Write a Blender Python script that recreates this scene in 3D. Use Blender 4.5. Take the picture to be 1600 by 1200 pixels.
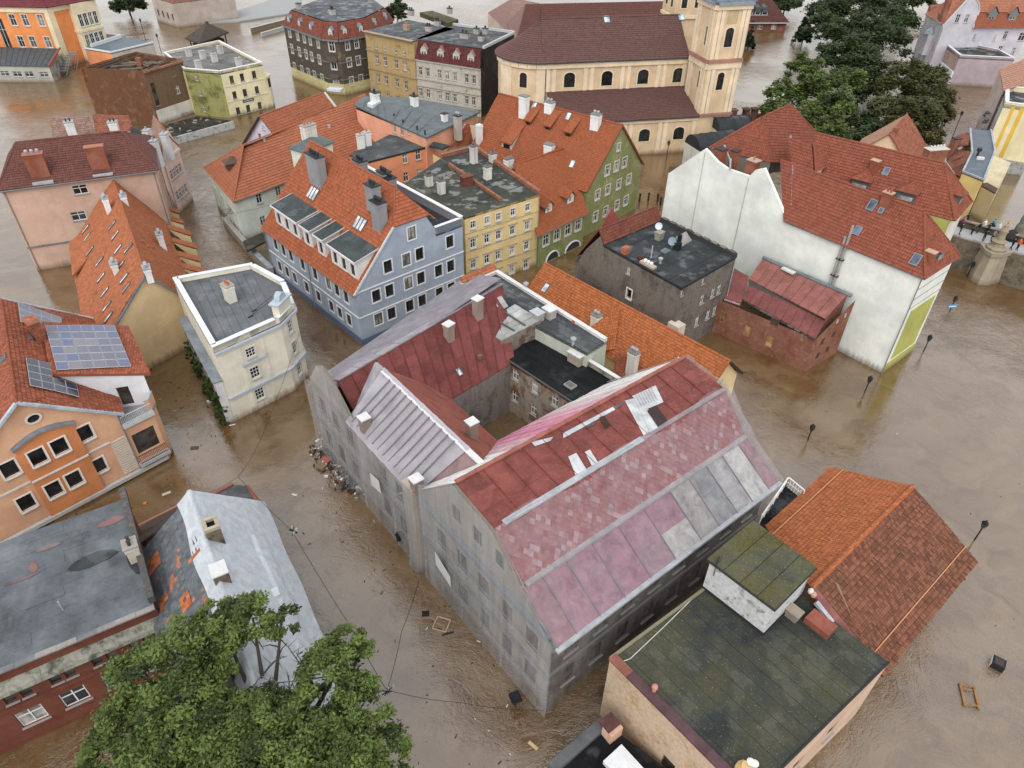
import bpy, math, random
import numpy as np
from mathutils import Vector, Matrix
random.seed(7)
scn = bpy.context.scene
for o in list(bpy.data.objects): bpy.data.objects.remove(o)
# ---------------------------------------------------------------- camera
F, NX, NY, CH = 1115.0, 775.0, 1990.0, 48.0          # focal length and nadir point in photo pixels, height over the water
roll = math.atan2(800-NX, NY-600); tilt = math.atan(F/math.hypot(NX-800, NY-600))
FW = Vector((0, math.cos(tilt), -math.sin(tilt))); DN = Vector((0, -math.sin(tilt), -math.cos(tilt))); RT = Vector((1, 0, 0))
cr, sr = math.cos(roll), math.sin(roll)
cam_d = bpy.data.cameras.new('camera'); cam = bpy.data.objects.new('camera', cam_d); scn.collection.objects.link(cam)
cam_d.sensor_width = 36.0; cam_d.lens = F/1600*36; cam_d.clip_start = .5; cam_d.clip_end = 5000
imx = RT*cr - DN*sr; imd = RT*sr + DN*cr             # image right / image down in world axes
imx = (RT*cr + DN*(-sr)).normalized(); imd = (RT*sr + DN*cr).normalized()
M = Matrix((imx, -imd, -FW)).transposed().to_4x4(); M.translation = (0, 0, CH)
cam.matrix_world = M; scn.camera = cam
# ---------------------------------------------------------------- world, sun, exposure (overcast daylight)
wd = bpy.data.worlds.new('World'); scn.world = wd; wd.use_nodes = True
nt = wd.node_tree; nt.nodes.clear()
sky = nt.nodes.new('ShaderNodeTexSky'); sky.sky_type = 'NISHITA'; sky.sun_disc = False
SUN_EL, SUN_AZ = math.radians(48), math.radians(190)   # azimuth clockwise from +Y
sky.sun_elevation = SUN_EL; sky.sun_rotation = SUN_AZ; sky.dust_density = 3.0; sky.air_density = 1.2; sky.ozone_density = 1.0
hs = nt.nodes.new('ShaderNodeHueSaturation'); hs.inputs['Saturation'].default_value = 0.25
bg = nt.nodes.new('ShaderNodeBackground'); bg.inputs['Strength'].default_value = 0.15
wo = nt.nodes.new('ShaderNodeOutputWorld')
gm = nt.nodes.new('ShaderNodeGamma'); gm.inputs['Gamma'].default_value = 0.38          # an even cloud deck instead of a clear sky
mu = nt.nodes.new('ShaderNodeVectorMath'); mu.operation = 'SCALE'; mu.inputs['Scale'].default_value = 4.2
nt.links.new(sky.outputs[0], hs.inputs['Color']); nt.links.new(hs.outputs[0], gm.inputs[0]); nt.links.new(gm.outputs[0], mu.inputs[0]); nt.links.new(mu.outputs[0], bg.inputs[0]); nt.links.new(bg.outputs[0], wo.inputs[0])
sd = bpy.data.lights.new('sun', 'SUN'); sd.energy = 0.95; sd.angle = math.radians(40); sd.color = (1, .97, .93)
so = bpy.data.objects.new('sun', sd); scn.collection.objects.link(so)
sv = Vector((math.sin(SUN_AZ)*math.cos(SUN_EL), math.cos(SUN_AZ)*math.cos(SUN_EL), math.sin(SUN_EL)))
so.rotation_euler = sv.to_track_quat('Z', 'Y').to_euler(); so.location = (0, 0, 120)
vs = scn.view_settings; vs.view_transform = 'Standard'; vs.look = 'None'; vs.gamma = 1.0; vs.exposure = 0.4; vs.use_curve_mapping = False
# ---------------------------------------------------------------- photo pixel -> point at a known height (layout only)
def ray(px, py):
    x = (px-800)/F; y = (py-600)/F
    return FW + RT*(x*cr + y*sr) + DN*(-x*sr + y*cr)
def W(px, py, z=0.0):
    d = ray(px, py); t = (z-CH)/d.z
    return Vector((d.x*t, d.y*t, z))
def Wp(a, b, px, py):
    """pixel on the vertical plane through a-b -> (metres along a-b, height)"""
    a = Vector(a[:2]); b = Vector(b[:2]); d = (b-a).normalized(); n = Vector((d.y, -d.x)); r = ray(px, py)
    t = a.dot(n)/(r.x*n.x + r.y*n.y)
    return (Vector((r.x*t, r.y*t))-a).dot(d), CH + r.z*t
def zat(x, y, py):
    """height over (x, y) that shows at picture row py"""
    lo, hi = 0.0, 46.0
    for _ in range(50):
        m = (lo+hi)/2; q = Vector((x, y, m-CH)); k = q.dot(FW); v = 600+F*(q.x/k*sr+q.dot(DN)/k*cr)
        if v > py: lo = m
        else: hi = m
    return lo
def zc(ox, oy, s=3.63636): return lambda x, y: (ox+x/s, oy+y/s)
z1=zc(0,0); z2=zc(400,0); z3=zc(760,0); z4=zc(1160,0); z5=zc(0,200); z6=zc(320,180); z7=zc(660,180); z8=zc(1000,160)
z9=zc(1200,160,4); z10=zc(0,450); z11=zc(240,390); z12=zc(480,420); z13=zc(720,400); z14=zc(1100,380); z15=zc(0,740)
z16=zc(160,740,3.3333); z17=zc(600,560,2.5); z18=zc(600,800); z19=zc(920,780,2.8577); z20=zc(1160,700); z21=zc(1200,880,3.75)
c2=zc(900,280,5); c3=zc(1440,240,5.456); c4=zc(880,560,4.4444); c5=zc(0,950,4.8); c6=zc(180,640,4.7059); c7=zc(1400,0,8); c8=zc(0,0,8)
# ---------------------------------------------------------------- materials
MATS = {}
class NT:
    def __init__(s, name):
        m = bpy.data.materials.new(name); m.use_nodes = True; s.m = m; s.t = m.node_tree; s.t.nodes.clear()
        s.out = s.n('ShaderNodeOutputMaterial')
    def n(s, typ, **k):
        nd = s.t.nodes.new(typ)
        for a, v in k.items(): setattr(nd, a, v)
        return nd
    def l(s, a, b): s.t.links.new(a, b)
    def val(s, nd, name, v):
        if hasattr(v, 'is_output'): s.l(v, nd.inputs[name])
        else: nd.inputs[name].default_value = v
    def math(s, op, a, b=0.0, c=None, clamp=False):
        nd = s.n('ShaderNodeMath', operation=op, use_clamp=clamp); s.val(nd, 0, a); s.val(nd, 1, b)
        if c is not None: s.val(nd, 2, c)
        return nd.outputs[0]
    def mix(s, f, a, b, bt='MIX'):
        nd = s.n('ShaderNodeMix', data_type='RGBA', blend_type=bt); s.val(nd, 0, f); s.val(nd, 6, a); s.val(nd, 7, b); return nd.outputs[2]
    def pos(s): return s.n('ShaderNodeNewGeometry').outputs['Position']
    def uv(s): return s.n('ShaderNodeUVMap').outputs[0]
    def xyz(s, v):
        nd = s.n('ShaderNodeSeparateXYZ'); s.l(v, nd.inputs[0]); return nd.outputs
    def comb(s, x, y, z=0.0):
        nd = s.n('ShaderNodeCombineXYZ'); s.val(nd, 0, x); s.val(nd, 1, y); s.val(nd, 2, z); return nd.outputs[0]
    def scale(s, v, sc):
        nd = s.n('ShaderNodeMapping'); s.l(v, nd.inputs[0]); nd.inputs['Scale'].default_value = sc; return nd.outputs[0]
    def noise(s, v, sc, det=4.0, rough=.6, dist=0.0, col=False):
        nd = s.n('ShaderNodeTexNoise'); s.l(v, nd.inputs['Vector']); nd.inputs['Scale'].default_value = sc; nd.inputs['Detail'].default_value = det
        nd.inputs['Roughness'].default_value = rough; nd.inputs['Distortion'].default_value = dist; return nd.outputs['Color' if col else 'Fac']
    def ramp(s, f, *st):
        nd = s.n('ShaderNodeValToRGB'); s.l(f, nd.inputs[0]); e = nd.color_ramp.elements
        while len(e) < len(st): e.new(.5)
        for i, (p, c) in enumerate(st):
            e[i].position = p; e[i].color = c if len(c) == 4 else (*c, 1)
        return nd.outputs[0]
    def rampf(s, f, a, b): return s.ramp(f, (a, (0, 0, 0)), (b, (1, 1, 1)))
    def wn(s, v):
        nd = s.n('ShaderNodeTexWhiteNoise', noise_dimensions='2D'); s.l(v, nd.inputs['Vector']); return nd.outputs[0]
    def bump(s, h, strength, dist=.05, nrm=None):
        nd = s.n('ShaderNodeBump'); nd.inputs['Strength'].default_value = strength; nd.inputs['Distance'].default_value = dist; s.l(h, nd.inputs['Height'])
        if nrm is not None: s.l(nrm, nd.inputs['Normal'])
        return nd.outputs[0]
    def bsdf(s, col, rough=.85, nrm=None, spec=.3, metal=0.0, **kw):
        b = s.n('ShaderNodeBsdfPrincipled'); s.val(b, 'Base Color', col if hasattr(col, 'is_output') else (*col, 1)[:4]); s.val(b, 'Roughness', rough)
        s.val(b, 'Specular IOR Level', spec); s.val(b, 'Metallic', metal)
        for k, v in kw.items(): s.val(b, k.replace('_', ' '), v)
        if nrm is not None: s.l(nrm, b.inputs['Normal'])
        return b.outputs[0]
    def done(s, sh): s.l(sh, s.out.inputs[0]); return s.m
def c4v(c, k=1.0): return (min(1, c[0]*k), min(1, c[1]*k), min(1, c[2]*k), 1)
def cached(fn):
    def g(*a, **k):
        key = (fn.__name__,)+a+tuple(sorted(k.items()))
        if key not in MATS: MATS[key] = fn(*a, **k)
        return MATS[key]
    return g
@cached
def plaster(col, dirt=.35, dcol=(.13, .11, .09), rough=.9):
    col = tuple(min(.82, x*1.16) for x in col)
    n = NT('plaster'); p = n.pos()
    big = n.noise(p, .35, 5, .62); fine = n.noise(p, 3.2, 6, .7)
    streak = n.noise(n.scale(p, (2.6, 2.6, .16)), 1.0, 5, .65)
    c = n.mix(n.rampf(big, .38, .66), c4v(col, .84), c4v(col, 1.08))
    c = n.mix(n.math('MULTIPLY', n.rampf(fine, .45, .8), .25), c, c4v(col, .72))
    c = n.mix(n.math('MULTIPLY', n.rampf(streak, .52, .78), dirt), c, (*dcol, 1))
    z = n.xyz(p)[2]                                             # mud line left by the water
    wl = n.math('MULTIPLY', n.math('ADD', z, n.math('MULTIPLY', n.math('SUBTRACT', streak, .5), 1.6)), 1.0)
    c = n.mix(n.math('MULTIPLY', n.math('SUBTRACT', 1.0, n.rampf(wl, .05, .85)), .8), c, (.15, .115, .08, 1))
    return n.done(n.bsdf(c, rough, n.bump(fine, .25, .03), .06))
@cached
def patchy(col, col2, lo=.5, hi=.56, sc=.5, dirt=.4, brick=True):
    """plaster fallen away in patches from a second material"""
    col = tuple(x*.9 for x in col); col2 = tuple(x*.9 for x in col2)
    n = NT('patchy_plaster'); p = n.pos()
    big = n.noise(p, sc, 7, .68, .5); fine = n.noise(p, 4, 6, .7); streak = n.noise(n.scale(p, (2.2, 2.2, .2)), 1, 5, .65)
    m = n.rampf(big, lo, hi)
    a = n.mix(n.rampf(fine, .35, .75), c4v(col, .75), c4v(col, 1.1)); b = n.mix(n.rampf(fine, .3, .75), c4v(col2, .55), c4v(col2, 1.25))
    c = n.mix(m, a, b); c = n.mix(n.math('MULTIPLY', n.rampf(streak, .5, .75), dirt), c, (.05, .045, .04, 1))
    h = n.math('SUBTRACT', n.math('MULTIPLY', fine, .4), m)
    return n.done(n.bsdf(c, .92, n.bump(h, .5, .05), .06))
@cached
def brick(col, col2=(.30, .12, .07), mort=(.22, .18, .15), patch=.0):
    n = NT('brickwork'); uv = n.uv(); p = n.pos()
    b = n.n('ShaderNodeTexBrick'); n.l(uv, b.inputs[0]); b.inputs['Scale'].default_value = 1.0
    b.inputs['Brick Width'].default_value = .27; b.inputs['Row Height'].default_value = .085; b.inputs['Mortar Size'].default_value = .009
    b.inputs['Color1'].default_value = c4v(col); b.inputs['Color2'].default_value = c4v(col2); b.inputs['Mortar'].default_value = (*mort, 1)
    big = n.noise(p, .5, 6, .65); fine = n.noise(p, 2.4, 6, .75); st = n.noise(n.scale(p, (2, 2, .2)), 1, 5)
    c = n.mix(n.rampf(big, .35, .7), b.outputs[0], c4v(col, .55))
    c = n.mix(n.math('MULTIPLY', n.rampf(fine, .55, .7), .55 if patch else .2), c, (.38, .33, .28, 1) if patch else c4v(col, .5))
    c = n.mix(n.math('MULTIPLY', n.rampf(st, .55, .75), .4), c, (.05, .04, .035, 1))
    return n.done(n.bsdf(c, .92, n.bump(n.math('ADD', b.outputs['Fac'], fine), -.3, .02), .06))
@cached
def tile(col, w=.28, course=.34, var=.3, moss=.25, rough=.72):
    """clay tiles: the courses are geometry, the columns and the tone of single tiles are material"""
    g = .3*col[0]+.55*col[1]+.15*col[2]; col = tuple((x*.92+g*.08)*.74 for x in col)
    n = NT('clay_tile'); uv = n.uv(); x, y, _ = n.xyz(uv); p = n.pos()
    u = n.math('DIVIDE', x, w); v = n.math('DIVIDE', y, course)
    r = n.wn(n.comb(n.math('FLOOR', u), n.math('FLOOR', v)))
    big = n.noise(p, .45, 6, .65); fine = n.noise(p, 5, 5, .7)
    c = n.mix(n.math('MULTIPLY', r, 1.0), c4v(col, 1-var), c4v(col, 1+var*.55))
    c = n.mix(n.math('MULTIPLY', n.rampf(big, .42, .7), moss), c, (.09, .06, .045, 1))
    c = n.mix(n.math('MULTIPLY', n.rampf(fine, .55, .8), .3), c, c4v(col, .55))
    edge = n.math('PINGPONG', u, .5); wave = n.math('SINE', n.math('MULTIPLY', u, 6.2832))
    gap = n.rampf(edge, .0, .09); vf = n.math('FRACT', v); low = n.rampf(vf, .0, .12)
    c = n.mix(n.math('MULTIPLY', n.math('SUBTRACT', 1.0, gap), .3), c, c4v(col, .25))
    c = n.mix(n.math('MULTIPLY', n.rampf(vf, .80, .93), .42), c, c4v(col, .22))      # gap shadow below the lap of the course above, painted into the tile colour
    h = n.math('ADD', n.math('MULTIPLY', wave, .35), n.math('ADD', gap, n.math('MULTIPLY', fine, .4)))
    return n.done(n.bsdf(c, rough, n.bump(h, .55, .03), .08))
@cached
def felt(col=(.075, .085, .09), moss=0.0, wet=.35, pale=.5, sc=.3):
    col = tuple(x*.66 for x in col)
    n = NT('roofing_felt'); p = n.pos()
    big = n.noise(p, sc, 7, .66, .3); fine = n.noise(p, 6, 6, .75); mid = n.noise(p, 1.1, 6, .7, .6)
    c = n.mix(n.rampf(big, .3, .7), c4v(col, .55), c4v(col, 1+pale))
    c = n.mix(n.math('MULTIPLY', n.rampf(mid, .55, .75), .45), c, c4v(col, .45))
    c = n.mix(n.math('MULTIPLY', n.rampf(fine, .5, .8), .35), c, c4v(col, 1.7))
    if moss:
        mm = n.math('MULTIPLY', n.rampf(n.math('ADD', n.math('MULTIPLY', big, .7), n.math('MULTIPLY', mid, .35)), .47, .62), moss)
        c = n.mix(mm, c, n.mix(n.rampf(fine, .3, .7), (.035, .034, .012, 1), (.105, .092, .03, 1)))
        speck = n.noise(p, 9, 2, .5); c = n.mix(n.math('MULTIPLY', n.rampf(speck, .66, .7), .8*moss), c, (.26, .24, .12, 1))
    w = n.rampf(n.noise(p, .55, 5, .6), .52, .6)
    r = n.math('SUBTRACT', .88, n.math('MULTIPLY', w, wet*1.5), clamp=True)
    return n.done(n.bsdf(c, r, n.bump(fine, .3, .02), n.math('ADD', .06, n.math('MULTIPLY', w, wet*.8))))
@cached
def metal(col, rough=.5, rust=.3, rcol=(.16, .07, .03), met=.0, sc=.8, var=.35):
    col = tuple(x*.8 for x in col)
    n = NT('sheet_metal'); p = n.pos()
    big = n.noise(p, sc, 7, .68, .6); fine = n.noise(p, 5, 6, .75); st = n.noise(n.scale(p, (3, 3, .4)), 1, 6, .7)
    c = n.mix(n.rampf(big, .32, .7), c4v(col, 1-var), c4v(col, 1+var*.6))
    c = n.mix(n.math('MULTIPLY', n.rampf(fine, .56, .72), rust), c, (*rcol, 1))
    c = n.mix(n.math('MULTIPLY', n.rampf(st, .6, .8), rust), c, c4v(col, .5))
    return n.done(n.bsdf(c, n.math('ADD', rough-.12, n.math('MULTIPLY', big, .3)), n.bump(n.math('ADD', fine, big), .22, .03), .14, met))
@cached
def plain(col, rough=.7, spec=.1, met=0.0, var=.18):
    n = NT('painted_surface'); p = n.pos(); f = n.noise(p, 2.5, 5, .7)
    c = n.mix(n.rampf(f, .3, .75), c4v(col, 1-var), c4v(col, 1+var*.5))
    return n.done(n.bsdf(c, rough, None, spec, met))
@cached
def glass(col=(.012, .013, .014), rough=.12):
    n = NT('window_glass'); p = n.pos(); f = n.noise(p, .7, 3)
    c = n.mix(n.rampf(f, .4, .65), c4v(col, .6), c4v(col, 2.4))
    return n.done(n.bsdf(c, rough, None, .5))
@cached
def netmat(col, op=.55, lo=.2, streaky=(1.2, 1.2, .25)):
    n = NT('netting'); p = n.pos(); b = n.noise(n.scale(p, streaky), 1.1, 5, .6, .25); f = n.noise(p, 7, 3); b2 = n.noise(p, .3, 4, .6)
    c = n.mix(n.rampf(b, .3, .7), c4v(col, .88), c4v(col, 1.1))
    sh = n.bsdf(c, .7, n.bump(b, .25, .06), .1)
    tr = n.n('ShaderNodeBsdfTransparent'); mx = n.n('ShaderNodeMixShader')
    fac = n.math('ADD', lo, n.math('MULTIPLY', n.rampf(n.math('ADD', n.math('MULTIPLY', b, .6), n.math('MULTIPLY', b2, .5)), .4, .7), op-lo), clamp=True)
    n.l(fac, mx.inputs[0]); n.l(tr.outputs[0], mx.inputs[1]); n.l(sh, mx.inputs[2])
    return n.done(mx.outputs[0])
@cached
def leafmat(a, b):
    n = NT('leaves'); at = n.n('ShaderNodeAttribute', attribute_name='tone'); f = at.outputs['Fac']
    c = n.mix(f, (*a, 1), (*b, 1))
    d = n.bsdf(c, .55, None, .3); tl = n.n('ShaderNodeBsdfTranslucent'); n.l(n.mix(.5, c, (.16, .2, .03, 1)), tl.inputs[0])
    mx = n.n('ShaderNodeMixShader'); mx.inputs[0].default_value = .22; n.l(d, mx.inputs[1]); n.l(tl.outputs[0], mx.inputs[2])
    return n.done(mx.outputs[0])
@cached
def bark():
    n = NT('bark'); p = n.pos(); f = n.noise(n.scale(p, (5, 5, 1)), 1.5, 6, .7)
    return n.done(n.bsdf(n.mix(f, (.03, .024, .018, 1), (.12, .1, .08, 1)), .95, n.bump(f, .6, .05), .1))
@cached
def watermat():
    n = NT('flood_water'); p = n.pos()
    def warp(v, sc, amt):
        w = n.noise(v, sc, 4, .55, 0, True); c = n.n('ShaderNodeVectorMath', operation='SUBTRACT'); n.l(w, c.inputs[0]); c.inputs[1].default_value = (.5, .5, .5)
        s_ = n.n('ShaderNodeVectorMath', operation='SCALE'); n.l(c.outputs[0], s_.inputs[0]); s_.inputs['Scale'].default_value = amt
        q = n.n('ShaderNodeVectorMath', operation='ADD'); n.l(v, q.inputs[0]); n.l(s_.outputs[0], q.inputs[1]); return q.outputs[0]
    q = warp(warp(p, .045, 14), .35, 2.4)
    rip = n.noise(n.scale(q, (.9, 2.1, 1)), 1.25, 4, .6); fine = n.noise(n.scale(q, (3.0, 5.5, 1)), 1.8, 2, .6); long_ = n.noise(n.scale(q, (.16, .42, 1)), 1.0, 3, .55)
    rid = n.math('ABSOLUTE', n.math('SUBTRACT', rip, .5)); rid2 = n.math('ABSOLUTE', n.math('SUBTRACT', long_, .5))
    big = n.noise(p, .03, 3, .55); calm = n.rampf(big, .40, .58); silt = n.noise(n.scale(q, (.10, .24, 1)), 1.0, 3, .6)
    c = n.mix(n.rampf(silt, .34, .66), (.092, .049, .016, 1), (.150, .096, .046, 1))
    crest = n.math('SUBTRACT', 1.0, n.math('MULTIPLY', rid, 18.0), clamp=True)
    foam = n.math('MULTIPLY', crest, n.math('MULTIPLY', n.rampf(fine, .45, .7), n.math('ADD', .25, n.math('MULTIPLY', calm, .75))))
    c = n.mix(n.math('MULTIPLY', foam, .2), c, (.34, .28, .21, 1))
    amp = n.math('ADD', .16, n.math('MULTIPLY', calm, .74))
    h = n.math('MULTIPLY', n.math('ADD', n.math('ADD', n.math('MULTIPLY', rid, -.55), n.math('MULTIPLY', rip, .35)), n.math('ADD', n.math('ADD', n.math('MULTIPLY', rid2, -.9), n.math('MULTIPLY', long_, .4)), n.math('MULTIPLY', fine, .34))), amp)
    return n.done(n.bsdf(c, .06, n.bump(h, .42, .3), 1.0, IOR=1.72))
WHITE = (.72, .71, .68)
# ---------------------------------------------------------------- geometry helpers
COL = scn.collection
class MB:
    def __init__(s): s.v = []; s.f = []; s.uvs = []; s.mi = []
    def poly(s, pts, uv=None, mi=0):
        i = len(s.v); s.v += [tuple(p) for p in pts]; s.f.append(tuple(range(i, i+len(pts)))); s.mi.append(mi)
        if uv is None: uv = autouv(pts)
        s.uvs.append(uv); return s
    def box8(s, b, t, mi=0):
        n = len(b); s.poly(list(reversed(b)), mi=mi); s.poly(t, mi=mi)
        for i in range(n): j = (i+1) % n; s.poly([b[i], b[j], t[j], t[i]], mi=mi)
        return s
    def prism(s, fp, z0, z1, mi=0):
        """fp: 2D outline counter-clockwise"""
        return s.box8([Vector((p[0], p[1], z0)) for p in fp], [Vector((p[0], p[1], z1)) for p in fp], mi)
    def obox(s, c, d, lx, ly, z0, z1, mi=0):
        """box centred at c(x,y), long axis d (2D), half sizes lx, ly"""
        c = Vector(c[:2]); d = Vector(d[:2]).normalized(); e = Vector((-d.y, d.x))
        return s.prism([c-d*lx-e*ly, c+d*lx-e*ly, c+d*lx+e*ly, c-d*lx+e*ly], z0, z1, mi)
    def beam(s, a, b, w, h=None, up=Vector((0, 0, 1)), mi=0):
        a = Vector(a); b = Vector(b); h = h or w; d = (b-a).normalized()
        x = d.cross(up); x = x.normalized() if x.length > 1e-4 else Vector((1, 0, 0)); y = x.cross(d).normalized()
        q = [x*(-w/2)-y*(h/2), x*(w/2)-y*(h/2), x*(w/2)+y*(h/2), x*(-w/2)+y*(h/2)]
        return s.box8([a+k for k in q][::-1], [b+k for k in q][::-1], mi)
    def tube(s, pts, r, n=8, r2=None, cap=True, mi=0):
        pts = [Vector(p) for p in pts]; rings = []
        for i, p in enumerate(pts):
            d = (pts[min(i+1, len(pts)-1)]-pts[max(i-1, 0)]).normalized(); up = Vector((0, 0, 1)) if abs(d.z) < .9 else Vector((1, 0, 0))
            x = d.cross(up).normalized(); y = x.cross(d); k = r if r2 is None else r+(r2-r)*i/max(1, len(pts)-1)
            if isinstance(r, (list, tuple)): k = r[i]
            rings.append([p+(x*math.cos(6.2832*j/n)+y*math.sin(6.2832*j/n))*k for j in range(n)])
        for a, b in zip(rings, rings[1:]):
            for j in range(n): s.poly([a[j], b[j], b[(j+1) % n], a[(j+1) % n]], mi=mi)
        if cap: s.poly(rings[0], mi=mi); s.poly(rings[-1][::-1], mi=mi)
        return s
    def lathe(s, c, prof, n=12, mi=0):
        c = Vector(c); rings = [[c+Vector((r*math.cos(6.2832*j/n), r*math.sin(6.2832*j/n), z)) for j in range(n)] for r, z in prof]
        for a, b in zip(rings, rings[1:]):
            for j in range(n): s.poly([a[j], a[(j+1) % n], b[(j+1) % n], b[j]], mi=mi)
        s.poly(rings[0][::-1], mi=mi); s.poly(rings[-1], mi=mi); return s
    def mesh(s, name, off=Vector((0, 0, 0)), mats=()):
        me = bpy.data.meshes.new(name); me.from_pydata([(x-off.x, y-off.y, z-off.z) for x, y, z in s.v], [], s.f)
        ul = me.uv_layers.new(name='UVMap'); flat = [c for u in s.uvs for p in u for c in p]; ul.data.foreach_set('uv', flat)
        for m in mats: me.materials.append(m)
        if len(mats) > 1: me.polygons.foreach_set('material_index', s.mi)
        me.update(); return me
    def part(s, t, name, mat, parent=None, label=None, kind=None, smooth=False):
        mats = mat if isinstance(mat, (list, tuple)) else [mat]
        par = parent or t.root
        o = bpy.data.objects.new(name, s.mesh(name, t.loc, mats)); COL.objects.link(o); o.parent = par
        if label: o['label'] = label
        if kind: o['kind'] = kind
        if smooth: o.data.shade_smooth()
        return o
    def thing(s, name, label, cat, mat, group=None, kind=None, origin=None, smooth=False):
        c = Vector(origin) if origin is not None else Vector((sum(v[0] for v in s.v)/len(s.v), sum(v[1] for v in s.v)/len(s.v), min(v[2] for v in s.v)))
        mats = mat if isinstance(mat, (list, tuple)) else [mat]
        o = bpy.data.objects.new(name, s.mesh(name, c, mats)); COL.objects.link(o); o.location = c
        tag(o, label, cat, group, kind)
        if smooth: o.data.shade_smooth()
        return o
def tag(o, label=None, cat=None, group=None, kind=None):
    if label: o['label'] = label
    if cat: o['category'] = cat
    if group: o['group'] = group
    if kind: o['kind'] = kind
def autouv(pts):
    p0 = Vector(pts[0]); nrm = None
    for i in range(1, len(pts)-1):
        k = (Vector(pts[i])-p0).cross(Vector(pts[i+1])-p0)
        if k.length > 1e-9: nrm = k.normalized(); break
    if nrm is None: return [(0, 0)]*len(pts)
    if abs(nrm.z) > .95: return [(p[0], p[1]) for p in pts]
    u = Vector((-nrm.y, nrm.x, 0)).normalized(); v = nrm.cross(u)
    return [(Vector(p).dot(u), Vector(p).dot(v)) for p in pts]
class T:
    """a thing: an Empty at its base that parents its parts (parts are built in world metres)"""
    def __init__(s, name, label, cat, loc, group=None):
        s.loc = Vector((loc[0], loc[1], 0.0)); s.root = bpy.data.objects.new(name, None); s.root.empty_display_size = .5
        COL.objects.link(s.root); s.root.location = s.loc; tag(s.root, label, cat, group)
def clip(poly, f):
    out = []
    for i, p in enumerate(poly):
        q = poly[(i+1) % len(poly)]; a = f(p); b = f(q)
        if a >= 0: out.append(p)
        if (a > 0 and b < 0) or (a < 0 and b > 0):
            k = a/(a-b); out.append(tuple(x+(y-x)*k for x, y in zip(p, q)))
    return out
def area2(p): return abs(sum(p[i][0]*p[(i+1) % len(p)][1]-p[(i+1) % len(p)][0]*p[i][1] for i in range(len(p))))/2
# windows: kind -> (frame colour, casing colour or None, mullions, pane)
WK = {
 'W': dict(fr=(.62, .62, .60), cas=None, v=1, h=[.66], ft=.085),
 'D': dict(fr=(.05, .04, .035), cas=(.66, .66, .66), v=1, h=[], ft=.06),
 'C': dict(fr=(.66, .66, .64), cas=(.62, .6, .54), v=1, h=[.62], ft=.08),
 'N': dict(fr=(.06, .05, .045), cas=None, v=1, h=[], ft=.06),
 'G': dict(fr=(.68, .68, .66), cas=(.6, .58, .52), v=2, h=[.34, .67], ft=.05),
 'H': dict(fr=(.68, .67, .64), cas=(.75, .72, .65), v=0, h=[], ft=.03),
 'B': dict(fr=(.10, .085, .07), cas=None, v=0, h=[], ft=.05, pane=(.035, .03, .026)),
 'P': dict(fr=(.6, .6, .58), cas=None, v=1, h=[.62], ft=.09, pane=(.1, .09, .08)),
 'A': dict(fr=(.035, .03, .03), cas=(.70, .60, .44), v=2, h=[.3, .6], ft=.04, arch=True),
 'S': dict(fr=(.30, .17, .09), cas=None, v=0, h=[], ft=.08, pane=(.22, .12, .06)),
}
WM = {}
def archpts(w, h, n=10, flat=.72):
    """outline of an arched opening, counter-clockwise from bottom left; spring line at h - w/2*flat"""
    r = w/2; k = r*flat; pts = [(-r, 0), (r, 0)]
    for i in range(n+1): a = math.pi*i/n; pts.append((r*math.cos(a), h-k+k*math.sin(a)))
    return pts
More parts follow.
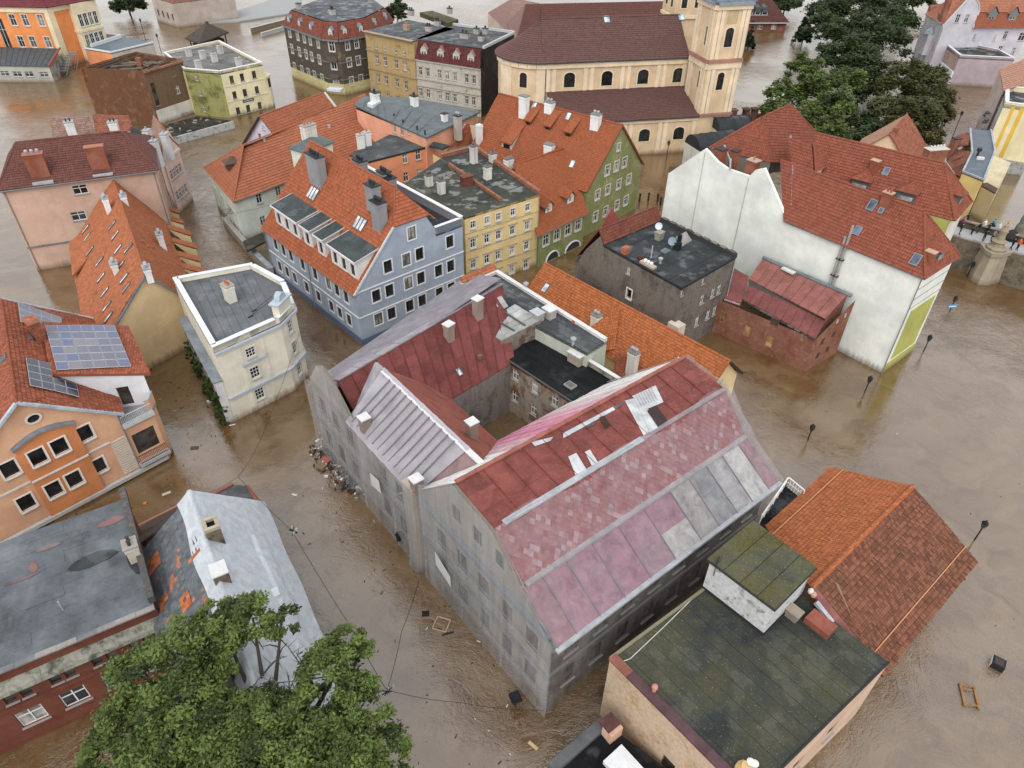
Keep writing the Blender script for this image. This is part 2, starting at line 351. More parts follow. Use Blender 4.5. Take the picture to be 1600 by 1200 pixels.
def winmesh(kind, w, h):
    key = (kind, round(w, 2), round(h, 2))
    if key in WM: return WM[key]
    k = WK[kind]; ft = k['ft']; fm = MB(); y0, y1 = .10, .16
    bar = lambda x0, x1, zz0, zz1, ya=y0, yb=y1, m=fm: m.box8([Vector((x0, ya, zz0)), Vector((x1, ya, zz0)), Vector((x1, yb, zz0)), Vector((x0, yb, zz0))], [Vector((x0, ya, zz1)), Vector((x1, ya, zz1)), Vector((x1, yb, zz1)), Vector((x0, yb, zz1))])
    ztop = h
    bar(-w/2, -w/2+ft, 0, ztop); bar(w/2-ft, w/2, 0, ztop); bar(-w/2+ft, w/2-ft, 0, ft); bar(-w/2+ft, w/2-ft, ztop-ft, ztop)
    for i in range(k['v']):
        x = -w/2+w*(i+1)/(k['v']+1); bar(x-ft*.45, x+ft*.45, ft, h-ft, y0-.006)
    for f in k['h']: bar(-w/2+ft, w/2-ft, h*f-ft*.4, h*f+ft*.4, y0-.012)
    pm = MB(); pm.poly([Vector((-w/2, .14, 0)), Vector((w/2, .14, 0)), Vector((w/2, .14, h)), Vector((-w/2, .14, h))])
    cm = None
    if k['cas']:
        cm = MB(); c = .13; o = -.045
        if k.get('arch'):
            ins = archpts(w, h); out = archpts(w+2*c+.1, h+c+.05)
            out = [(x, z if z > 0 else -c) for x, z in out]
            for i in range(len(ins)):
                j = (i+1) % len(ins); a, b, p, q = ins[i], ins[j], out[i], out[j]
                cm.poly([Vector((a[0], o, a[1])), Vector((p[0], o, p[1])), Vector((q[0], o, q[1])), Vector((b[0], o, b[1]))])
                cm.poly([Vector((p[0], o, p[1])), Vector((p[0], .01, p[1])), Vector((q[0], .01, q[1])), Vector((q[0], o, q[1]))])
                cm.poly([Vector((a[0], .1, a[1])), Vector((a[0], o, a[1])), Vector((b[0], o, b[1])), Vector((b[0], .1, b[1]))])
        else:
            bar(-w/2-c, -w/2, -c, h+c, o, .02, cm); bar(w/2, w/2+c, -c, h+c, o, .02, cm); bar(-w/2, w/2, h, h+c, o, .02, cm); bar(-w/2, w/2, -c, 0, o-.03, .02, cm)
    sm = MB(); bar(-w/2-.08, w/2+.08, -.07 - (.13 if k['cas'] else 0), -.002 - (.13 if k['cas'] else 0), -.13, .03, sm)
    WM[key] = (fm.mesh('window', mats=[plain(k['fr'], .5)]), pm.mesh('pane', mats=[glass(k.get('pane', (.012, .013, .014)))]),
               cm.mesh('casing', mats=[plain(k['cas'], .8)]) if cm else None, sm.mesh('sill', mats=[plain((.30, .29, .28), .7)]))
    return WM[key]
def window(t, a, d, u, z, w, h, kind, sill=True, name='window', parent=None):
    fm, pm, cm, sm = winmesh(kind, w, h)
    o = bpy.data.objects.new(name, fm); COL.objects.link(o); o.parent = t.root
    pos = Vector((a[0]+d.x*u, a[1]+d.y*u, z-h/2)); o.location = pos-t.loc; o.rotation_euler = (0, 0, math.atan2(d.y, d.x))
    for nm, me in (('pane', pm), ('casing', cm), ('sill', sm if sill else None)):
        if me:
            c = bpy.data.objects.new(nm, me); COL.objects.link(c); c.parent = o
            if nm == 'pane' and kind in 'WCPD' and random.random() < (.32 if kind != 'D' else .15): c.material_slots[0].link = 'OBJECT'; c.material_slots[0].material = glass(random.choice([(.05, .055, .06), (.1, .1, .095), (.2, .19, .17)]), .2)
    return o
def wall(t, a, b, z0, z1, mat, wins=(), z1b=None, top=(), name='wall', depth=.2, sill=True, label=None):
    """wall a->b, outside on its right; wins: (u, zcentre, w, h, kind); top: extra outline points (u, z) from b side to a side"""
    a = Vector(a[:2]); b = Vector(b[:2]); L = (b-a).length; d = (b-a)/L; inn = Vector((-d.y, d.x)); z1b = z1 if z1b is None else z1b
    poly = [(0, z0), (L, z0), (L, z1b)]+list(top)+[(0, z1)]
    def w3(u, z, k=0.0): return Vector((a.x+d.x*u+inn.x*k, a.y+d.y*u+inn.y*k, z))
    wins = [x for x in wins if x[0]-x[2]/2 > .02 and x[0]+x[2]/2 < L-.02]
    m = MB()
    us = sorted({0.0, L} | {x[0]+s*x[2]/2 for x in wins for s in (-1, 1)}); zs = sorted({min(p[1] for p in poly), max(p[1] for p in poly)} | {x[1]+s*x[3]/2 for x in wins for s in (-1, 1)})
    def inside(cu, cz): return any(abs(cu-x[0]) < x[2]/2 and abs(cz-x[1]) < x[3]/2 for x in wins)
    n = len(poly)
    for i in range(len(us)-1):
        for j in range(len(zs)-1):
            if us[i+1]-us[i] < 1e-5 or zs[j+1]-zs[j] < 1e-5: continue
            if inside((us[i]+us[i+1])/2, (zs[j]+zs[j+1])/2): continue
            c = [(us[i], zs[j]), (us[i+1], zs[j]), (us[i+1], zs[j+1]), (us[i], zs[j+1])]
            for k in range(n):
                p, q = poly[k], poly[(k+1) % n]
                if abs(p[0]-q[0])+abs(p[1]-q[1]) < 1e-6: continue
                c = clip(c, lambda r: (q[0]-p[0])*(r[1]-p[1])-(q[1]-p[1])*(r[0]-p[0]))
                if len(c) < 3: break
            if len(c) >= 3 and area2(c) > 1e-4: m.poly([w3(*r) for r in c], [(r[0], r[1]) for r in c])
    for (u, z, w, h, kind) in wins:
        u0, u1, q0, q1 = u-w/2, u+w/2, z-h/2, z+h/2
        for p, q in (((u0, q0), (u1, q0)), ((u1, q0), (u1, q1)), ((u1, q1), (u0, q1)), ((u0, q1), (u0, q0))):
            m.poly([w3(*q), w3(*p), w3(*p, depth), w3(*q, depth)], [q, p, p, q])
        if WK[kind].get('arch'):
            ap = archpts(w, h)[2:]; half = len(ap)//2
            for side, seq in ((1, ap[:half+1]), (-1, ap[half:])):
                cx = u+side*w/2
                for p, q in zip(seq, seq[1:]): m.poly([w3(cx, q1), w3(u+p[0], q0+p[1]), w3(u+q[0], q0+q[1])][::1], [(0, 0)]*3)
        window(t, a, d, u, z, w, h, kind, sill)
    return m.part(t, name, mat, label=label)
def rows(a, b, conv, rws, w, h, kind, evenz=True):
    """pixel picks of window centres, one list a row -> wins"""
    out = []
    for r in rws:
        uz = [Wp(a, b, *conv(*p)) for p in r]; zm = sum(z for _, z in uz)/len(uz)
        out += [(u, zm if evenz else z, w, h, kind) for u, z in uz]
    return out
def gridw(us, zs, w, h, kind): return [(u, z, w, h, kind) for u in us for z in zs]
def lin(a, b, n): return [a+(b-a)*i/max(1, n-1) for i in range(n)]
def roof(t, pts, mat, course=.34, step=.035, name='roof_slope', over=0.0, smoothcol=None, label=None, thick=.12, kind=None, per=0.0, wave=.03):
    """one roof slope; pts[0]-pts[1] is the eave, left to right seen from outside; every course of tiles is a real step"""
    pts = [Vector(p) for p in pts]; e = (pts[1]-pts[0]).normalized(); nrm = None
    k = Vector((0, 0, 0))
    for i in range(1, len(pts)-1): k += (pts[i]-pts[0]).cross(pts[i+1]-pts[0])
    nrm = k.normalized()
    if nrm.z < 0: nrm = -nrm
    v = nrm.cross(e).normalized()
    if v.z < 0: v = -v
    o = pts[0]; p2 = [((p-o).dot(e), (p-o).dot(v)) for p in pts]
    if over:
        p2 = [(x, y-over) if y < .02 else (x, y) for x, y in p2]
    m = MB(); y0 = min(y for _, y in p2); y1 = max(y for _, y in p2)
    n = max(1, int(round((y1-y0)/course))) if course else 1; h = (y1-y0)/n
    ph = random.uniform(0, 6); sag = .045 if per else 0.0
    def w3(x, y, l): return o+e*x+v*y+nrm*(l+sag*math.sin(x*.7+ph)*math.sin(y*.9+ph*2) if l > .01 else l)
    for i in range(n):
        a0, a1 = y0+i*h, y0+(i+1)*h
        c = clip(clip(p2, lambda r: r[1]-a0), lambda r: a1-r[1])
        if len(c) < 3 or area2(c) < 1e-5: continue
        lift = lambda y: (step*(1-(y-a0)/h) if course else 0)+thick
        q = [w3(x, y, lift(y)) for x, y in c]
        uv = [(x, y-y0) for x, y in c]
        if per:
            x0 = min(x for x, _ in c); x1 = max(x for x, _ in c); j0 = int(math.floor(x0/per)); off = 0.0
            for j in range(j0, int(math.ceil(x1/per))+1):
                jit = random.uniform(-.008, .018)+(.03 if random.random() < .015 else 0)
                for hx, (la, lb) in ((0, (0, wave)), (.5, (wave, 0))):
                    xa = (j+hx)*per; xb = xa+per/2
                    if xb <= x0 or xa >= x1: continue
                    cc = clip(clip(c, lambda r: r[0]-xa), lambda r: xb-r[0])
                    if len(cc) < 3 or area2(cc) < 1e-5: continue
                    m.poly([w3(x, y, lift(y)+jit+la+(lb-la)*(x-xa)/(per/2)) for x, y in cc], [(x, y-y0) for x, y in cc])
            low = sorted([r for r in c if abs(r[1]-a0) < 1e-4])
            if len(low) >= 2:
                for j in range(j0, int(math.ceil(x1/per))+1):
                    for xa, xb, la, lb in ((j*per, (j+.5)*per, 0, wave), ((j+.5)*per, (j+1)*per, wave, 0)):
                        xa2, xb2 = max(xa, low[0][0]), min(xb, low[-1][0])
                        if xb2-xa2 > .01: m.poly([w3(xa2, a0, 0 if i == 0 else thick), w3(xb2, a0, 0 if i == 0 else thick), w3(xb2, a0, thick+step+lb), w3(xa2, a0, thick+step+la)], [(xa2, a0-y0), (xb2, a0-y0), (xb2, a0-y0), (xa2, a0-y0)])
            continue
        if (q[1]-q[0]).cross(q[2]-q[0]).dot(nrm) < 0: q.reverse(); uv.reverse()
        m.poly(q, uv)
        low = sorted([r for r in c if abs(r[1]-a0) < 1e-4])
        if len(low) >= 2 and course:
            l, r = low[0], low[-1]; b = thick if i else 0.0
            m.poly([w3(l[0], a0, b), w3(r[0], a0, b), w3(r[0], a0, thick+step), w3(l[0], a0, thick+step)], [(l[0], a0-y0), (r[0], a0-y0), (r[0], a0-y0), (l[0], a0-y0)])
    und = [w3(x, y, 0) for x, y in p2]
    m.poly(und[::-1])
    for i in range(len(p2)):
        j = (i+1) % len(p2); p, q = p2[i], p2[j]
        m.poly([w3(*p, 0), w3(*q, 0), w3(*q, thick), w3(*p, thick)], [(p[0], p[1])]*4)
    return m.part(t, 'roof_tiles' if per and name == 'roof_slope' else name, mat, label=label, kind='stuff' if per else kind)
def ridge(t, p, q, mat, r=.13, name='ridge_cap', lift=.12, seg=.42):
    p = Vector(p); q = Vector(q); L = (q-p).length; n = max(1, int(L/seg)); d = (q-p)/L; x = d.cross(Vector((0, 0, 1))).normalized(); y = x.cross(d)
    m = MB()
    for i in range(n):
        a = p+d*(L*i/n); b = p+d*(L*(i+1)/n); r0, r1 = r*1.12, r*.96
        A = [a+x*math.cos(k)*r0+y*(math.sin(k)*r0+lift) for k in (math.pi*j/5 for j in range(6))]; B = [b+x*math.cos(k)*r1+y*(math.sin(k)*r1+lift) for k in (math.pi*j/5 for j in range(6))]
        for j in range(5): m.poly([A[j], A[j+1], B[j+1], B[j]])
        m.poly(A); m.poly(B[::-1])
    return m.part(t, name, mat)
def flat(t, pts, z, mat, name='flat_roof', thick=.25, label=None):
    m = MB(); m.prism([Vector(p[:2]) for p in pts], z-thick, z); return m.part(t, name, mat, label=label)
def quad_at(pts, u, v): return (pts[0]*(1-u)+pts[1]*u)*(1-v)+(pts[3]*(1-u)+pts[2]*u)*v
def sheets(t, pts, z, mat, n, name='felt_sheet', lift=.008, across=1, lab=None, stagger=True):
    """roofing laid in overlapping strips on a four-cornered roof; strips run along pts[0]-pts[1] if across=1"""
    P4 = [Vector((p[0], p[1], z)) for p in pts]; zz = [p[2] if len(p) > 2 else z for p in pts]
    P4 = [Vector((p.x, p.y, q)) for p, q in zip(P4, zz)]
    for i in range(n):
        a, b = i/n, (i+1)/n-.035/n; f = (lambda u, v: quad_at(P4, u, v)) if across else (lambda u, v: quad_at(P4, v, u))
        k = random.uniform(.3, .7); cuts = [0, k, 1] if stagger and n < 40 else [0, 1]
        for c in range(len(cuts)-1):
            l = lift*(1+(i % 2)+.5*c+random.random()*.6); q = [f(cuts[c], a), f(cuts[c+1], a), f(cuts[c+1], b), f(cuts[c], b)]
            if not across: q.reverse()
            m = MB(); m.box8([p+Vector((0, 0, -.01)) for p in q], [p+Vector((0, 0, l+.012)) for p in q]); m.part(t, name, mat)
def parapet(t, pts, z0, z1, w, mat, cap=None, name='parapet', closed=True, skip=()):
    pts = [Vector(p[:2]) for p in pts]; n = len(pts)
    for i in range(n if closed else n-1):
        if i in skip: continue
        a, b = pts[i], pts[(i+1) % n]; d = (b-a).normalized(); inn = Vector((-d.y, d.x)); m = MB()
        m.prism([a, b-d*(w if closed else 0)+d*0, b-d*(w if closed else 0)+inn*w, a+inn*w], z0, z1); o = m.part(t, name, mat)
        if cap:
            m = MB(); m.prism([a-inn*.06, b-inn*.06-d*(w if closed else 0), b+inn*(w+.06)-d*(w if closed else 0), a+inn*(w+.06)], z1+.002, z1+.06); m.part(t, 'coping', cap, parent=o)
def chimney(t, c, d, lx, ly, z0, z1, mat, capm=None, pots=0, potm=None, name='chimney', cowl=False, label=None):
    c = Vector(c[:2]); d = Vector(d[:2]).normalized(); e = Vector((-d.y, d.x))
    m = MB(); m.obox(c, d, lx, ly, z0, z1); m.obox(c, d, lx+.05, ly+.05, z1-.35, z1-.2); o = m.part(t, name, mat, label=label)
    if capm: m = MB(); m.obox(c, d, lx+.09, ly+.09, z1+.002, z1+.1); m.part(t, 'cap', capm, parent=o)
    for i in range(pots):
        k = (i+.5)/pots*2-1; q = c+d*lx*k*.85; m = MB()
        if cowl: m.lathe((q.x, q.y, z1+.1), [(.1, 0), (.1, .16), (.19, .2), (.21, .34), (.12, .46), (.02, .48)], 10)
        else: m.lathe((q.x, q.y, z1+.1), [(.12, 0), (.1, .32), (.13, .34), (.13, .4)], 8)
        m.part(t, 'cowl' if cowl else 'chimney_pot', potm or plain((.35, .16, .09)), parent=o, smooth=True)
    return o
def skylight(t, c, e, v, w, h, frame=(.12, .13, .14), pane=(.16, .18, .2), lift=.2):
    """c centre on the slope, e along the eave, v up the slope (unit vectors)"""
    c = Vector(c); e = Vector(e).normalized(); v = Vector(v).normalized(); n = e.cross(v).normalized(); n = n if n.z > 0 else -n
    def bx(m, x0, x1, y0, y1, l0, l1):
        q = [c+e*x+v*y for x, y in ((x0, y0), (x1, y0), (x1, y1), (x0, y1))]
        if (q[1]-q[0]).cross(q[2]-q[0]).dot(n) < 0: q.reverse()
        m.box8([p+n*l0 for p in q], [p+n*l1 for p in q])
    m = MB(); f = .07
    bx(m, -w/2, w/2, -h/2, -h/2+f, 0, lift+.06); bx(m, -w/2, w/2, h/2-f, h/2, 0, lift+.06); bx(m, -w/2, -w/2+f, -h/2+f, h/2-f, 0, lift+.06); bx(m, w/2-f, w/2, -h/2+f, h/2-f, 0, lift+.06)
    o = m.part(t, 'skylight', plain(frame, .5)); m = MB(); bx(m, -w/2+f, w/2-f, -h/2+f, h/2-f, lift, lift+.03); m.part(t, 'pane', glass(pane, .08), parent=o); return o
def slope_at(pts, px, py):
    """pixel -> point on the plane of a roof slope, with its eave and up-slope directions"""
    pts = [Vector(p) for p in pts]; e = (pts[1]-pts[0]).normalized(); n = (pts[1]-pts[0]).cross(pts[2]-pts[0]).normalized(); n = n if n.z > 0 else -n
    r = ray(px, py); o = Vector((0, 0, CH)); t = (pts[0]-o).dot(n)/r.dot(n); v = n.cross(e).normalized(); v = v if v.z > 0 else -v
    return o+r*t, e, v
def slope_z(pts, x, y):
    p = [Vector(q) for q in pts]; n = (p[1]-p[0]).cross(p[2]-p[0]); return p[0].z-(n.x*(x-p[0].x)+n.y*(y-p[0].y))/n.z
def gutter(t, a, b, r=.07, mat=None):
    m = MB(); m.tube([a, b], r, 6); m.part(t, 'gutter', mat or plain((.16, .17, .18), .5), smooth=True)
def downpipe(t, x, y, z0, z1, mat=None):
    m = MB(); m.tube([(x, y, z0), (x, y, z1)], .055, 6); m.part(t, 'downpipe', mat or plain((.2, .21, .22), .5), smooth=True)
def band(t, a, b, z0, z1, proud, mat, name='cornice', ext=0.0):
    a = Vector(a[:2]); b = Vector(b[:2]); d = (b-a).normalized(); o = Vector((d.y, -d.x)); a = a-d*ext; b = b+d*ext
    m = MB(); m.prism([a+o*.001, a+o*proud, b+o*proud, b+o*.001], z0, z1); return m.part(t, name, mat)
def dirs(a, b):
    a = Vector(a[:2]); b = Vector(b[:2]); d = (b-a).normalized(); return d, Vector((-d.y, d.x))
def v3(p, z): return Vector((p[0], p[1], z))
def rect(a, b, depth):
    """four corners counter-clockwise from a facade a->b (outside on its right)"""
    d, n = dirs(a, b); a = Vector(a[:2]); b = Vector(b[:2]); return [a, b, b+n*depth, a+n*depth]
# ================================================================ the setting: water
def structure(o): o['kind'] = 'structure'; return o
m = MB(); m.poly([Vector((-2500, -200, 0)), Vector((2500, -200, 0)), Vector((2500, 3500, 0)), Vector((-2500, 3500, 0))])
wt = bpy.data.objects.new('water', m.mesh('water', mats=[watermat()])); COL.objects.link(wt); structure(wt)
# ---------------------------------------------------------------- shared colours
ORANGE = (.46, .145, .06); REDT = (.36, .10, .055); BROWNT = (.17, .075, .06)
LEAD = metal((.22, .23, .25), .55, .15); ZINC = metal((.42, .45, .48), .45, .1); REDMETAL = metal((.25, .07, .055), .6, .35, (.38, .27, .24))
CAPW = plain((.58, .58, .57), .6); DARKM = plain((.03, .032, .035), .5); GREYP = plain((.25, .26, .27), .8)
OFFW = plaster((.62, .61, .57), .25)
def net(t, fn, nu, nv, mat, name='netting', parent=None, label=None):
    m = MB(); g = [[fn(i/nu, j/nv) for j in range(nv+1)] for i in range(nu+1)]
    for i in range(nu):
        for j in range(nv): m.poly([g[i][j], g[i+1][j], g[i+1][j+1], g[i][j+1]])
    o = m.part(t, name, mat, parent=parent, label=label); o.data.shade_smooth()
    import bmesh
    bm = bmesh.new(); bm.from_mesh(o.data); bmesh.ops.remove_doubles(bm, verts=bm.verts, dist=1e-5); bm.to_mesh(o.data); bm.free(); o.data.shade_smooth(); return o
def pwl(pts, x):
    for (a, p), (b, q) in zip(pts, pts[1:]):
        if x <= b: return p+(q-p)*(x-a)/(b-a) if x > a else p
    return pts[-1][1]
def wob(a, b, s=1.0):
    return (math.sin(a*1.7+b*.6)+.6*math.sin(a*3.9-b*.9+1.3)+.4*math.sin(a*7.3+b*1.7+.4)+.5*math.sin(b*1.9+a*.5))*.25*s
# ================================================================ netted town house round a courtyard
A0 = Vector((2.69, 24.4)); DU = Vector((-.632, .775)); DS = Vector((.775, .632))
def L(s, u, z): p = A0+DS*s+DU*u; return Vector((p.x, p.y, z))
def ruin_block():
    t = T('netted_building', 'large derelict town house wrapped in grey netting around a small flooded courtyard', 'building', L(0, 0, 0))
    st = plaster((.31, .27, .23), .45)
    RL, EU = 22.2, 18.0
    prof = [(18.0, 6.0), (9.7, 14.2), (5.6, 13.6), (2.9, 10.7), (-.8, 8.4)]
    # left facade
    a, b = L(0, 32.8, 0), L(0, 0, 0); LW = 32.8
    wn = [(LW-u, z, 1.25, 2.2, 'B') for u in (1.8, 4.4, 7.0, 9.6, 12.2, 18, 20.6, 23.2, 26, 28.6, 31) for z in (2.2, 6.0)]
    wall(t, a, L(0, 23.8, 0), -1, 8.3, st, [w for w in wn if w[0] < 9], top=[(6.6, 10.6), (5.2, 11.7), (3.6, 11.9), (2.0, 10.9)], z1b=8.5)
    wall(t, L(0, 23.8, 0), L(0, 15.2, 0), -1, 8.6, st, [(w[0]-9, *w[1:]) for w in wn if 9 < w[0] < 17.6])
    wall(t, L(0, 15.2, 0), b, -1, 8.7, st, [(w[0]-17.6, *w[1:]) for w in wn if w[0] > 17.6]+[(15.2-u, 10.8, 1.0, 1.6, 'B') for u in (5.2, 7.6, 10)], z1b=8.4, top=[(15.2-5.6, 13.5), (15.2-9.7, 14.1)])
    m = MB(); m.obox(L(-.25, 15.3, 0), DU, .7, .5, -1, 9.6); m.part(t, 'buttress', st)
    band(t, L(0, 15.0, 0), b, 8.35, 8.75, .35, plain((.2, .22, .24)), 'cornice'); band(t, a, b, 4.0, 4.22, .12, plain((.22, .22, .22)), 'string_course')
    # right facade
    wr = [(s, z, 1.2, 2.0, 'B') for s in lin(1.9, 20.5, 8) for z in (2.3, 6.0)]
    wall(t, L(0, 0, 0), L(RL, 0, 0), -1, 8.4, patchy((.22, .19, .165), (.12, .10, .09), .46, .56, .35, .6), wr)
    band(t, L(0, 0, 0), L(RL, 0, 0), 4.0, 4.25, .14, plain((.2, .19, .18)), 'string_course'); band(t, L(-.3, 0, 0), L(RL, 0, 0), 7.75, 8.3, .5, plain((.22, .22, .23)), 'cornice')
    wall(t, L(RL, 0, 0), L(RL, EU, 0), -1, 8.4, st, top=[(9.7, 14.1), (5.6, 13.5)], z1b=6.0)
    # front wing: rear slope of narrow pink and white sheets
    E0, E1, R0, R1 = L(-.1, 18, 6), L(RL, 18, 6), L(-.1, 9.7, 14.2), L(RL, 9.7, 14.2)
    cols = [(.95, .94, .92)]*6+[(.8, .55, .6)]*3+[(.8, .33, .46)]*5+[(.86, .5, .6)]*3+[(.92, .78, .78)]*3+[(.95, .93, .9)]*6
    n = 34
    for i in range(n):
        f = i/n; c = cols[min(len(cols)-1, int(f*len(cols)))]; k = random.uniform(.85, 1.08); s0, s1 = -.1+RL*f, -.1+RL*(i+1)/n-.05; lf = .05+.03*(i % 2)
        q = [L(s1, 18.15, 5.85), L(s0, 18.15, 5.85), L(s0, 9.72, 14.18), L(s1, 9.72, 14.18)]; nv = Vector((0, 0, 1))
        m = MB(); m.box8([p+nv*(lf-.07) for p in q], [p+nv*lf for p in q]); m.part(t, 'cladding_sheet', metal(tuple(round(x*k, 2) for x in c), .5, .12))
    m = MB(); m.poly([L(RL, 18.2, 5.75), L(-.1, 18.2, 5.75), L(-.1, 9.7, 14.12), L(RL, 9.7, 14.12)]); m.part(t, 'roof_boarding', plain((.09, .075, .065)))
    # upper red deck
    dk = [L(-.1, 5.6, 13.6), L(RL, 5.6, 13.6), L(RL, 9.7, 14.2), L(-.1, 9.7, 14.2)]
    nseg = 13
    for i in range(nseg):
        for j in range(3):
            q = [quad_at(dk, (i+x)/nseg, (j+y)/3) for x, y in ((0, 0), (1.0, 0), (1.0, 1), (0, 1))]; l = .02+.015*((i+j) % 2); k = random.choice((.9, 1, 1.1))
            m = MB(); m.box8([p-Vector((0, 0, .05)) for p in q], [p+Vector((0, 0, l)) for p in q])
            m.part(t, 'roof_sheet', metal((round(.215*k, 3), round(.064*k, 3), round(.054*k, 3)), .6, .5 if i > 8 else .25, (.42, .32, .30)))
    for s in lin(0.3, RL-.2, 14)[1:-1]:
        m = MB(); m.beam(L(s, 5.6, 13.66), L(s, 9.6, 14.26), .05, .06); m.part(t, 'standing_seam', metal((.2, .055, .045), .6, .4))
    ridge(t, L(-.1, 9.7, 14.15), L(RL, 9.7, 14.15), metal((.34, .13, .10), .6, .3), .16, seg=1.5)
    def patch(conv, pts, col, l=.06, name='patch_sheet', th=.03, rough=.45, rust=.15):
        q = []
        for p in pts:
            w, e, v = slope_at(dk, *conv(*p)); q.append(w)
        if (q[1]-q[0]).cross(q[2]-q[0]).z < 0: q.reverse()
        m = MB(); m.box8([p+Vector((0, 0, l)) for p in q], [p+Vector((0, 0, l+th)) for p in q]); return m.part(t, name, metal(col, rough, rust))
    for k, pts in enumerate([[(428, 300), (492, 282), (600, 520), (560, 545)], [(492, 282), (540, 268), (660, 490), (602, 520)], [(475, 270), (640, 195), (695, 310), (590, 355)]]):
        patch(c4, pts, (.56, .58, .59), .06+.012*k, rust=.25 if k == 2 else .1)
    for i in range(7):
        x = 500+i*18; m = MB(); a_ = slope_at(dk, *c4(x, 262-i*8))[0]; b_ = slope_at(dk, *c4(x+42, 335-i*6))[0]; m.beam(a_+Vector((0, 0, .13)), b_+Vector((0, 0, .13)), .06, .05); m.part(t, 'batten', metal((.4, .4, .4), .5, .5))
    patch(c4, [(582, 375), (645, 340), (722, 440), (655, 485)], (.05, .035, .035), .14, 'hatch')
    patch(c4, [(35, 688), (90, 662), (160, 775), (85, 815)], (.58, .60, .62), .06); patch(c4, [(150, 655), (185, 640), (245, 735), (200, 755)], (.58, .60, .62), .06)
    patch(c4, [(248, 425), (285, 412), (322, 480), (290, 497)], (.05, .035, .03), .2, 'roof_hatch'); patch(c4, [(150, 478), (215, 446), (228, 462), (160, 492)], (.1, .09, .09), .08)
    patch(c4, [(0, 525), (350, 340), (360, 362), (0, 560)], (.50, .54, .57), .07, 'flashing'); patch(c4, [(345, 345), (400, 315), (408, 335), (360, 358)], (.12, .10, .10), .09)
    patch(z17, [(575, 330), (660, 310), (650, 325), (590, 345)], (.5, .53, .56), .06)
    kk = [L(.6, 5.55, 13.66), L(RL, 5.55, 13.66)]
    m = MB(); m.beam(kk[0], L(13, 5.55, 13.68), .45, .1); m.part(t, 'flashing', ZINC); m = MB(); m.beam(L(13.05, 5.55, 13.66), kk[1], .35, .1); m.part(t, 'flashing', metal((.3, .25, .26), .5, .3))
    # front slope: upper scaled red sheets, ledge, lower panels
    up = [L(-.1, 2.9, 10.7), L(RL, 2.9, 10.7), L(RL, 5.6, 13.6), L(-.1, 5.6, 13.6)]
    m = MB(); m.poly(up); m.part(t, 'roof_boarding', plain((.2, .1, .09)))
    dn = (up[1]-up[0]).cross(up[3]-up[0]).normalized(); nu, nvv = 44, 7; dm = MB(); cellw, cellh = 1/nu, 1/nvv
    for j in range(-1, nvv*2):
        for i in range(nu+1):
            cx = (i+(.5 if j % 2 else 0))*cellw; cy = (j+1)*cellh/2; pt = [(cx, cy-cellh/2), (cx+cellw/2, cy), (cx, cy+cellh/2), (cx-cellw/2, cy)]
            if any(x < -.01 or x > 1.01 or y < -.08 or y > 1.08 for x, y in pt): continue
            q = [quad_at(up, min(1, max(0, x)), min(1, max(0, y))) for x, y in pt]; l = [.085, .05, .02, .05]
            dm.poly([p+dn*k for p, k in zip(q, l)], mi=random.choice((0, 0, 0, 0, 1, 1, 1, 2)))
    dm.part(t, 'diamond_sheets', [metal((.27, .085, .08), .65, .45, (.42, .33, .33), sc=1.6), metal((.30, .12, .12), .6, .5, (.46, .4, .4)), metal((.37, .23, .24), .6, .4, (.5, .46, .46))], kind='stuff')
    m = MB(); m.beam(L(.2, 2.85, 10.72), L(RL-.1, 2.85, 10.72), .5, .22); m.part(t, 'ledge', metal((.36, .34, .34), .6, .3))
    lo = [L(-.1, -.75, 8.42), L(RL, -.75, 8.42), L(RL, 2.75, 10.6), L(-.1, 2.75, 10.6)]
    widths = [.07, .09, .1, .11, .11, .12, .09, .09, .08, .09, .05]; pc = [(.30, .14, .15), (.31, .15, .19), (.32, .15, .2), (.30, .14, .19), (.32, .16, .21), (.31, .15, .2), (.33, .33, .30), (.24, .26, .26), (.36, .37, .36), (.50, .50, .48), (.3, .18, .19)]
    x = 0.0; nl = (lo[1]-lo[0]).cross(lo[3]-lo[0]).normalized()
    for i, (w_, c) in enumerate(zip(widths, pc)):
        for j, (v0, v1) in enumerate(((0, .46), (.46, 1.0))):
            cc = c if not (j == 0 and i in (4, 5)) else ((.42, .42, .39) if i == 5 else (.30, .17, .2))
            q = [quad_at(lo, x+.002, v0), quad_at(lo, x+w_-.002, v0), quad_at(lo, x+w_-.002, v1), quad_at(lo, x+.002, v1)]; l = .02+.02*((i+j) % 2)
            m = MB(); m.box8([p-nl*.06 for p in q], [p+nl*l for p in q]); m.part(t, 'roof_panel', metal(tuple(round(x*.92, 3) for x in cc), .55, .6, (.13, .09, .10), sc=1.1, var=.5))
        m = MB(); m.beam(quad_at(lo, x, 0)+nl*.05, quad_at(lo, x, 1)+nl*.05, .06, .09); m.part(t, 'standing_seam', metal((.16, .13, .14), .5, .2)); x += w_
    m = MB(); m.beam(L(-.3, -.85, 8.4), L(RL+.2, -.85, 8.4), .3, .22); m.part(t, 'gutter', ZINC)
    # left wing: ridge parallel to the left facade
    lw = [L(-.35, 24.5, 8.5), L(-.35, 15.0, 8.5), L(3.4, 11.6, 12.1), L(3.4, 25.6, 12.1)]
    m = MB(); q = lw; m.box8([p-Vector((0, 0, .1)) for p in q][::1], q); m.part(t, 'roof_slope', metal((.30, .2, .2), .6, .4))
    lr = [L(9.6, 17.6, 6.0), L(9.6, 27, 6.0), L(3.4, 25.6, 12.1), L(3.4, 11.4, 12.1)]
    roof(t, lr, metal((.30, .10, .075), .6, .4, (.4, .3, .26)), .62, .05, 'roof_slope')
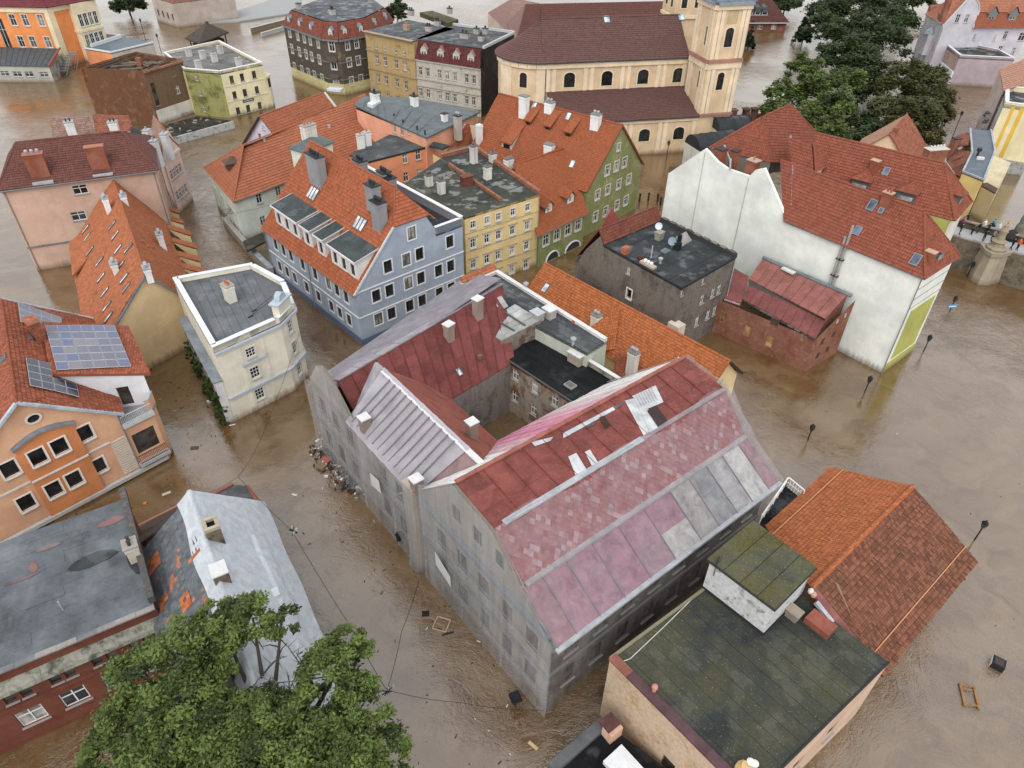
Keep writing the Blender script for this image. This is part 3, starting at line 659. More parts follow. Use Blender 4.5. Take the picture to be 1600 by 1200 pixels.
    for u in lin(15.6, 24.6, 12):
        m = MB(); m.beam(L(-.2, u, 8.98), L(3.2, u-.9, 12.3), .07, .1); m.part(t, 'batten', plain((.2, .185, .19)))
    m = MB(); m.beam(L(3.45, 11.4, 12.2), L(3.45, 25.2, 12.2), .5, .08); m.part(t, 'ridge_sheet', plain((.6, .6, .6), .5))
    # rear wing along the street
    rr0, rr1 = v3(L(.6, 28.2, 0), 10.6), W(785, 443, 10.6); ce0 = W(700, 627, 6.0); ce1 = W(800, 568, 6.0); back = v3(L(.2, 22.5, 0), 6.9)
    dd = (ce1-ce0).normalized(); ceL = ce0-dd*8.4; rs = [ceL, ce1+dd*.4, rr1, rr0]
    n = 15; P4 = [Vector(p) for p in rs]
    nn = (P4[1]-P4[0]).cross(P4[3]-P4[0]).normalized()
    for i in range(n):
        cut = sorted([0, random.uniform(.25, .45), random.uniform(.6, .8), 1])
        for j in range(3):
            q = [quad_at(P4, i/n, cut[j]), quad_at(P4, (i+1)/n, cut[j]), quad_at(P4, (i+1)/n, cut[j+1]), quad_at(P4, i/n, cut[j+1])]; k = random.choice((.85, .95, 1.0, 1.12)); l = .02+.015*((i+j) % 2)
            m = MB(); m.box8([p-nn*.08 for p in q], [p+nn*l for p in q]); m.part(t, 'roof_sheet', metal((round(.19*k, 3), round(.055*k, 3), round(.051*k, 3)), .55, .3, (.36, .24, .22), sc=.6))
        m = MB(); m.beam(quad_at(P4, i/n, 0)+nn*.06, quad_at(P4, i/n, 1)+nn*.06, .05, .08); m.part(t, 'standing_seam', metal((.17, .045, .04), .55, .35))
    sE0, sE1 = v3(L(-.2, 33.2, 0), 7.2), W(735, 428, 7.2)
    roof(t, [sE1, sE0, rr0, rr1], metal((.30, .28, .31), .5, .15), 0, 0, 'roof_slope', label='far slope sheeted in grey lead')
    dcap = (rr1-rr0).normalized(); perp = Vector((-dcap.y, dcap.x, 0))
    for i in range(9):
        p, q = rr0.lerp(rr1, i/9+.003), rr0.lerp(rr1, (i+1)/9); m = MB(); w_ = 1.0+.15*math.sin(i*2.1); k = .12+.02*(i % 2)
        m.box8([p-perp*.15-Vector((0, 0, .02)), q-perp*.15-Vector((0, 0, .02)), q+perp*w_-Vector((0, 0, w_*.5)), p+perp*w_-Vector((0, 0, w_*.5))], [p-perp*.15+Vector((0, 0, k)), q-perp*.15+Vector((0, 0, k)), q+perp*w_+Vector((0, 0, k-w_*.5)), p+perp*w_+Vector((0, 0, k-w_*.5))])
        m.part(t, 'lead_flashing', metal((.37, .35, .37), .5, .12))
    wall(t, sE1, v3(L(0, 32.8, 0), 0), -1, 7.2, st)
    # chimneys and roof lights of the rear wing and left wing
    for (x, y), z, s_ in ((z12(968, 170), 11.6, .42), (z12(803, 315), 10.9, .4)):
        p = W(x, y, z); zz = slope_z(rs, p.x, p.y); chimney(t, p, dcap, s_, s_*.85, zz-.2, z, plaster((.26, .2, .17), .5), CAPW)
    for (x, y) in ((673, 420), (860, 590)):
        c, e, v = slope_at(rs, *z12(x, y)); skylight(t, c, e, v, .5, .75, (.14, .15, .17), (.35, .4, .45), .18)
    c, e, v = slope_at(rs, *z12(982, 515)); chimney(t, c, e, .22, .22, c.z-.2, c.z+.5, plaster((.16, .09, .07), .5))
    for (x, y, w_, h_) in ((1052, 190, .6, 1.3), (1108, 190, .6, 1.3), (955, 270, .8, 2.6)):
        c, e, v = slope_at(rs, *z12(x, y)); q = [c+e*a_*w_/2+v*b_*h_/2 for a_, b_ in ((-1, -1), (1, -1), (1, 1), (-1, 1))]
        m = MB(); m.box8([p+nn*.04 for p in q], [p+nn*.09 for p in q]); m.part(t, 'patch_sheet', metal((.40, .40, .41), .5, .3))
    for (x, y), z, h_ in ((z12(322, 845), 10.4, 2.2), (z12(935, 870), 11.4, 2.4), (z17(125, 470), 10.6, 1.2)):
        p = W(x, y, z); chimney(t, p, DS, .36, .34, z-h_, z, plaster((.22, .17, .14), .6), CAPW)
    # courtyard walls
    cw = patchy((.36, .31, .25), (.24, .11, .07), .5, .58, .4, .5); cw2 = patchy((.27, .24, .22), (.2, .18, .16), .52, .6, .5, .5)
    ci = (ce1-dd*.2)
    wall(t, ci, ceL, -1, 5.95, cw2, [(abs((Vector(ci[:2])-Vector(ceL[:2])).length)-15.9+k, 4.0, .9, 1.3, 'P') for k in (12.6,)])
    wall(t, L(9.4, 27, 0), L(9.4, 17.8, 0)+Vector((0, 0, 0)), -1, 5.95, cw2); wall(t, L(9.4, 17.8, 0), L(RL, 17.8, 0), -1, 5.95, cw2, name='wall') if False else None
    m = MB(); m.prism([Vector(L(x, y, 0)[:2]) for x, y in ((9.4, 17.55), (RL, 17.55), (RL, 17.8), (9.4, 17.8))], -1, 5.9); m.part(t, 'wall', cw2)
    # right wing of the court under black roofing
    k0, k1, k2, k3 = W(*z13(255, 583), 6.3), W(*z13(640, 835), 6.3), W(*z13(905, 695), 6.3), W(*z13(440, 425), 6.3)
    wall(t, k0, k1, -1, 6.2, cw, rows(k0, k1, z12, [[(1183, 603), (1292, 680), (1407, 750)], [(1180, 727), (1285, 800)]], .85, 1.25, 'P'))
    flat(t, [k0, k1, k2, k3], 6.2, plain((.03, .03, .03))); sheets(t, [k0, k1, k2, k3], 6.2, felt((.022, .023, .025), 0, .2, .3), 6)
    m = MB(); m.beam(k0, k1, .12, .14); m.part(t, 'eave_board', plain((.10, .09, .08)))
    c = W(*z13(622, 740), 6.3); m = MB(); m.obox(c, k1-k0, .5, .4, 6.2, 6.5); o = m.part(t, 'roof_light', plain((.3, .29, .28))); m = MB(); m.obox(c, k1-k0, .4, .3, 6.502, 6.53); m.part(t, 'pane', glass((.05, .055, .05)), parent=o)
    parapet(t, [W(*z13(910, 690), 7), W(*z13(705, 565), 7), W(*z13(640, 520), 7)][::1], 5.5, 6.9, .3, patchy((.35, .33, .29), (.16, .12, .1), .5, .6, 1), CAPW, closed=False)
    pc_ = W(*z13(655, 555), 7.4); chimney(t, pc_, k1-k0, .75, .35, 5.5, 7.4, plaster((.3, .26, .22), .5), CAPW); pc_ = W(*z13(680, 580), 7.3); 
    # raised lean-to with sheet roofing in the corner of the court
    q = [W(*z12(*p), z) for p, z in (((968, 325), 8.4), ((1105, 412), 7.7), ((1330, 290), 8.4), ((1180, 205), 9.0))]
    m = MB(); m.box8([v3(p, 5.0) for p in q], q); m.part(t, 'dormer', patchy((.28, .24, .2), (.16, .1, .08), .5, .6, 1))
    for i in range(4):
        for j in range(2):
            g = [quad_at(q, i/4+.006, j/2), quad_at(q, (i+1)/4-.006, j/2), quad_at(q, (i+1)/4-.006, (j+1)/2), quad_at(q, i/4+.006, (j+1)/2)]; m = MB(); l = .05+.04*((i+j) % 2)
            m.box8([p+Vector((0, 0, .003)) for p in g], [p+Vector((0, 0, l)) for p in g]); m.part(t, 'roof_sheet', metal(random.choice([(.44, .45, .44), (.36, .37, .36), (.5, .5, .49)]), .5, .4, (.12, .11, .1)))
    for (x0, y0, x1, y1) in ((1060, 290, 1180, 360), (1125, 255, 1240, 330)):
        m = MB(); m.beam(slope_at(q, *z12(x0, y0))[0]+Vector((0, 0, .15)), slope_at(q, *z12(x1, y1))[0]+Vector((0, 0, .15)), .16, .12); m.part(t, 'batten', plain((.1, .1, .095)))
    # ---- netting
    top = [(-.6, 8.5), (5.5, 13.75), (9.7, 14.35), (15.2, 9.6), (15.6, 8.7), (23.9, 8.7), (25.4, 10.9), (26.7, 12.1), (28.4, 12.3), (29.8, 11.6), (31.6, 9.0), (33.0, 8.4)]
    nm = netmat((.40, .43, .47), .72, .34)
    def f1(a_, b_):
        u = -.55+33.5*a_; zt = pwl(top, u); z = -.3+(zt+.3)*b_; off = .42+.016*math.sin(u*7.3+1.1*math.sin(z*.9+u*.7))+.012*math.sin(u*11.7+z*.8)+wob(u*1.1, z*.35, .22)*(1-abs(2*b_-1)**4)+.15*(1-b_)**4
        if 14.8 < u < 16: off += .45
        return L(-off, u, z)
    for i in range(14):
        k0, k1 = i/14, (i+1)/14+.004; o_ = .03*(i % 2); tone = random.choice((.92, 1, 1.06))
        net(t, lambda a_, b_: f1(k0+(k1-k0)*a_, b_)-v3(DS, 0)*o_, 24, 22, netmat((round(.38*tone, 3), round(.385*tone, 3), round(.395*tone, 3)), .46, .28, (.9, .9, .2)), 'netting_strip')
    for zz in (1.9, 4.0, 6.1, 8.2):
        m = MB(); m.tube([L(-.26, -.3, zz), L(-.26, 32.8, zz)], .05, 5); m.part(t, 'scaffold_rail', plain((.2, .2, .21), .5))
    def f2(a_, b_):
        s = -.4+(RL+.7)*a_; z = -.3+8.8*b_; return L(s, -.36-wob(s*1.3, z*.4, .35)*(1-b_**6)-.25*b_*0, z)
    net(t, f2, 110, 14, netmat((.26, .24, .24), .38, .1), label='dull netting on the alley side')
    def f3(a_, b_):
        s = -.35+(RL+.75)*a_; k = [(0, (-.95, 8.5)), (.5, (2.9, 10.95)), (1, (5.3+.5*math.sin(s*.7), 13.75))]
        u = pwl([(x, y[0]) for x, y in k], b_); z = pwl([(x, y[1]) for x, y in k], b_)
        return L(s, u, z+.1+wob(s*1.0, b_*6, .16)+.07)
    net(t, f3, 140, 26, netmat((.42, .38, .42), .26, .12, (.8, .8, .5)), label='pinkish see-through netting over the front roof slope')
    def f4(a_, b_):
        u = 14.9+10.3*a_; s = -.5+4.1*b_; z = 8.55+3.75*b_; return L(s, u-1.6*b_*(1-a_)+(0), z+.14+wob(u*2.2, b_*3, .12)+.35*max(0, a_-.85)*6*(.5-b_)*.3)
    net(t, f4, 70, 18, netmat((.36, .34, .37), .84, .7, (.6, .6, .5)), label='grey netting over the side wing roof')
    def f5(a_, b_):
        w = 23.4+2.6*a_; return L(.0+3.6*b_, w+.8*b_*a_, 8.8+3.3*b_-1.3*a_*(1-b_)+wob(w*3, b_*5, .25)+.3*math.sin(3.14*a_))
    net(t, f5, 16, 14, netmat((.34, .36, .39), .8, .5), label='netting bunched in the valley')
    def f6(a_, b_):
        u = -.7+19*a_; zt = pwl([(-.7, 8.4), (5.6, 13.7), (9.7, 14.3), (18.3, 6)], u); z = -.3+(zt+.3)*b_; return L(RL+.35+wob(u, z*.4, .25), u, z)
    net(t, f6, 60, 12, netmat((.42, .38, .42), .7, .3), label='netting over the far end wall')
    for (u0, u1) in ((19.8, 21.4), ):
        m = MB(); g = [L(-.75, u0, 4.9), L(-.75, u1, 4.6), L(-.75, u1, 6.0), L(-.75, u0+.1, 6.3)]; m.box8([p+Vector((DS.x, DS.y, 0))*.02 for p in g], g); m.part(t, 'white_patch', CAPW)
    m = MB(); g = [L(-.8, 11.9, 4.0), L(-.8, 10.0, 3.3), L(-.8, 10.0, 4.5), L(-.8, 11.9, 5.5)]; m.box8([p+Vector((DS.x, DS.y, 0))*.02 for p in g], g); m.part(t, 'white_patch', CAPW)
    m = MB(); m.tube([L(1.2, 5.4, 13.8), L(6, 5.5, 13.62), L(12, 5.6, 13.8)], .05, 5); m.part(t, 'rope', plain((.4, .4, .4)))
ruin_block()
# ---------------------------------------------------------------- grey flat roofed annex behind the court
def annex():
    z = 8.0; q = [W(*z13(p, r), z) for p, r in ((720, 552), (830, 482), (205, 92), (10, 172))]
    t = T('flat_roofed_house', 'long low house with grey felt roof and white coping behind the netted building', 'building', q[0])
    pl = plaster((.40, .43, .36), .3)
    for i in range(4): wall(t, q[i], q[(i+1) % 4], -1, z-.1, pl)
    flat(t, q, z-.1, plain((.1, .1, .1))); sheets(t, q, z-.1, felt((.085, .095, .10), .0, .5, .5), 5, across=0)
    d, n = dirs(q[1], q[2]); parapet(t, [q[1], q[2]], z-.1, z+.3, .35, OFFW, CAPW, closed=False)
    m = MB(); m.obox((Vector(q[2][:2])+Vector(q[3][:2]))/2, q[3]-q[2], (q[3]-q[2]).length/2, .35, z-.1, z+.35); o = m.part(t, 'parapet', plaster((.5, .46, .4)))
    a, b = q[2], q[3]; roof(t, [v3(b, z+.35)-v3(n, 0)*0, v3(a, z+.35), v3(a, z+.75)+Vector((d.x, d.y, 0))*.6, v3(b, z+.75)+Vector((d.x, d.y, 0))*.6], tile(ORANGE), .3, .03, 'tile_coping')
    for (x, y), zz in ((z13(505, 300), 9.0), (z13(435, 320), 8.9)):
        p = W(x, y, zz); chimney(t, p, d, .55, .45, z-.2, zz, plaster((.33, .31, .28), .5), CAPW if zz > 8.95 else plain((.4, .42, .44)))
    for (x, y) in (z13(370, 165), z13(640, 478)):
        p = W(x, y, z+.5); m = MB(); m.lathe((p.x, p.y, z-.1), [(.16, 0), (.16, .6), (.28, .65), (.3, .85), (.1, 1.0)], 10); m.part(t, 'vent_cowl', ZINC, smooth=True)
    m = MB()
    p = W(*z13(640, 380), z); m.obox(p, d, .15, .12, z-.1, z+.35); m.part(t, 'vent_brick', plain((.4, .14, .07)))
annex()
# ================================================================ left side, near
def solar_house():
    a, b = W(0, 857), W(221, 739); d, n = dirs(a, b); a = Vector(a[:2])
    sk = Vector((-.54, .842))
    def S(u, v, z): p = a+d*u+(sk if v > .5 else n)*v; return Vector((p.x, p.y, z))
    t = T('solar_house', 'peach house with solar panels on its red roof and an orange bay', 'house', S(6, 0, 0))
    pl = plaster((.56, .33, .21), .1); og = plaster((.50, .20, .085), .08); wh = plain((.62, .62, .60), .7); tl = tile((.40, .115, .06), .24)
    Lx, ux, zr, ze = -1.5, 12.0, 12.2, 7.3; ap = 5.9; D = 17.0
    wr = [(u-Lx, z, w, h, k) for u, z, w, h, k in rows(a, b, z10, [[(55, 1030), (482, 825)], [(560, 1010)]], 1.15, 1.5, 'H')]
    wr += [(u-Lx, z, 1.15, 1.5, 'H') for u, z in [Wp(a, b, *z15(150, 165))]]
    wall(t, S(Lx, 0, 0), S(ux, 0, 0), -1, 7.0, pl, wr, top=[(ap-Lx, zr)], z1b=ze)
    # orange bay
    bw = rows(S(0, -.22, 0), S(1, -.22, 0), z10, [[(215, 960), (340, 900)], [(305, 1140), (425, 1090)]], 1.15, 1.5, 'H')
    u0 = Wp(a, b, *z10(80, 935))[0]; u1 = Wp(a, b, *z10(412, 770))[0]
    wall(t, S(u0, -.22, 0), S(u1, -.22, 0), -1, 8.3, og, [(u-u0, *r) for u, *r in bw], top=[((u1-u0)*.75, 8.75), ((u1-u0)*.5, 8.95), ((u1-u0)*.25, 8.75)], name='bay')
    for uu, s_ in ((u0, 1), (u1, -1)):
        m = MB(); p, q = S(uu, -.22, 0), S(uu, 0, 0); m.poly([v3(p, -1), v3(q, -1), v3(q, 8.3), v3(p, 8.3)]); m.part(t, 'bay_side', og)
    m = MB(); arc = [(k, 8.3+.65*math.sin(math.pi*k)) for k in lin(0, 1, 9)]
    for (k0, h0), (k1, h1) in zip(arc, arc[1:]):
        m.box8([S(u0-.12+(u1-u0+.24)*k, v, h) for k, v, h in ((k0, -.5, h0), (k1, -.5, h1), (k1, 0, h1), (k0, 0, h0))], [S(u0-.12+(u1-u0+.24)*k, v, h+.18) for k, v, h in ((k0, -.5, h0), (k1, -.5, h1), (k1, 0, h1), (k0, 0, h0))])
    m.part(t, 'bay_hood', metal((.24, .28, .31), .5, .1))
    band(t, S(Lx, 0, 0), S(u0-.01, 0, 0), 4.7, 4.85, .08, wh, 'string_course'); band(t, S(u0, -.22, 0), S(u1, -.22, 0), 4.7, 4.85, .08, wh, 'string_course'); band(t, S(u1+.01, 0, 0), S(10.6, 0, 0), 4.7, 4.85, .08, wh, 'string_course')
    band(t, S(Lx, 0, 0), S(14.5, 0, 0), .25, .6, .35, plain((.42, .42, .41)), 'plinth')
    for i in range(16): band(t, S(10.6, 0, 0), S(11.95, 0, 0), .8+i*.25, .97+i*.25, .07, plain((.60, .53, .44)), 'quoin_strip')
    u, z = Wp(a, b, *z10(188, 740)); m = MB(); c = S(u, -.02, z)
    ring = [c+Vector((d.x, d.y, 0))*.62*math.cos(k)+Vector((0, 0, .48*math.sin(k))) for k in (6.2832*i/18 for i in range(18))]; rin = [c+(p-c)*.72 for p in ring]; o_ = Vector((-n.x, -n.y, 0))*.09
    for i in range(18):
        j = (i+1) % 18; m.poly([rin[i]+o_, ring[i]+o_, ring[j]+o_, rin[j]+o_]); m.poly([ring[i]+o_, ring[i], ring[j], ring[j]+o_]); m.poly([rin[i], rin[i]+o_, rin[j]+o_, rin[j]])
    o = m.part(t, 'oval_window', plain((.62, .58, .5))); m = MB(); m.poly([p+o_*.15 for p in rin]); m.part(t, 'pane', glass(), parent=o)
    # roof
    E0, E1, R0, R1 = S(ux+.4, -.35, ze-.35), S(ux+.4, D, ze-.35), S(ap, -.35, zr), S(ap, D, zr)
    rs = [E0, E1, R1, R0]; roof(t, rs, tl, .33, .04, per=.24)
    ls = [S(Lx-1.5, D, 5.6), S(Lx-1.5, -.35, 5.6), R0, R1]; roof(t, ls, tl, .33, .04, per=.24); ridge(t, R0, R1, tl)
    vg = metal((.45, .52, .58), .5, .1)
    for p, q in ((E0, R0), (S(Lx-1.5, -.35, 5.6), R0), (E1, R1), (S(Lx-1.5, D, 5.6), R1)):
        m = MB(); m.beam(p+Vector((0, 0, .12)), q+Vector((0, 0, .12)), .3, .2); m.part(t, 'verge', vg)
    wall(t, S(ux, 0, 0), S(ux, D, 0), -1, ze-.3, pl); wall(t, S(ux, D, 0), S(Lx, D, 0), -1, 7, pl, top=[(ux-ap, zr-.1)], z1b=7)
    # cross wing with terrace
    zt, zd = 6.1, 8.9
    q0, q3 = slope_at(rs, *z10(290, 512))[0]+Vector((0, 0, .15)), slope_at(rs, *z10(243, 222))[0]+Vector((0, 0, .15)); q1 = W(*z10(857, 497), 8.9); q = [q0, q1, W(*z10(732, 222), max(9.2, q3.z-(q0.z-8.9))), q3]
    roof(t, q, tl, .33, .04, thick=.2, per=.24)
    f0, f1 = Vector(q[0][:2])+n*.35, Vector(q[1][:2])+n*.35-d*.45
    wl = plaster((.56, .57, .59), .08)
    u, z = Wp(f0, f1, *z10(712, 612)); wall(t, f0, f1, 5.5, q0.z, wl, [(u, 7.1, 1.0, 2.0, 'B')], z1b=8.95, sill=False); wall(t, f1, f1+n*6.5, -1, 8.9, pl)
    ter = [a+d*11.9-n*0+n*.02, a+d*14.7+n*.02, Vector(f1)+d*.1, Vector(f0)+d*2.2]
    m = MB(); m.prism(ter, 5.5, zt-.2); m.part(t, 'terrace', plain((.27, .27, .28)))
    wall(t, S(12.0, 0, 0), S(14.7, 0, 0), -1, zt-.2, pl, [(1.35, 3.2, 2.0, 2.3, 'B')], sill=False); wall(t, S(14.7, 0, 0), v3(f1, 0), -1, zt+.1, pl)
    m = MB(); m.prism([a+d*14.35, a+d*14.72, Vector(f1)+d*.12, Vector(f1)-d*.2], zt-.2, zt+1.0); m.part(t, 'parapet', pl); m = MB(); m.prism([a+d*14.3-n*.04, a+d*14.78-n*.04, Vector(f1)+d*.16, Vector(f1)-d*.25], zt+1.002, zt+1.08); m.part(t, 'coping', vg)
    m = MB(); m.prism([a+d*12.0-n*.35, a+d*14.75-n*.35, a+d*14.75, a+d*12.0], 5.55, zt-.18); m.part(t, 'balcony_slab', plain((.5, .53, .55))); m = MB(); m.prism([a+d*12.0-n*.5, a+d*14.8-n*.5, a+d*14.8, a+d*12.0], .9, 1.25); m.part(t, 'balcony_slab', plain((.4, .4, .4)))
    for zb, col, off in ((zt-.18, (.5, .52, .53), .3), (1.25, (.16, .08, .05), .42)):
        m = MB(); p, q_ = S(12.05, -off, zb+.95), S(14.7, -off, zb+.95); m.beam(p, q_, .06, .06); m.beam(p-Vector((0, 0, .85)), q_-Vector((0, 0, .85)), .04, .04); o = m.part(t, 'railing', plain(col, .5))
        for k in lin(0, 1, 20): m = MB(); x = p.lerp(q_, k); m.beam(v3(x, zb), v3(x, zb+.93), .025, .025); m.part(t, 'baluster', plain(col, .5), parent=o)
    # chimney block and solar panels
    c = W(*z10(175, 185), 12.6); chimney(t, c, n, .75, .42, 8, 12.6, tile((.40, .13, .075), .24), tile((.46, .17, .10), .3)); m = MB(); c = W(*z10(110, 280), 11.3); m.obox(c, n, .95, .8, 8.5, 11.3); m.part(t, 'roof_box', metal((.10, .11, .12), .5, .1))
    def solar(pl_, c4_, nu, nv, col):
        for i in range(nu):
            for j in range(nv):
                g = [quad_at(c4_, (i+x)/nu, (j+y)/nv) for x, y in ((.02, .02), (.98, .02), (.98, .98), (.02, .98))]; nn = (g[1]-g[0]).cross(g[3]-g[0]).normalized(); nn = nn if nn.z > 0 else -nn
                if (g[1]-g[0]).cross(g[2]-g[0]).dot(nn) < 0: g.reverse()
                m = MB(); m.box8([p+nn*.36 for p in g], [p+nn*.40 for p in g]); k = random.choice(col); o = m.part(t, 'solar_panel', plain((.5, .52, .55), .4))
                cc = sum(g, Vector())/4; m = MB(); m.poly([cc+(p-cc)*.955+nn*.406 for p in g]); m.part(t, 'cells', plain(k, .22, .5, var=.1), parent=o)
    pv = [slope_at(q, *z10(*p))[0] for p in ((325, 487), (750, 465), (652, 230), (258, 232))]; solar(q, pv, 6, 6, [(.12, .125, .17), (.14, .14, .18), (.10, .12, .2), (.17, .165, .19)])
    pv = [slope_at(rs, *z10(*p))[0] for p in ((155, 575), (440, 640), (430, 560), (135, 415))]
    p0 = slope_at(rs, *z10(135, 415))[0]; p1 = slope_at(rs, *z10(158, 575))[0]; p2 = slope_at(rs, *z10(300, 605))[0]; p3 = slope_at(rs, *z10(275, 448))[0]
    solar(rs, [p1, p2, p3, p0], 2, 4, [(.02, .025, .05), (.03, .035, .06)]); p4 = slope_at(rs, *z10(440, 640))[0]; p5 = slope_at(rs, *z10(425, 565))[0]; p6 = slope_at(rs, *z10(290, 528))[0]; solar(rs, [p2, p4, p5, p6], 2, 2, [(.02, .025, .05), (.03, .035, .06)])
    pv = [slope_at(rs, *z10(*p))[0] for p in ((105, 210), (345, 290), (340, 185), (92, 100))]; solar(rs, pv, 4, 3, [(.09, .10, .14), (.11, .12, .16)])
    c, e, v = slope_at(ls, *z10(22, 415)); skylight(t, c, e, v, .7, 1.1, (.15, .17, .17), (.06, .08, .08))
    downpipe(t, *(S(11.98, -.1, 0)[:2]), -.5, 7.2)
solar_house()
def cream_house():
    px = ((332, 543), (436, 497), (459, 474), (444, 438), (394, 411), (270, 434)); Z = 9.1
    q = [W(*p, Z) for p in px]
    t = T('cream_house', 'narrow cream corner house with flat grey roof and ivy on its side', 'house', q[0])
    pl = plaster((.60, .56, .47), .12); tr = plain((.40, .45, .50), .7); n6 = len(q)
    for i in range(n6):
        a, b = q[i], q[(i+1) % n6]; wn = []
        if i == 0: wn = [(u, z, .95, h, 'G') for (u, z), h in zip([Wp(a, b, *z11(*p)) for p in ((552, 583), (578, 697), (605, 818))], (1.05, 1.3, 1.3))]
        if i in (1, 2): Lg = (b-a).length; wn = [(Lg/2, z, .8, 1.4, 'G') for z in (1.8, 4.6, 7.2)]
        wall(t, a, b, -1, Z, pl, wn)
    ins = [p.copy() for p in q]; flat(t, q, Z-.55, plain((.12, .125, .13)))
    f4 = [W(*z11(*p), Z-.5) for p in ((365, 520), (685, 385), (560, 130), (205, 180))]; sheets(t, f4, Z-.55, felt((.17, .185, .20), .06, .3, .35), 7, across=0)
    parapet(t, q, Z-.5, Z, .42, pl, plain((.62, .66, .70), .6))
    for i, zz in ((0, 8.15), (1, 8.15), (2, 8.15), (0, 2.75), (1, 2.75), (2, 2.75)): band(t, q[i], q[i+1], zz, zz+.25, .22, tr, 'cornice', .0)
    d, n = dirs(q[0], q[1]); u = Wp(q[0], q[1], *z11(575, 640))[0]
    for uu, zz, w_ in ((u, 5.7, 2.6),): a = Vector(q[0][:2])+d*(uu-w_/2); band(t, a, a+d*w_, zz, zz+.22, .2, tr, 'hood_mould')
    for uu in (u-1.2, u+1.2):
        a = Vector(q[0][:2])+d*(uu-.18)
        for z0, z1 in ((.5, 2.7), (3.1, 5.6), (6.0, 7.9)): band(t, a, a+d*.36, z0, z1, .07, pl, 'pilaster')
    c = W(*z11(418, 205), Z+1.3); chimney(t, c, n, .55, .42, Z-.6, Z+1.4, plaster((.52, .50, .44), .5), plain((.35, .3, .27)), 3)
    # corner attic piece with rounded head
    c = (q[1]+q[2])/2; dd, nn = dirs(q[1], q[2]); c2_ = Vector(c[:2])+nn*.45
    m = MB(); m.obox(c2_, dd, 1.05, .4, Z-.5, Z+1.1); o = m.part(t, 'attic_piece', pl); m = MB(); m.obox(c2_, dd, 1.25, .55, Z+1.102, Z+1.3); m.part(t, 'cornice', tr, parent=o)
    m = MB(); arc = [(c2_+dd*(.6*math.cos(k)), Z+1.3+.75*math.sin(k)) for k in lin(0, math.pi, 10)]; e_ = nn*.3
    m.poly([Vector((p.x-e_.x, p.y-e_.y, z)) for p, z in arc]); m.poly([Vector((p.x+e_.x, p.y+e_.y, z)) for p, z in arc][::-1])
    for (p, z), (p2, z2_) in zip(arc, arc[1:]): m.poly([Vector((p.x-e_.x, p.y-e_.y, z)), Vector((p.x+e_.x, p.y+e_.y, z)), Vector((p2.x+e_.x, p2.y+e_.y, z2_)), Vector((p2.x-e_.x, p2.y-e_.y, z2_))])
    m.part(t, 'rounded_head', plain((.36, .42, .48), .5), parent=o)
    # lower side wall carrying the ivy
    a, b = q[5], q[0]; dd, nn = dirs(a, b); Lg = (b-a).length; a2 = Vector(a[:2]); o_ = -nn
    m = MB(); m.prism([a2+dd*2+o_*.02, a2+dd*2+o_*.75, a2+dd*Lg+o_*.75, a2+dd*Lg+o_*.02], -1, 5.2); m.part(t, 'lean_to', plaster((.5, .5, .5), .4)); m = MB(); m.prism([a2+dd*1.9+o_*.01, a2+dd*1.9+o_*.95, a2+dd*(Lg+.1)+o_*.95, a2+dd*(Lg+.1)+o_*.01], 5.202, 5.38); m.part(t, 'coping', metal((.25, .28, .31), .5, .15))
    for (p, k) in ((z11(570, 345), 1), (z11(550, 378), -1)):
        c = W(*p, Z-.4); m = MB(); m.tube([c, c+Vector((1.4, 1.9, .5))], .03, 4); m.obox(c, d, .25, .1, Z-.55, Z-.4); m.part(t, 'aerial', DARKM)
    return t, a2, dd, o_, Lg
CREAM = cream_house()
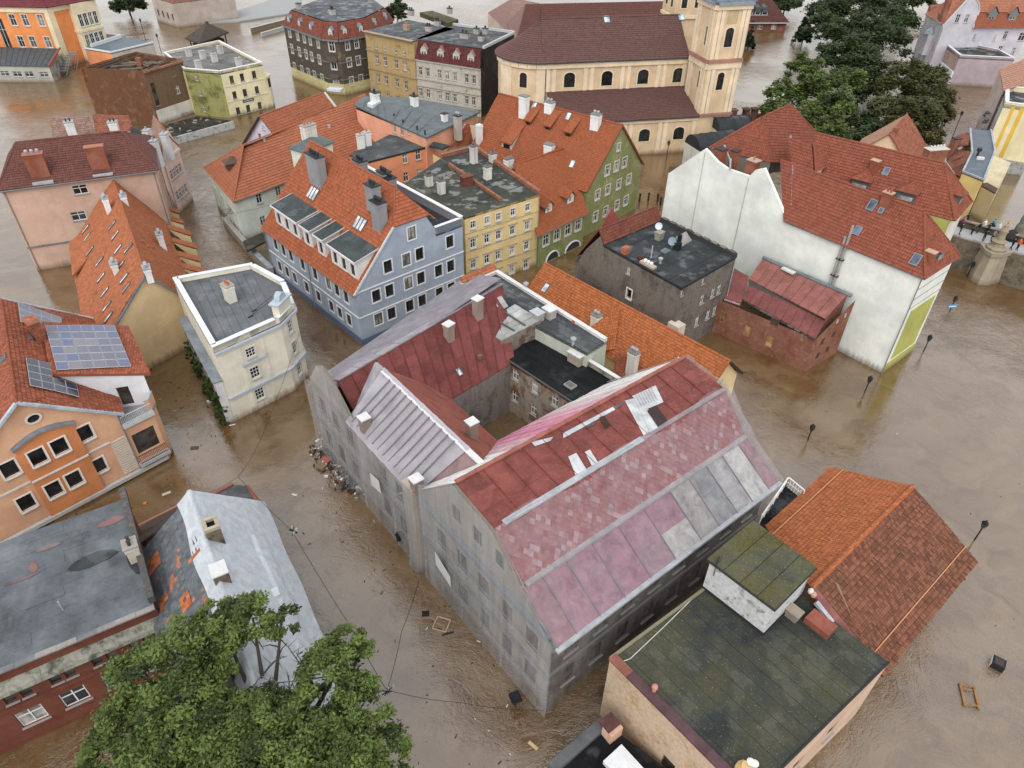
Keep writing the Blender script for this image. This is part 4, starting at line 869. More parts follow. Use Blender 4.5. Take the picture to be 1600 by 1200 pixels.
def long_orange():
    zA, zr = 7.0, 10.4; A, B = W(183, 501, zA), W(275, 457, zA); d, n = dirs(A, B); u, z = Wp(A, B, 225.5, 430); A2 = Vector(A[:2])-d*3.7; ap = Vector(A[:2])+d*u
    far = W(177, 281, z); rd = Vector(far[:2])-ap; zl = 4.0
    t = T('long_orange_house', 'long house with bright orange roof, rows of slit skylights and blank cream gable', 'house', A)
    tl = tile((.50, .165, .07), .26, .34, .22, .1)
    R0, R1 = v3(ap, z), v3(ap+rd, z); LE0, LE1 = v3(A2, zl), v3(A2+rd, zl); B2 = Vector(B[:2])+d*1.7; zE = 4.6; e0, e1 = W(320, 420, zE), W(271, 330, zE); RE0, RE1 = v3(B2, zE), v3(B2+rd, zE)
    ext = Vector((-n.x, -n.y, 0))*.2
    ls = [LE1, LE0+ext, R0+ext, R1]; rs = [RE0+ext, RE1, R1, R0+ext]
    roof(t, ls, tl, .34, .035, per=.26, over=.3); roof(t, rs, tl, .34, .035, per=.26, over=.3); ridge(t, R0+ext, R1, tl, .14)
    pl = plaster((.56, .43, .25), .06)
    wall(t, A2, B2, -1, zl, pl, top=[(3.7+u, z)], z1b=zE); wall(t, LE1, LE0, -1, zl, pl); wall(t, RE0, RE1, -1, zE, pl)
    m = MB(); m.beam(R0+ext*1.6+Vector((0, 0, .1)), LE0+ext*1.6+Vector((0, 0, .1)), .12, .25); m.part(t, 'verge', LEAD); m = MB(); m.beam(R0+ext*1.6+Vector((0, 0, .1)), RE0+ext*1.6+Vector((0, 0, .1)), .12, .25); m.part(t, 'verge', LEAD)
    for p in ((495, 580), (505, 625), (520, 705), (645, 560), (665, 615), (680, 695), (575, 765), (585, 855), (693, 790), (715, 860), (727, 915), (605, 940), (617, 1020), (627, 1080), (738, 690)):
        c, e, v = slope_at(ls, *z5(*p)); skylight(t, c, e, v, .45, 1.5, (.12, .1, .09), (.42, .44, .42), .22)
    wc = plaster((.62, .62, .62), .15)
    for p, h in (((598, 400), 1.9), ((690, 355), 1.2), ((640, 745), 1.3), ((905, 605), 2.0), ((825, 770), 1.2)):
        sl = ls if p[0] < 690 else rs; c, e, v = slope_at(sl, *z5(*p)); g = W(*z5(*p), c.z+.0); x = slope_at(sl, *z5(p[0]+25, p[1]+80))[0]
        chimney(t, x, rd, .5, .32, x.z-.4, x.z+h, wc, ZINC, 2, ZINC, cowl=True)
    # wedge dormers along the right eave
    for i, p in enumerate(((935, 500), (960, 560), (1000, 625), (1030, 700), (1050, 775), (1080, 845))):
        c, e, v = slope_at(rs, *z5(p[0]+20, p[1]-6)); e2 = Vector((e.x, e.y, 0)).normalized(); out = Vector((-v.x, -v.y, 0)).normalized(); w_ = .75
        lo = c+out*1.3+Vector((0, 0, .05)); hi = c-out*1.1; hz = slope_z(rs, hi.x, hi.y)+.08
        q0 = [v3(lo-e2*w_, lo.z+.05), v3(lo+e2*w_, lo.z+.05), v3(hi+e2*w_, hz), v3(hi-e2*w_, hz)]; fz = slope_z(rs, lo.x, lo.y)
        m = MB(); m.poly([v3(lo-e2*w_, fz), v3(lo+e2*w_, fz), q0[1], q0[0]]); m.poly([v3(lo+e2*w_, fz), q0[2], q0[1]]); m.poly([q0[3], v3(lo-e2*w_, fz), q0[0]]); o = m.part(t, 'dormer', pl)
        ex = out*.25; m = MB(); g = [q0[0]+ex, q0[1]+ex, q0[2], q0[3]]
        if (g[1]-g[0]).cross(g[2]-g[0]).z < 0: g.reverse()
        m.box8([p_+Vector((0, 0, .02)) for p_ in g], [p_+Vector((0, 0, .14)) for p_ in g]); m.part(t, 'dormer_roof', tl, parent=o)
    for p in ((815, 660), (845, 690), (870, 695)):
        c, e, v = slope_at(rs, *z5(*p)); m = MB(); m.lathe(c, [(.13, 0), (.13, .4), (.2, .42), (.05, .6)], 8); m.part(t, 'vent_pipe', plain((.34, .12, .06)))
    # small side wing on the left
    q = [W(*z5(*p), zz) for p, zz in (((418, 850), 4.4), ((610, 665), 6.2), ((560, 455), 8.2), ((398, 655), 4.4))]
    roof(t, [q[3], q[0], q[1], q[2]], tl, .34, .035, per=.26)
    wall(t, q[0]+Vector((.3, .4, 0)), q[1], -1, 4.3, pl); wall(t, q[3]+Vector((.4, .2, 0)), q[0]+Vector((.3, .4, 0)), -1, 4.2, pl)
    for p in ((497, 580), (507, 628), (520, 708)):
        c, e, v = slope_at([q[3], q[0], q[1], q[2]], *z5(*p)); skylight(t, c, e, v, .45, 1.4, (.12, .1, .09), (.42, .44, .42), .22)
long_orange()
def pink_house():
    Z = 11.1; A, B = W(*z5(5, 355), Z), W(*z5(880, 240), Z); q = rect(A, B, 12.5); d, n = dirs(A, B)
    t = T('pink_house', 'tall salmon pink house with dark red hipped roof and two brick chimneys', 'house', A)
    pl = plaster((.44, .305, .24), .1); tl = tile((.20, .08, .065), .27, .36, .2, .2)
    wall(t, q[0], q[1], -1, Z, pl, rows(A, B, z5, [[(455, 350)], [(447, 500)]], 1.7, 1.2, 'W')); wall(t, q[1], q[2], -1, Z, pl, gridw(lin(2, 10, 4), (4, 7.5), 1.1, 1.5, 'W')); wall(t, q[2], q[3], -1, Z, pl); wall(t, q[3], q[0], -1, Z, pl)
    band(t, q[0], q[1], 3.2, 3.4, .12, LEAD, 'string_course')
    q = [v3(Vector(p)+s*d*.35+k*n*.35, Z) for p, s, k in zip(q, (-1, 1, 1, -1), (-1, -1, 1, 1))]
    zr = 14.6; R0, R1 = W(*z5(90, 90), zr), W(*z5(690, 25), zr)
    fs = [q[0], q[1], R1, R0]; roof(t, fs, tl, .36, .04, per=.27); roof(t, [q[1], q[2], R1], tl, .36, .04); roof(t, [q[2], q[3], R0, R1], tl, .36, .04); roof(t, [q[3], q[0], R0], tl, .36, .04)
    for p, r_ in ((R0, R1), (q[0], R0), (q[1], R1)): ridge(t, p+Vector((0, 0, .02)), r_, tl, .15)
    bk = brick((.30, .09, .05), (.26, .08, .05))
    for x0, x1, yt, yb, pots in ((165, 290, 190, 310, 3), (520, 615, 130, 265, 0)):
        c = slope_at(fs, *z5((x0+x1)/2+10, yb-20))[0]; c = c+Vector((n.x, n.y, 0))*.5; chimney(t, c, d, 1.05, .45, c.z-.8, c.z+3.0, bk, plain((.33, .15, .1)), pots, ZINC, cowl=True)
        m = MB(); g = slope_at(fs, *z5((x0+x1)/2+20, yb+5)); m.obox(g[0], d, 1.15, .3, g[0].z-.1, g[0].z+.25); m.part(t, 'flashing', ZINC)
    gutter(t, q[0]+Vector((0, 0, -.02))-v3(n, 0)*.08, q[1]+Vector((0, 0, -.02))-v3(n, 0)*.08, .1)
    for i in range(30):
        p = (q[0]+v3(n, 0)*.5).lerp(q[1]+v3(n, 0)*.5, (i+.5)/30); 
    downpipe(t, *(Vector(A[:2])-n*.1+d*.25), -.5, Z-.2); downpipe(t, *(Vector(B[:2])-n*.1-d*.25), -.5, Z-.2)
pink_house()
def brick_hall():
    Z = 7.96; a, b = W(0, 1043, Z), W(240, 943, Z); d, n = dirs(a, b); a = Vector(a[:2])-d*6; Lx = (Vector(b[:2])-a).length; b = Vector(b[:2]); c = Vector(W(182, 797, Z)[:2]); dep = (c-b).dot(n)
    t = T('brick_hall', 'red brick building with wide patched grey felt roof at the lower left', 'building', b)
    bk = brick((.20, .065, .04), (.15, .05, .035), (.10, .07, .06)); gr = felt((.15, .165, .18), 0, .4, .5)
    f = [a, b, b+n*dep, a+n*dep]
    small = rows(a, b, c5, [[(90, 700), (210, 645), (420, 540), (525, 485), (730, 395), (830, 340), (998, 255), (1098, 205)]], .62, .95, 'B')
    big = rows(a, b, c5, [[(250, 820), (562, 665), (865, 510)]], 1.5, 1.6, 'W')+[(Wp(a, b, *c5(1090, 390))[0], None, 0, 0, '')]
    zb = big[0][1]; big = [x for x in big if x[1] is not None]+[(big[-1][0], zb, 1.5, 1.6, 'W')]
    wall(t, a, b, -1, Z, bk, small+big)
    wall(t, b, b+n*dep, -1, Z, bk); wall(t, b+n*dep, a+n*dep, -1, Z, bk); wall(t, a+n*dep, a, -1, Z, bk)
    zb_ = sum(x[1] for x in small)/len(small)
    m = MB(); o_ = -n
    m.box8([v3(a+o_*.001, zb_+.95), v3(a+o_*.55, zb_+.95), v3(b+o_*.55, zb_+.95), v3(b+o_*.001, zb_+.95)], [v3(a+o_*.001, zb_+1.75), v3(a+o_*.5, zb_+1.3), v3(b+o_*.5, zb_+1.3), v3(b+o_*.001, zb_+1.75)]); m.part(t, 'stone_cornice', patchy((.33, .33, .28), (.12, .13, .1), .46, .6, 1.2, .6))
    band(t, a, b, zb_-1.05, zb_-.75, .16, bk, 'string_course'); band(t, a, b, .6, 1.1, .2, bk, 'plinth')
    for i in range(50):
        k = a+d*(i+.5)*Lx/50; m = MB(); m.obox(k+o_*.1, d, .08, .1, zb_+.72, zb_+.92); m.part(t, 'dentil', bk)
    P4 = [v3(f[0]+o_*.3, Z), v3(f[1]+o_*.3, Z), v3(f[2], Z+.7), v3(f[3], Z+.7)]
    m = MB(); m.box8([p-Vector((0, 0, .2)) for p in P4], P4); m.part(t, 'roof_deck', plain((.1, .1, .1)))
    nn = 11
    for i in range(nn):
        ks = [0, random.uniform(.2, .4), random.uniform(.5, .8), 1]
        for j in range(3):
            g = [quad_at(P4, ks[j], i/nn), quad_at(P4, ks[j+1], i/nn), quad_at(P4, ks[j+1], (i+1)/nn+.004), quad_at(P4, ks[j], (i+1)/nn+.004)]; l = .02+.012*((i+j) % 3); m = MB(); m.box8([p+Vector((0, 0, .001)) for p in g], [p+Vector((0, 0, l)) for p in g]); m.part(t, 'felt_sheet', gr)
    for (x, y, r1, r2, col) in ((530, 490, 1.6, .6, (.07, .075, .08)), (630, 275, 1.0, .35, (.30, .17, .17)), (280, 420, .9, .2, (.26, .17, .17)), (190, 535, .3, .5, (.28, .16, .15)), (770, 490, .5, 1.4, (.06, .06, .065)), (130, 600, 1.1, .12, (.22, .14, .14))):
        w_ = slope_at(P4, *z15(x, y))[0]; m = MB(); pts = [w_+v3(d, 0)*(r1*math.cos(k)*random.uniform(.7, 1.1))+v3(n, .05)*(r2*math.sin(k)*random.uniform(.7, 1.1)) for k in lin(0, 5.9, 14)]; m.box8([p+Vector((0, 0, .03)) for p in pts], [p+Vector((0, 0, .075)) for p in pts]); m.part(t, 'felt_patch', felt(col, 0, .5, .4))
    for i in range(13):
        p0 = v3(f[0]+o_*.32, Z).lerp(v3(f[1]+o_*.32, Z), i/13); p1 = v3(f[0]+o_*.32, Z).lerp(v3(f[1]+o_*.32, Z), (i+1)/13); j = random.uniform(-.04, .06); m = MB(); m.beam(p0+Vector((0, 0, .03+j)), p1+Vector((0, 0, .03)), .38, .12); m.part(t, 'eave_flashing', metal(random.choice([(.28, .27, .26), (.22, .22, .23), (.33, .31, .3)]), .6, .4))
    e0, e1 = v3(f[1], Z+.1), v3(f[2]+n*.6, Z+.8); m = MB(); m.beam(e0+Vector((0, 0, .3)), e1+Vector((0, 0, .3)), .4, .6); m.part(t, 'gable_parapet', patchy((.1, .1, .1), (.17, .13, .11), .5, .6, 1)); c = W(*z15(735, 400), Z+1.8); chimney(t, c, n, .45, .38, Z-.2, Z+1.8, plaster((.40, .36, .31), .6), plain((.3, .28, .25)), 2, plain((.05, .05, .05)))
    p = slope_at(P4, *z15(360, 775))[0]; m = MB(); m.tube([p, p+Vector((0, 0, .9))], .06, 6); m.part(t, 'vent_pipe', ZINC)
brick_hall()
def tarp_house():
    ze, zr = 5.6, 10.2
    R0, R1 = W(298, 773, zr), W(358, 950, zr); rd = (R1-R0).normalized(); R2 = R0+rd*22
    t = T('tarpaulin_house', 'old house half covered by pale tarpaulin, bare slates and orange tiles on the other half', 'house', R0)
    LE0 = W(217, 872, 6.2); LE1 = LE0+rd*20; RE0 = W(412, 790, ze); RE1 = RE0+rd*21.5
    ls = [LE0, LE1, R2, R0]; rs = [RE1, RE0, R0, R2]
    st = patchy((.3, .26, .22), (.2, .11, .08), .5, .6, .6)
    n_ = NT('slate'); uv = n_.uv(); p_ = n_.pos(); x, y, _ = n_.xyz(uv); r_ = n_.wn(n_.comb(n_.math('FLOOR', n_.math('DIVIDE', x, .3)), n_.math('FLOOR', n_.math('DIVIDE', y, .3)))); big = n_.noise(p_, .55, 6, .7, .6)
    c_ = n_.mix(r_, (.075, .085, .095, 1), (.125, .14, .155, 1)); c_ = n_.mix(n_.rampf(n_.math('ADD', big, n_.math('MULTIPLY', r_, .10)), .655, .675), c_, n_.mix(r_, (.30, .085, .035, 1), (.42, .15, .07, 1)))
    c_ = n_.mix(n_.math('MULTIPLY', n_.rampf(n_.noise(p_, 1.3, 5), .5, .7), .5), c_, (.05, .045, .04, 1)); sm = n_.done(n_.bsdf(c_, .6, None, .35))
    roof(t, ls, sm, .3, .03, per=.3, wave=.0)
    for x_, y_, nx, ny in ((890, 520, 4, 5), (955, 730, 3, 3), (1080, 730, 4, 3), (1130, 470, 1, 4)):
        for i in range(nx):
            for j in range(ny):
                if random.random() < .2: continue
                c, e, v = slope_at(ls, *z15(x_, y_)); c = c+e*(i-nx/2)*.3+v*(j-ny/2)*.3; nn = e.cross(v); nn = nn if nn.z > 0 else -nn
                g = [c+e*a_*.145+v*b_*.15 for a_, b_ in ((-1, -1), (1, -1), (1, 1), (-1, 1))]
                if (g[1]-g[0]).cross(g[2]-g[0]).dot(nn) < 0: g.reverse()
                m = MB(); m.box8([p+nn*.15 for p in g], [p+nn*.20 for p in g]); m.part(t, 'tile', plain(random.choice([(.42, .13, .05), (.36, .10, .04), (.45, .17, .08)]), .8))
    roof(t, rs, tile((.25, .12, .09)), .34, .03)
    for a, b, z0, z1, tp in ((LE0, LE1, -1, 6.1, ()), (RE1, RE0, -1, 5.5, ())): wall(t, a, b, z0, z1, st)
    d, n = dirs(RE0, LE0); wall(t, RE0, LE0, -1, 5.5, st, z1b=6.1, top=[((Vector(R0[:2])-Vector(RE0[:2])).dot(d), zr)]); wall(t, LE1, RE1, -1, 6.1, st, z1b=5.5, top=[((R2-LE1).dot((RE1-LE1).normalized()), zr)])
    tn = NT('tarpaulin'); p_ = tn.pos(); f_ = tn.noise(tn.scale(p_, (1.4, 1.4, 2.5)), 1.0, 7, .66, .5); g_ = tn.noise(p_, 5, 5, .7); b_ = tn.noise(p_, .35, 4)
    cc = tn.mix(tn.rampf(f_, .36, .66), (.36, .39, .42, 1), (.49, .52, .545, 1)); cc = tn.mix(tn.math('MULTIPLY', tn.rampf(b_, .58, .68), .35), cc, (.40, .33, .31, 1)); cc = tn.mix(tn.math('MULTIPLY', tn.rampf(g_, .6, .75), .25), cc, (.24, .25, .24, 1))
    tm = tn.done(tn.bsdf(cc, .55, tn.bump(tn.math('ADD', f_, tn.math('MULTIPLY', g_, .3)), .5, .12), .35))
    def f1(a_, b_):
        x = -.25+22.0*a_; k = b_*1.12-.12+.012*math.sin(x*.9)            # 0 at the ridge, 1 at the eave, a little over the ridge
        if k < 0: base = R0.lerp(LE0, -k*1.9)+rd*x; lf = .26
        else: base = R0.lerp(RE0, k*1.04)+rd*x; lf = .26+wob(x*1.1, k*6, .1)+.10*abs(math.sin(x*.55))*math.sin(3.14*min(1, k))
        if abs(k) < .02: lf += .05+.05*abs(math.sin(x*7))
        if .62 < k < .78 and x > 4: lf += .16
        return base+Vector((0, 0, lf))
    net(t, f1, 170, 40, tm, 'tarpaulin')
    def f2(a_, b_):
        p0 = R0.lerp(LE0, .08) if a_ < .12 else R0.lerp(RE0, (a_-.12)*1.18); return p0+Vector((0, 0, .22-b_*1.5))-rd*(.28+.2*b_)
    net(t, f2, 24, 4, tm, 'tarpaulin')
    br = patchy((.2, .16, .12), (.1, .08, .07), .5, .6, 2)
    for (x, y), zz, hh, capm in ((c6(705, 850), 11.0, 2.0, None), (z16(605, 500), 10.9, 1.7, CAPW)):
        c = W(x, y, zz); e = Vector(rd[:2]); m = MB(); s_ = .55; m.obox(c, e, s_, s_*.85, zz-hh, zz-.02); o = m.part(t, 'chimney', br)
        if capm: m = MB(); m.obox(c, e, s_*1.05, s_*.9, zz, zz+.1); m.part(t, 'cap', capm, parent=o)
        else:
            for k in (-1, 1):
                m = MB(); m.obox(Vector(c[:2])+e*k*(s_-.1), e, .12, s_*.9, zz-.02, zz+.25); m.part(t, 'rim', plain((.36, .32, .24)), parent=o); q_ = Vector((-e.y, e.x)); m = MB(); m.obox(Vector(c[:2])+q_*k*(s_*.85-.1), e, s_-.23, .12, zz-.02, zz+.24); m.part(t, 'rim', plain((.33, .29, .22)), parent=o)
            m = MB(); m.obox(c, e, s_*.7, s_*.6, zz-.015, zz-.005); m.part(t, 'flue', plain((.01, .01, .01)), parent=o)
    c = W(*z16(725, 1035), 9.5); m = MB(); m.obox(c, rd, .5, .4, 7.5, 9.4); o = m.part(t, 'chimney', br); m = MB(); m.obox(c, rd, .6, .45, 9.402, 9.5); m.part(t, 'cap', CAPW, parent=o)
    for p in ((905, 640), ):
        c = W(*z16(*p), 8.4); c = c; q = slope_at(rs, *z16(*p))[0]; m = MB(); m.obox(q, rd, .35, .25, q.z+.25, q.z+.5); m.part(t, 'vent', plain((.55, .58, .6)))
    # lean-to roofs behind
    q = [W(*c6(*p), 4.0) for p in ((690, 640), (1060, 700), (975, 560), (865, 550))]; flat(t, q, 4.0, felt((.10, .105, .11), 0, .5, .5), 'lean_to_roof')
    for i in range(4): m = MB(); m.prism([Vector(q[i][:2]), Vector(q[(i+1) % 4][:2]), Vector(q[(i+1) % 4][:2])+Vector((.01, .01)), Vector(q[i][:2])+Vector((.01, .01))], -1, 3.7); m.part(t, 'wall', st)
    for i in (1, 3): m = MB(); m.beam(q[i]+Vector((0, 0, .06)), q[(i+1) % 4]+Vector((0, 0, .06)), .28, .12); m.part(t, 'edge_tiles', plain((.24, .09, .07)))
    q = [W(*c6(*p), z) for p, z in (((130, 880), 4.0), ((225, 1035), 6.1), ((510, 690), 6.6), ((500, 680), 4.4))]
    q = [W(*c6(110, 895), 4.2), W(*c6(490, 705), 4.2), W(*c6(495, 715), 6.4), W(*c6(215, 1035), 6.4)]; roof(t, q[::-1][2:]+q[::-1][:2], metal((.10, .075, .065), .7, .6, (.3, .16, .1)), 0, 0, 'lean_to_roof'); m = MB(); m.beam(q[0]+Vector((0, 0, .1)), q[1]+Vector((0, 0, .1)), .28, .16); m.part(t, 'edge_tiles', plain((.34, .16, .10))); wall(t, q[1], q[0], -1, 4.1, st)
tarp_house()
# ================================================================ right side, near
def tiled_hall():
    ze, zr = 5.0, 7.9
    A, B, C, D = W(1297, 733, ze), W(1196, 825, ze), W(1526, 879, ze), W(1377, 1058, ze); R0, R1 = W(1425, 762, zr), W(1267, 920, zr)
    t = T('tiled_hall', 'hall with gabled roof, one slope bright orange pantiles and the other weathered brown', 'hall', R1)
    og = tile((.50, .155, .055), .22, .33, .22, .12); br = tile((.27, .105, .06), .22, .33, .4, .35)
    ls = [A, B, R1, R0]; rs = [D, C, R0, R1]; roof(t, ls, og, .33, .05, per=.22, wave=.045); roof(t, rs, br, .36, .07, per=.22, wave=.03)
    ridge(t, R0, R1, tile((.50, .15, .05), .4), .2)
    pl = plaster((.46, .33, .23), .3)
    ins = lambda p, q, k: p+(q-p).normalized()*k
    m0 = (A+C)/2; cA, cB, cC, cD = ins(A, m0, .5), ins(B, R1, .5), ins(C, m0, .6), ins(D, R1, .6)
    wall(t, cA, cB, -1, ze, pl); wall(t, cD, cC, -1, ze, pl, gridw(lin(2, 12, 5), (2.6,), 1.1, 1.7, 'B')); wall(t, cC, cA, -1, ze, pl, top=[((Vector(R0[:2])-Vector(cC[:2])).length, zr)]); wall(t, cB, cD, -1, ze, pl, top=[((Vector(R1[:2])-Vector(cB[:2])).length, zr)])
    for sl, k in ((ls, .18), (rs, .2)):
        p, q = sl[0].lerp(sl[3], k), sl[1].lerp(sl[2], k); nn = (sl[1]-sl[0]).cross(sl[2]-sl[0]).normalized(); nn = nn if nn.z > 0 else -nn
        m = MB(); m.beam(p+nn*.26, q+nn*.26, .07, .06); m.part(t, 'conductor_strip', plain((.5, .24, .12), .6))
    p, q = D.lerp(R1, .18), R1; m = MB(); m.beam(D.lerp(R1, .25)+Vector((0, 0, .15)), R1+Vector((0, 0, .1)), .5, .2); m.part(t, 'verge_sheet', metal((.27, .10, .09), .6, .3)); m = MB(); dv = (D-R1).normalized(); pv = Vector((-dv.y, dv.x, 0)); pv = pv if pv.dot(R1-R0) > 0 else -pv; m.beam(D.lerp(R1, .25)+pv*.45+Vector((0, 0, .05)), R1.lerp(D, .12)+pv*.45+Vector((0, 0, .05)), .3, .25); m.part(t, 'wall_coping', metal((.5, .52, .54), .5, .3))
    for k in (.02, .06): m = MB(); p = R1.lerp(D, k)+pv*.25; m.lathe((p.x, p.y, p.z), [(.18, 0), (.2, .2), (.1, .36), (.02, .4)], 8); m.part(t, 'finial', plain((.5, .3, .24) if k > .03 else (.62, .58, .55)))
tiled_hall()
def moss_house():
    Z = 7.0; A, R, Bk = Vector((6.39, 23.96)), Vector((23.78, 24.09)), Vector((17.06, 32.07)); Fp = A+R-Bk
    t = T('moss_roof_building', 'peach building with mossy flat felt roof and a white rooftop stair box', 'building', A)
    pl = patchy((.60, .46, .33), (.54, .37, .23), .5, .62, .6, .1); fm = felt((.052, .058, .057), .5, .35, .7, .16)
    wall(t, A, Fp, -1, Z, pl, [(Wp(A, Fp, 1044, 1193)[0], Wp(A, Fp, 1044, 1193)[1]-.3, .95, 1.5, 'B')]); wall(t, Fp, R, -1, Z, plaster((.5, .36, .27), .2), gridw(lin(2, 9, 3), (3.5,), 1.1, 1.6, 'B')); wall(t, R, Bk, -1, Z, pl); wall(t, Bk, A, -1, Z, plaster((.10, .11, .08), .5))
    q = [v3(A, Z), v3(Fp, Z), v3(R, Z), v3(Bk, Z)]; flat(t, q, Z-.01, plain((.08, .08, .08)), thick=.2)
    dF, nF = dirs(A, Fp); dB = (Bk-A).normalized(); qq = [A+dB*-.35, Fp+dB*-.1, R+dB*.15, Bk-nF*0]
    sheets(t, [A, Fp, R, Bk], Z, fm, 14, lift=.01, stagger=False)
    n = 7                                                     # purple-brown sheet coping along the front, in lengths
    for i in range(n):
        p, r_ = A.lerp(Fp, i/n), A.lerp(Fp, (i+1)/n); k = .02*(i % 2); c = (.30, .12, .09) if i in (0, n-1) else (.11, .06, .065)
        m = MB(); e = dB*.5; m.prism([p-dB*.12, r_-dB*.12, r_+e, p+e], Z+.02, Z+.17+k); m.part(t, 'coping', metal(c, .5, .2))
    m = MB(); m.beam(v3(A, Z+.05), v3(Bk, Z+.05), .2, .16); m.part(t, 'edge_strip', plain((.2, .18, .12))); m = MB(); m.beam(v3(R, Z+.05), v3(Fp, Z+.05), .12, .12); m.part(t, 'edge_strip', DARKM)
    # stair box
    r4 = [Vector(p) for p in ((12.92, 29.3, 10.2), (16.35, 25.55, 10.2), (19.92, 28.75, 10.2), (16.77, 32.62, 10.2))]; c = sum(r4, Vector())/4
    w4 = [c+(p-c)*.93 for p in r4]; wh = patchy((.62, .63, .63), (.33, .32, .3), .57, .62, 1.3, .3); dk = plain((.03, .03, .032))
    for i in range(4): wall(t, w4[i], w4[(i+1) % 4], Z, 10.0, wh, name='stair_box_wall'); band(t, w4[i], w4[(i+1) % 4], Z+.03, Z+.3, .05, dk, 'flashing')
    m = MB(); m.prism([p[:2] for p in r4], 9.95, 10.15); m.part(t, 'stair_box_roof', plain((.05, .05, .05))); sheets(t, [p for p in r4], 10.15, felt((.11, .115, .08), .95, .2, .5, .35), 4, across=0, stagger=False)
    p = W(*z19(572, 290), 10.4); m = MB(); m.tube([(p.x, p.y, 9.2), (p.x, p.y, 11.2)], .03, 5)
    for k in range(6): m.beam(Vector((p.x-.25, p.y-.1, 10.5+k*.13)), Vector((p.x+.25, p.y+.1, 10.5+k*.13)), .02)
    m.part(t, 'aerial', DARKM)
    c = W(*z19(1040, 545), 7.6); m = MB(); m.obox(c, Fp-A, .85, .55, Z, 7.55); m.part(t, 'hatch', metal((.30, .10, .07), .6, .3)); c = W(*z19(920, 500), 7.7); chimney(t, c, Fp-A, .4, .3, Z-.2, 7.7, plaster((.2, .17, .14)), plain((.3, .25, .2)))
    c = W(*z19(292, 850), 7.3); m = MB(); m.lathe((c.x, c.y, Z+.1), [(.13, 0), (.13, .4), (.2, .45), (.18, .6), (.05, .7)], 10); m.part(t, 'vent_cowl', plain((.48, .2, .17)), smooth=True)
    c = W(1168, 1196, 7.9); m = MB(); m.lathe((c.x, c.y, Z-.2), [(.55, 0), (.55, .55), (.35, .85), (.3, 1.0)], 12); o = m.part(t, 'chimney', plaster((.52, .36, .17), .2), smooth=True)
    for dx, zz in ((.15, 8.0), (.42, 7.8)): m = MB(); m.lathe((c.x+dx, c.y+.1, zz-.05), [(.12, 0), (.2, .1), (.22, .2), (.1, .32), (.01, .34)], 10); m.part(t, 'cowl', plain((.75, .76, .78), .4), parent=o, smooth=True)
    m = MB(); pts = [W(*z19(*p), Z+.08) for p in ((150, 725), (185, 712), (330, 575), (495, 412))]; m.tube(pts, .03, 5); m.part(t, 'cable', plain((.5, .5, .46)))
    # low dark annex in front
    z = 2.6; q = [W(*p, z) for p in ((862, 1203), (955, 1290), (1060, 1215), (945, 1130))]; dk = felt((.018, .018, .02), 0, .5, .3)
    flat(t, q, z, dk, 'annex_roof'); m = MB(); m.beam(q[0]+Vector((0, 0, .15)), q[3]+Vector((0, 0, .15)), .7, .4); m.part(t, 'annex_parapet', metal((.13, .135, .14), .6, .4))
    m = MB(); m.prism([Vector(p[:2])+Vector((.15, 0)) for p in q], -1, z-.26); m.part(t, 'annex_wall', pl)
    c = W(*zc(860, 1000, 4.706)(460, 640), 3.6); m = MB(); m.obox(c, dB, .5, .4, 2.6, 3.6); m.part(t, 'porch_box', plaster((.55, .35, .25))); m = MB(); m.obox(W(*zc(860, 1000, 4.706)(440, 590), 4.0), dB, .5, .45, 3.62, 3.8); m.part(t, 'porch_lid', metal((.13, .06, .06), .6, .3))
    m = MB(); c = W(978, 1196, 3.2); m.obox(c, dF, 1.1, .8, 2.62, 3.0); m.part(t, 'skylight', plain((.66, .68, .70), .5))
moss_house()
def terrace_link():
    z = 4.6; q = [W(*z20(*p), z) for p in ((95, 430), (200, 470), (335, 290), (245, 215))]
    t = T('terrace_link', 'small dark flat roof with white railing between the netted building and the tiled hall', 'annex', q[0])
    for i in range(4): wall(t, q[i], q[(i+1) % 4], -1, z, plaster((.3, .27, .24), .4))
    flat(t, q, z+.02, felt((.02, .02, .022), 0, .4, .4)); wh = plain((.72, .72, .7), .5)
    for a, b in ((q[3], q[2]), (q[0], q[3])):
        m = MB(); m.beam(v3(a, z+1.0), v3(b, z+1.0), .1, .1); m.beam(v3(a, z+.5), v3(b, z+.5), .06, .06); o = m.part(t, 'railing', wh)
        for k in lin(0, 1, 7): m = MB(); p = a.lerp(b, k); m.beam(v3(p, z), v3(p, z+.96), .07, .07); m.part(t, 'post', wh, parent=o)
terrace_link()
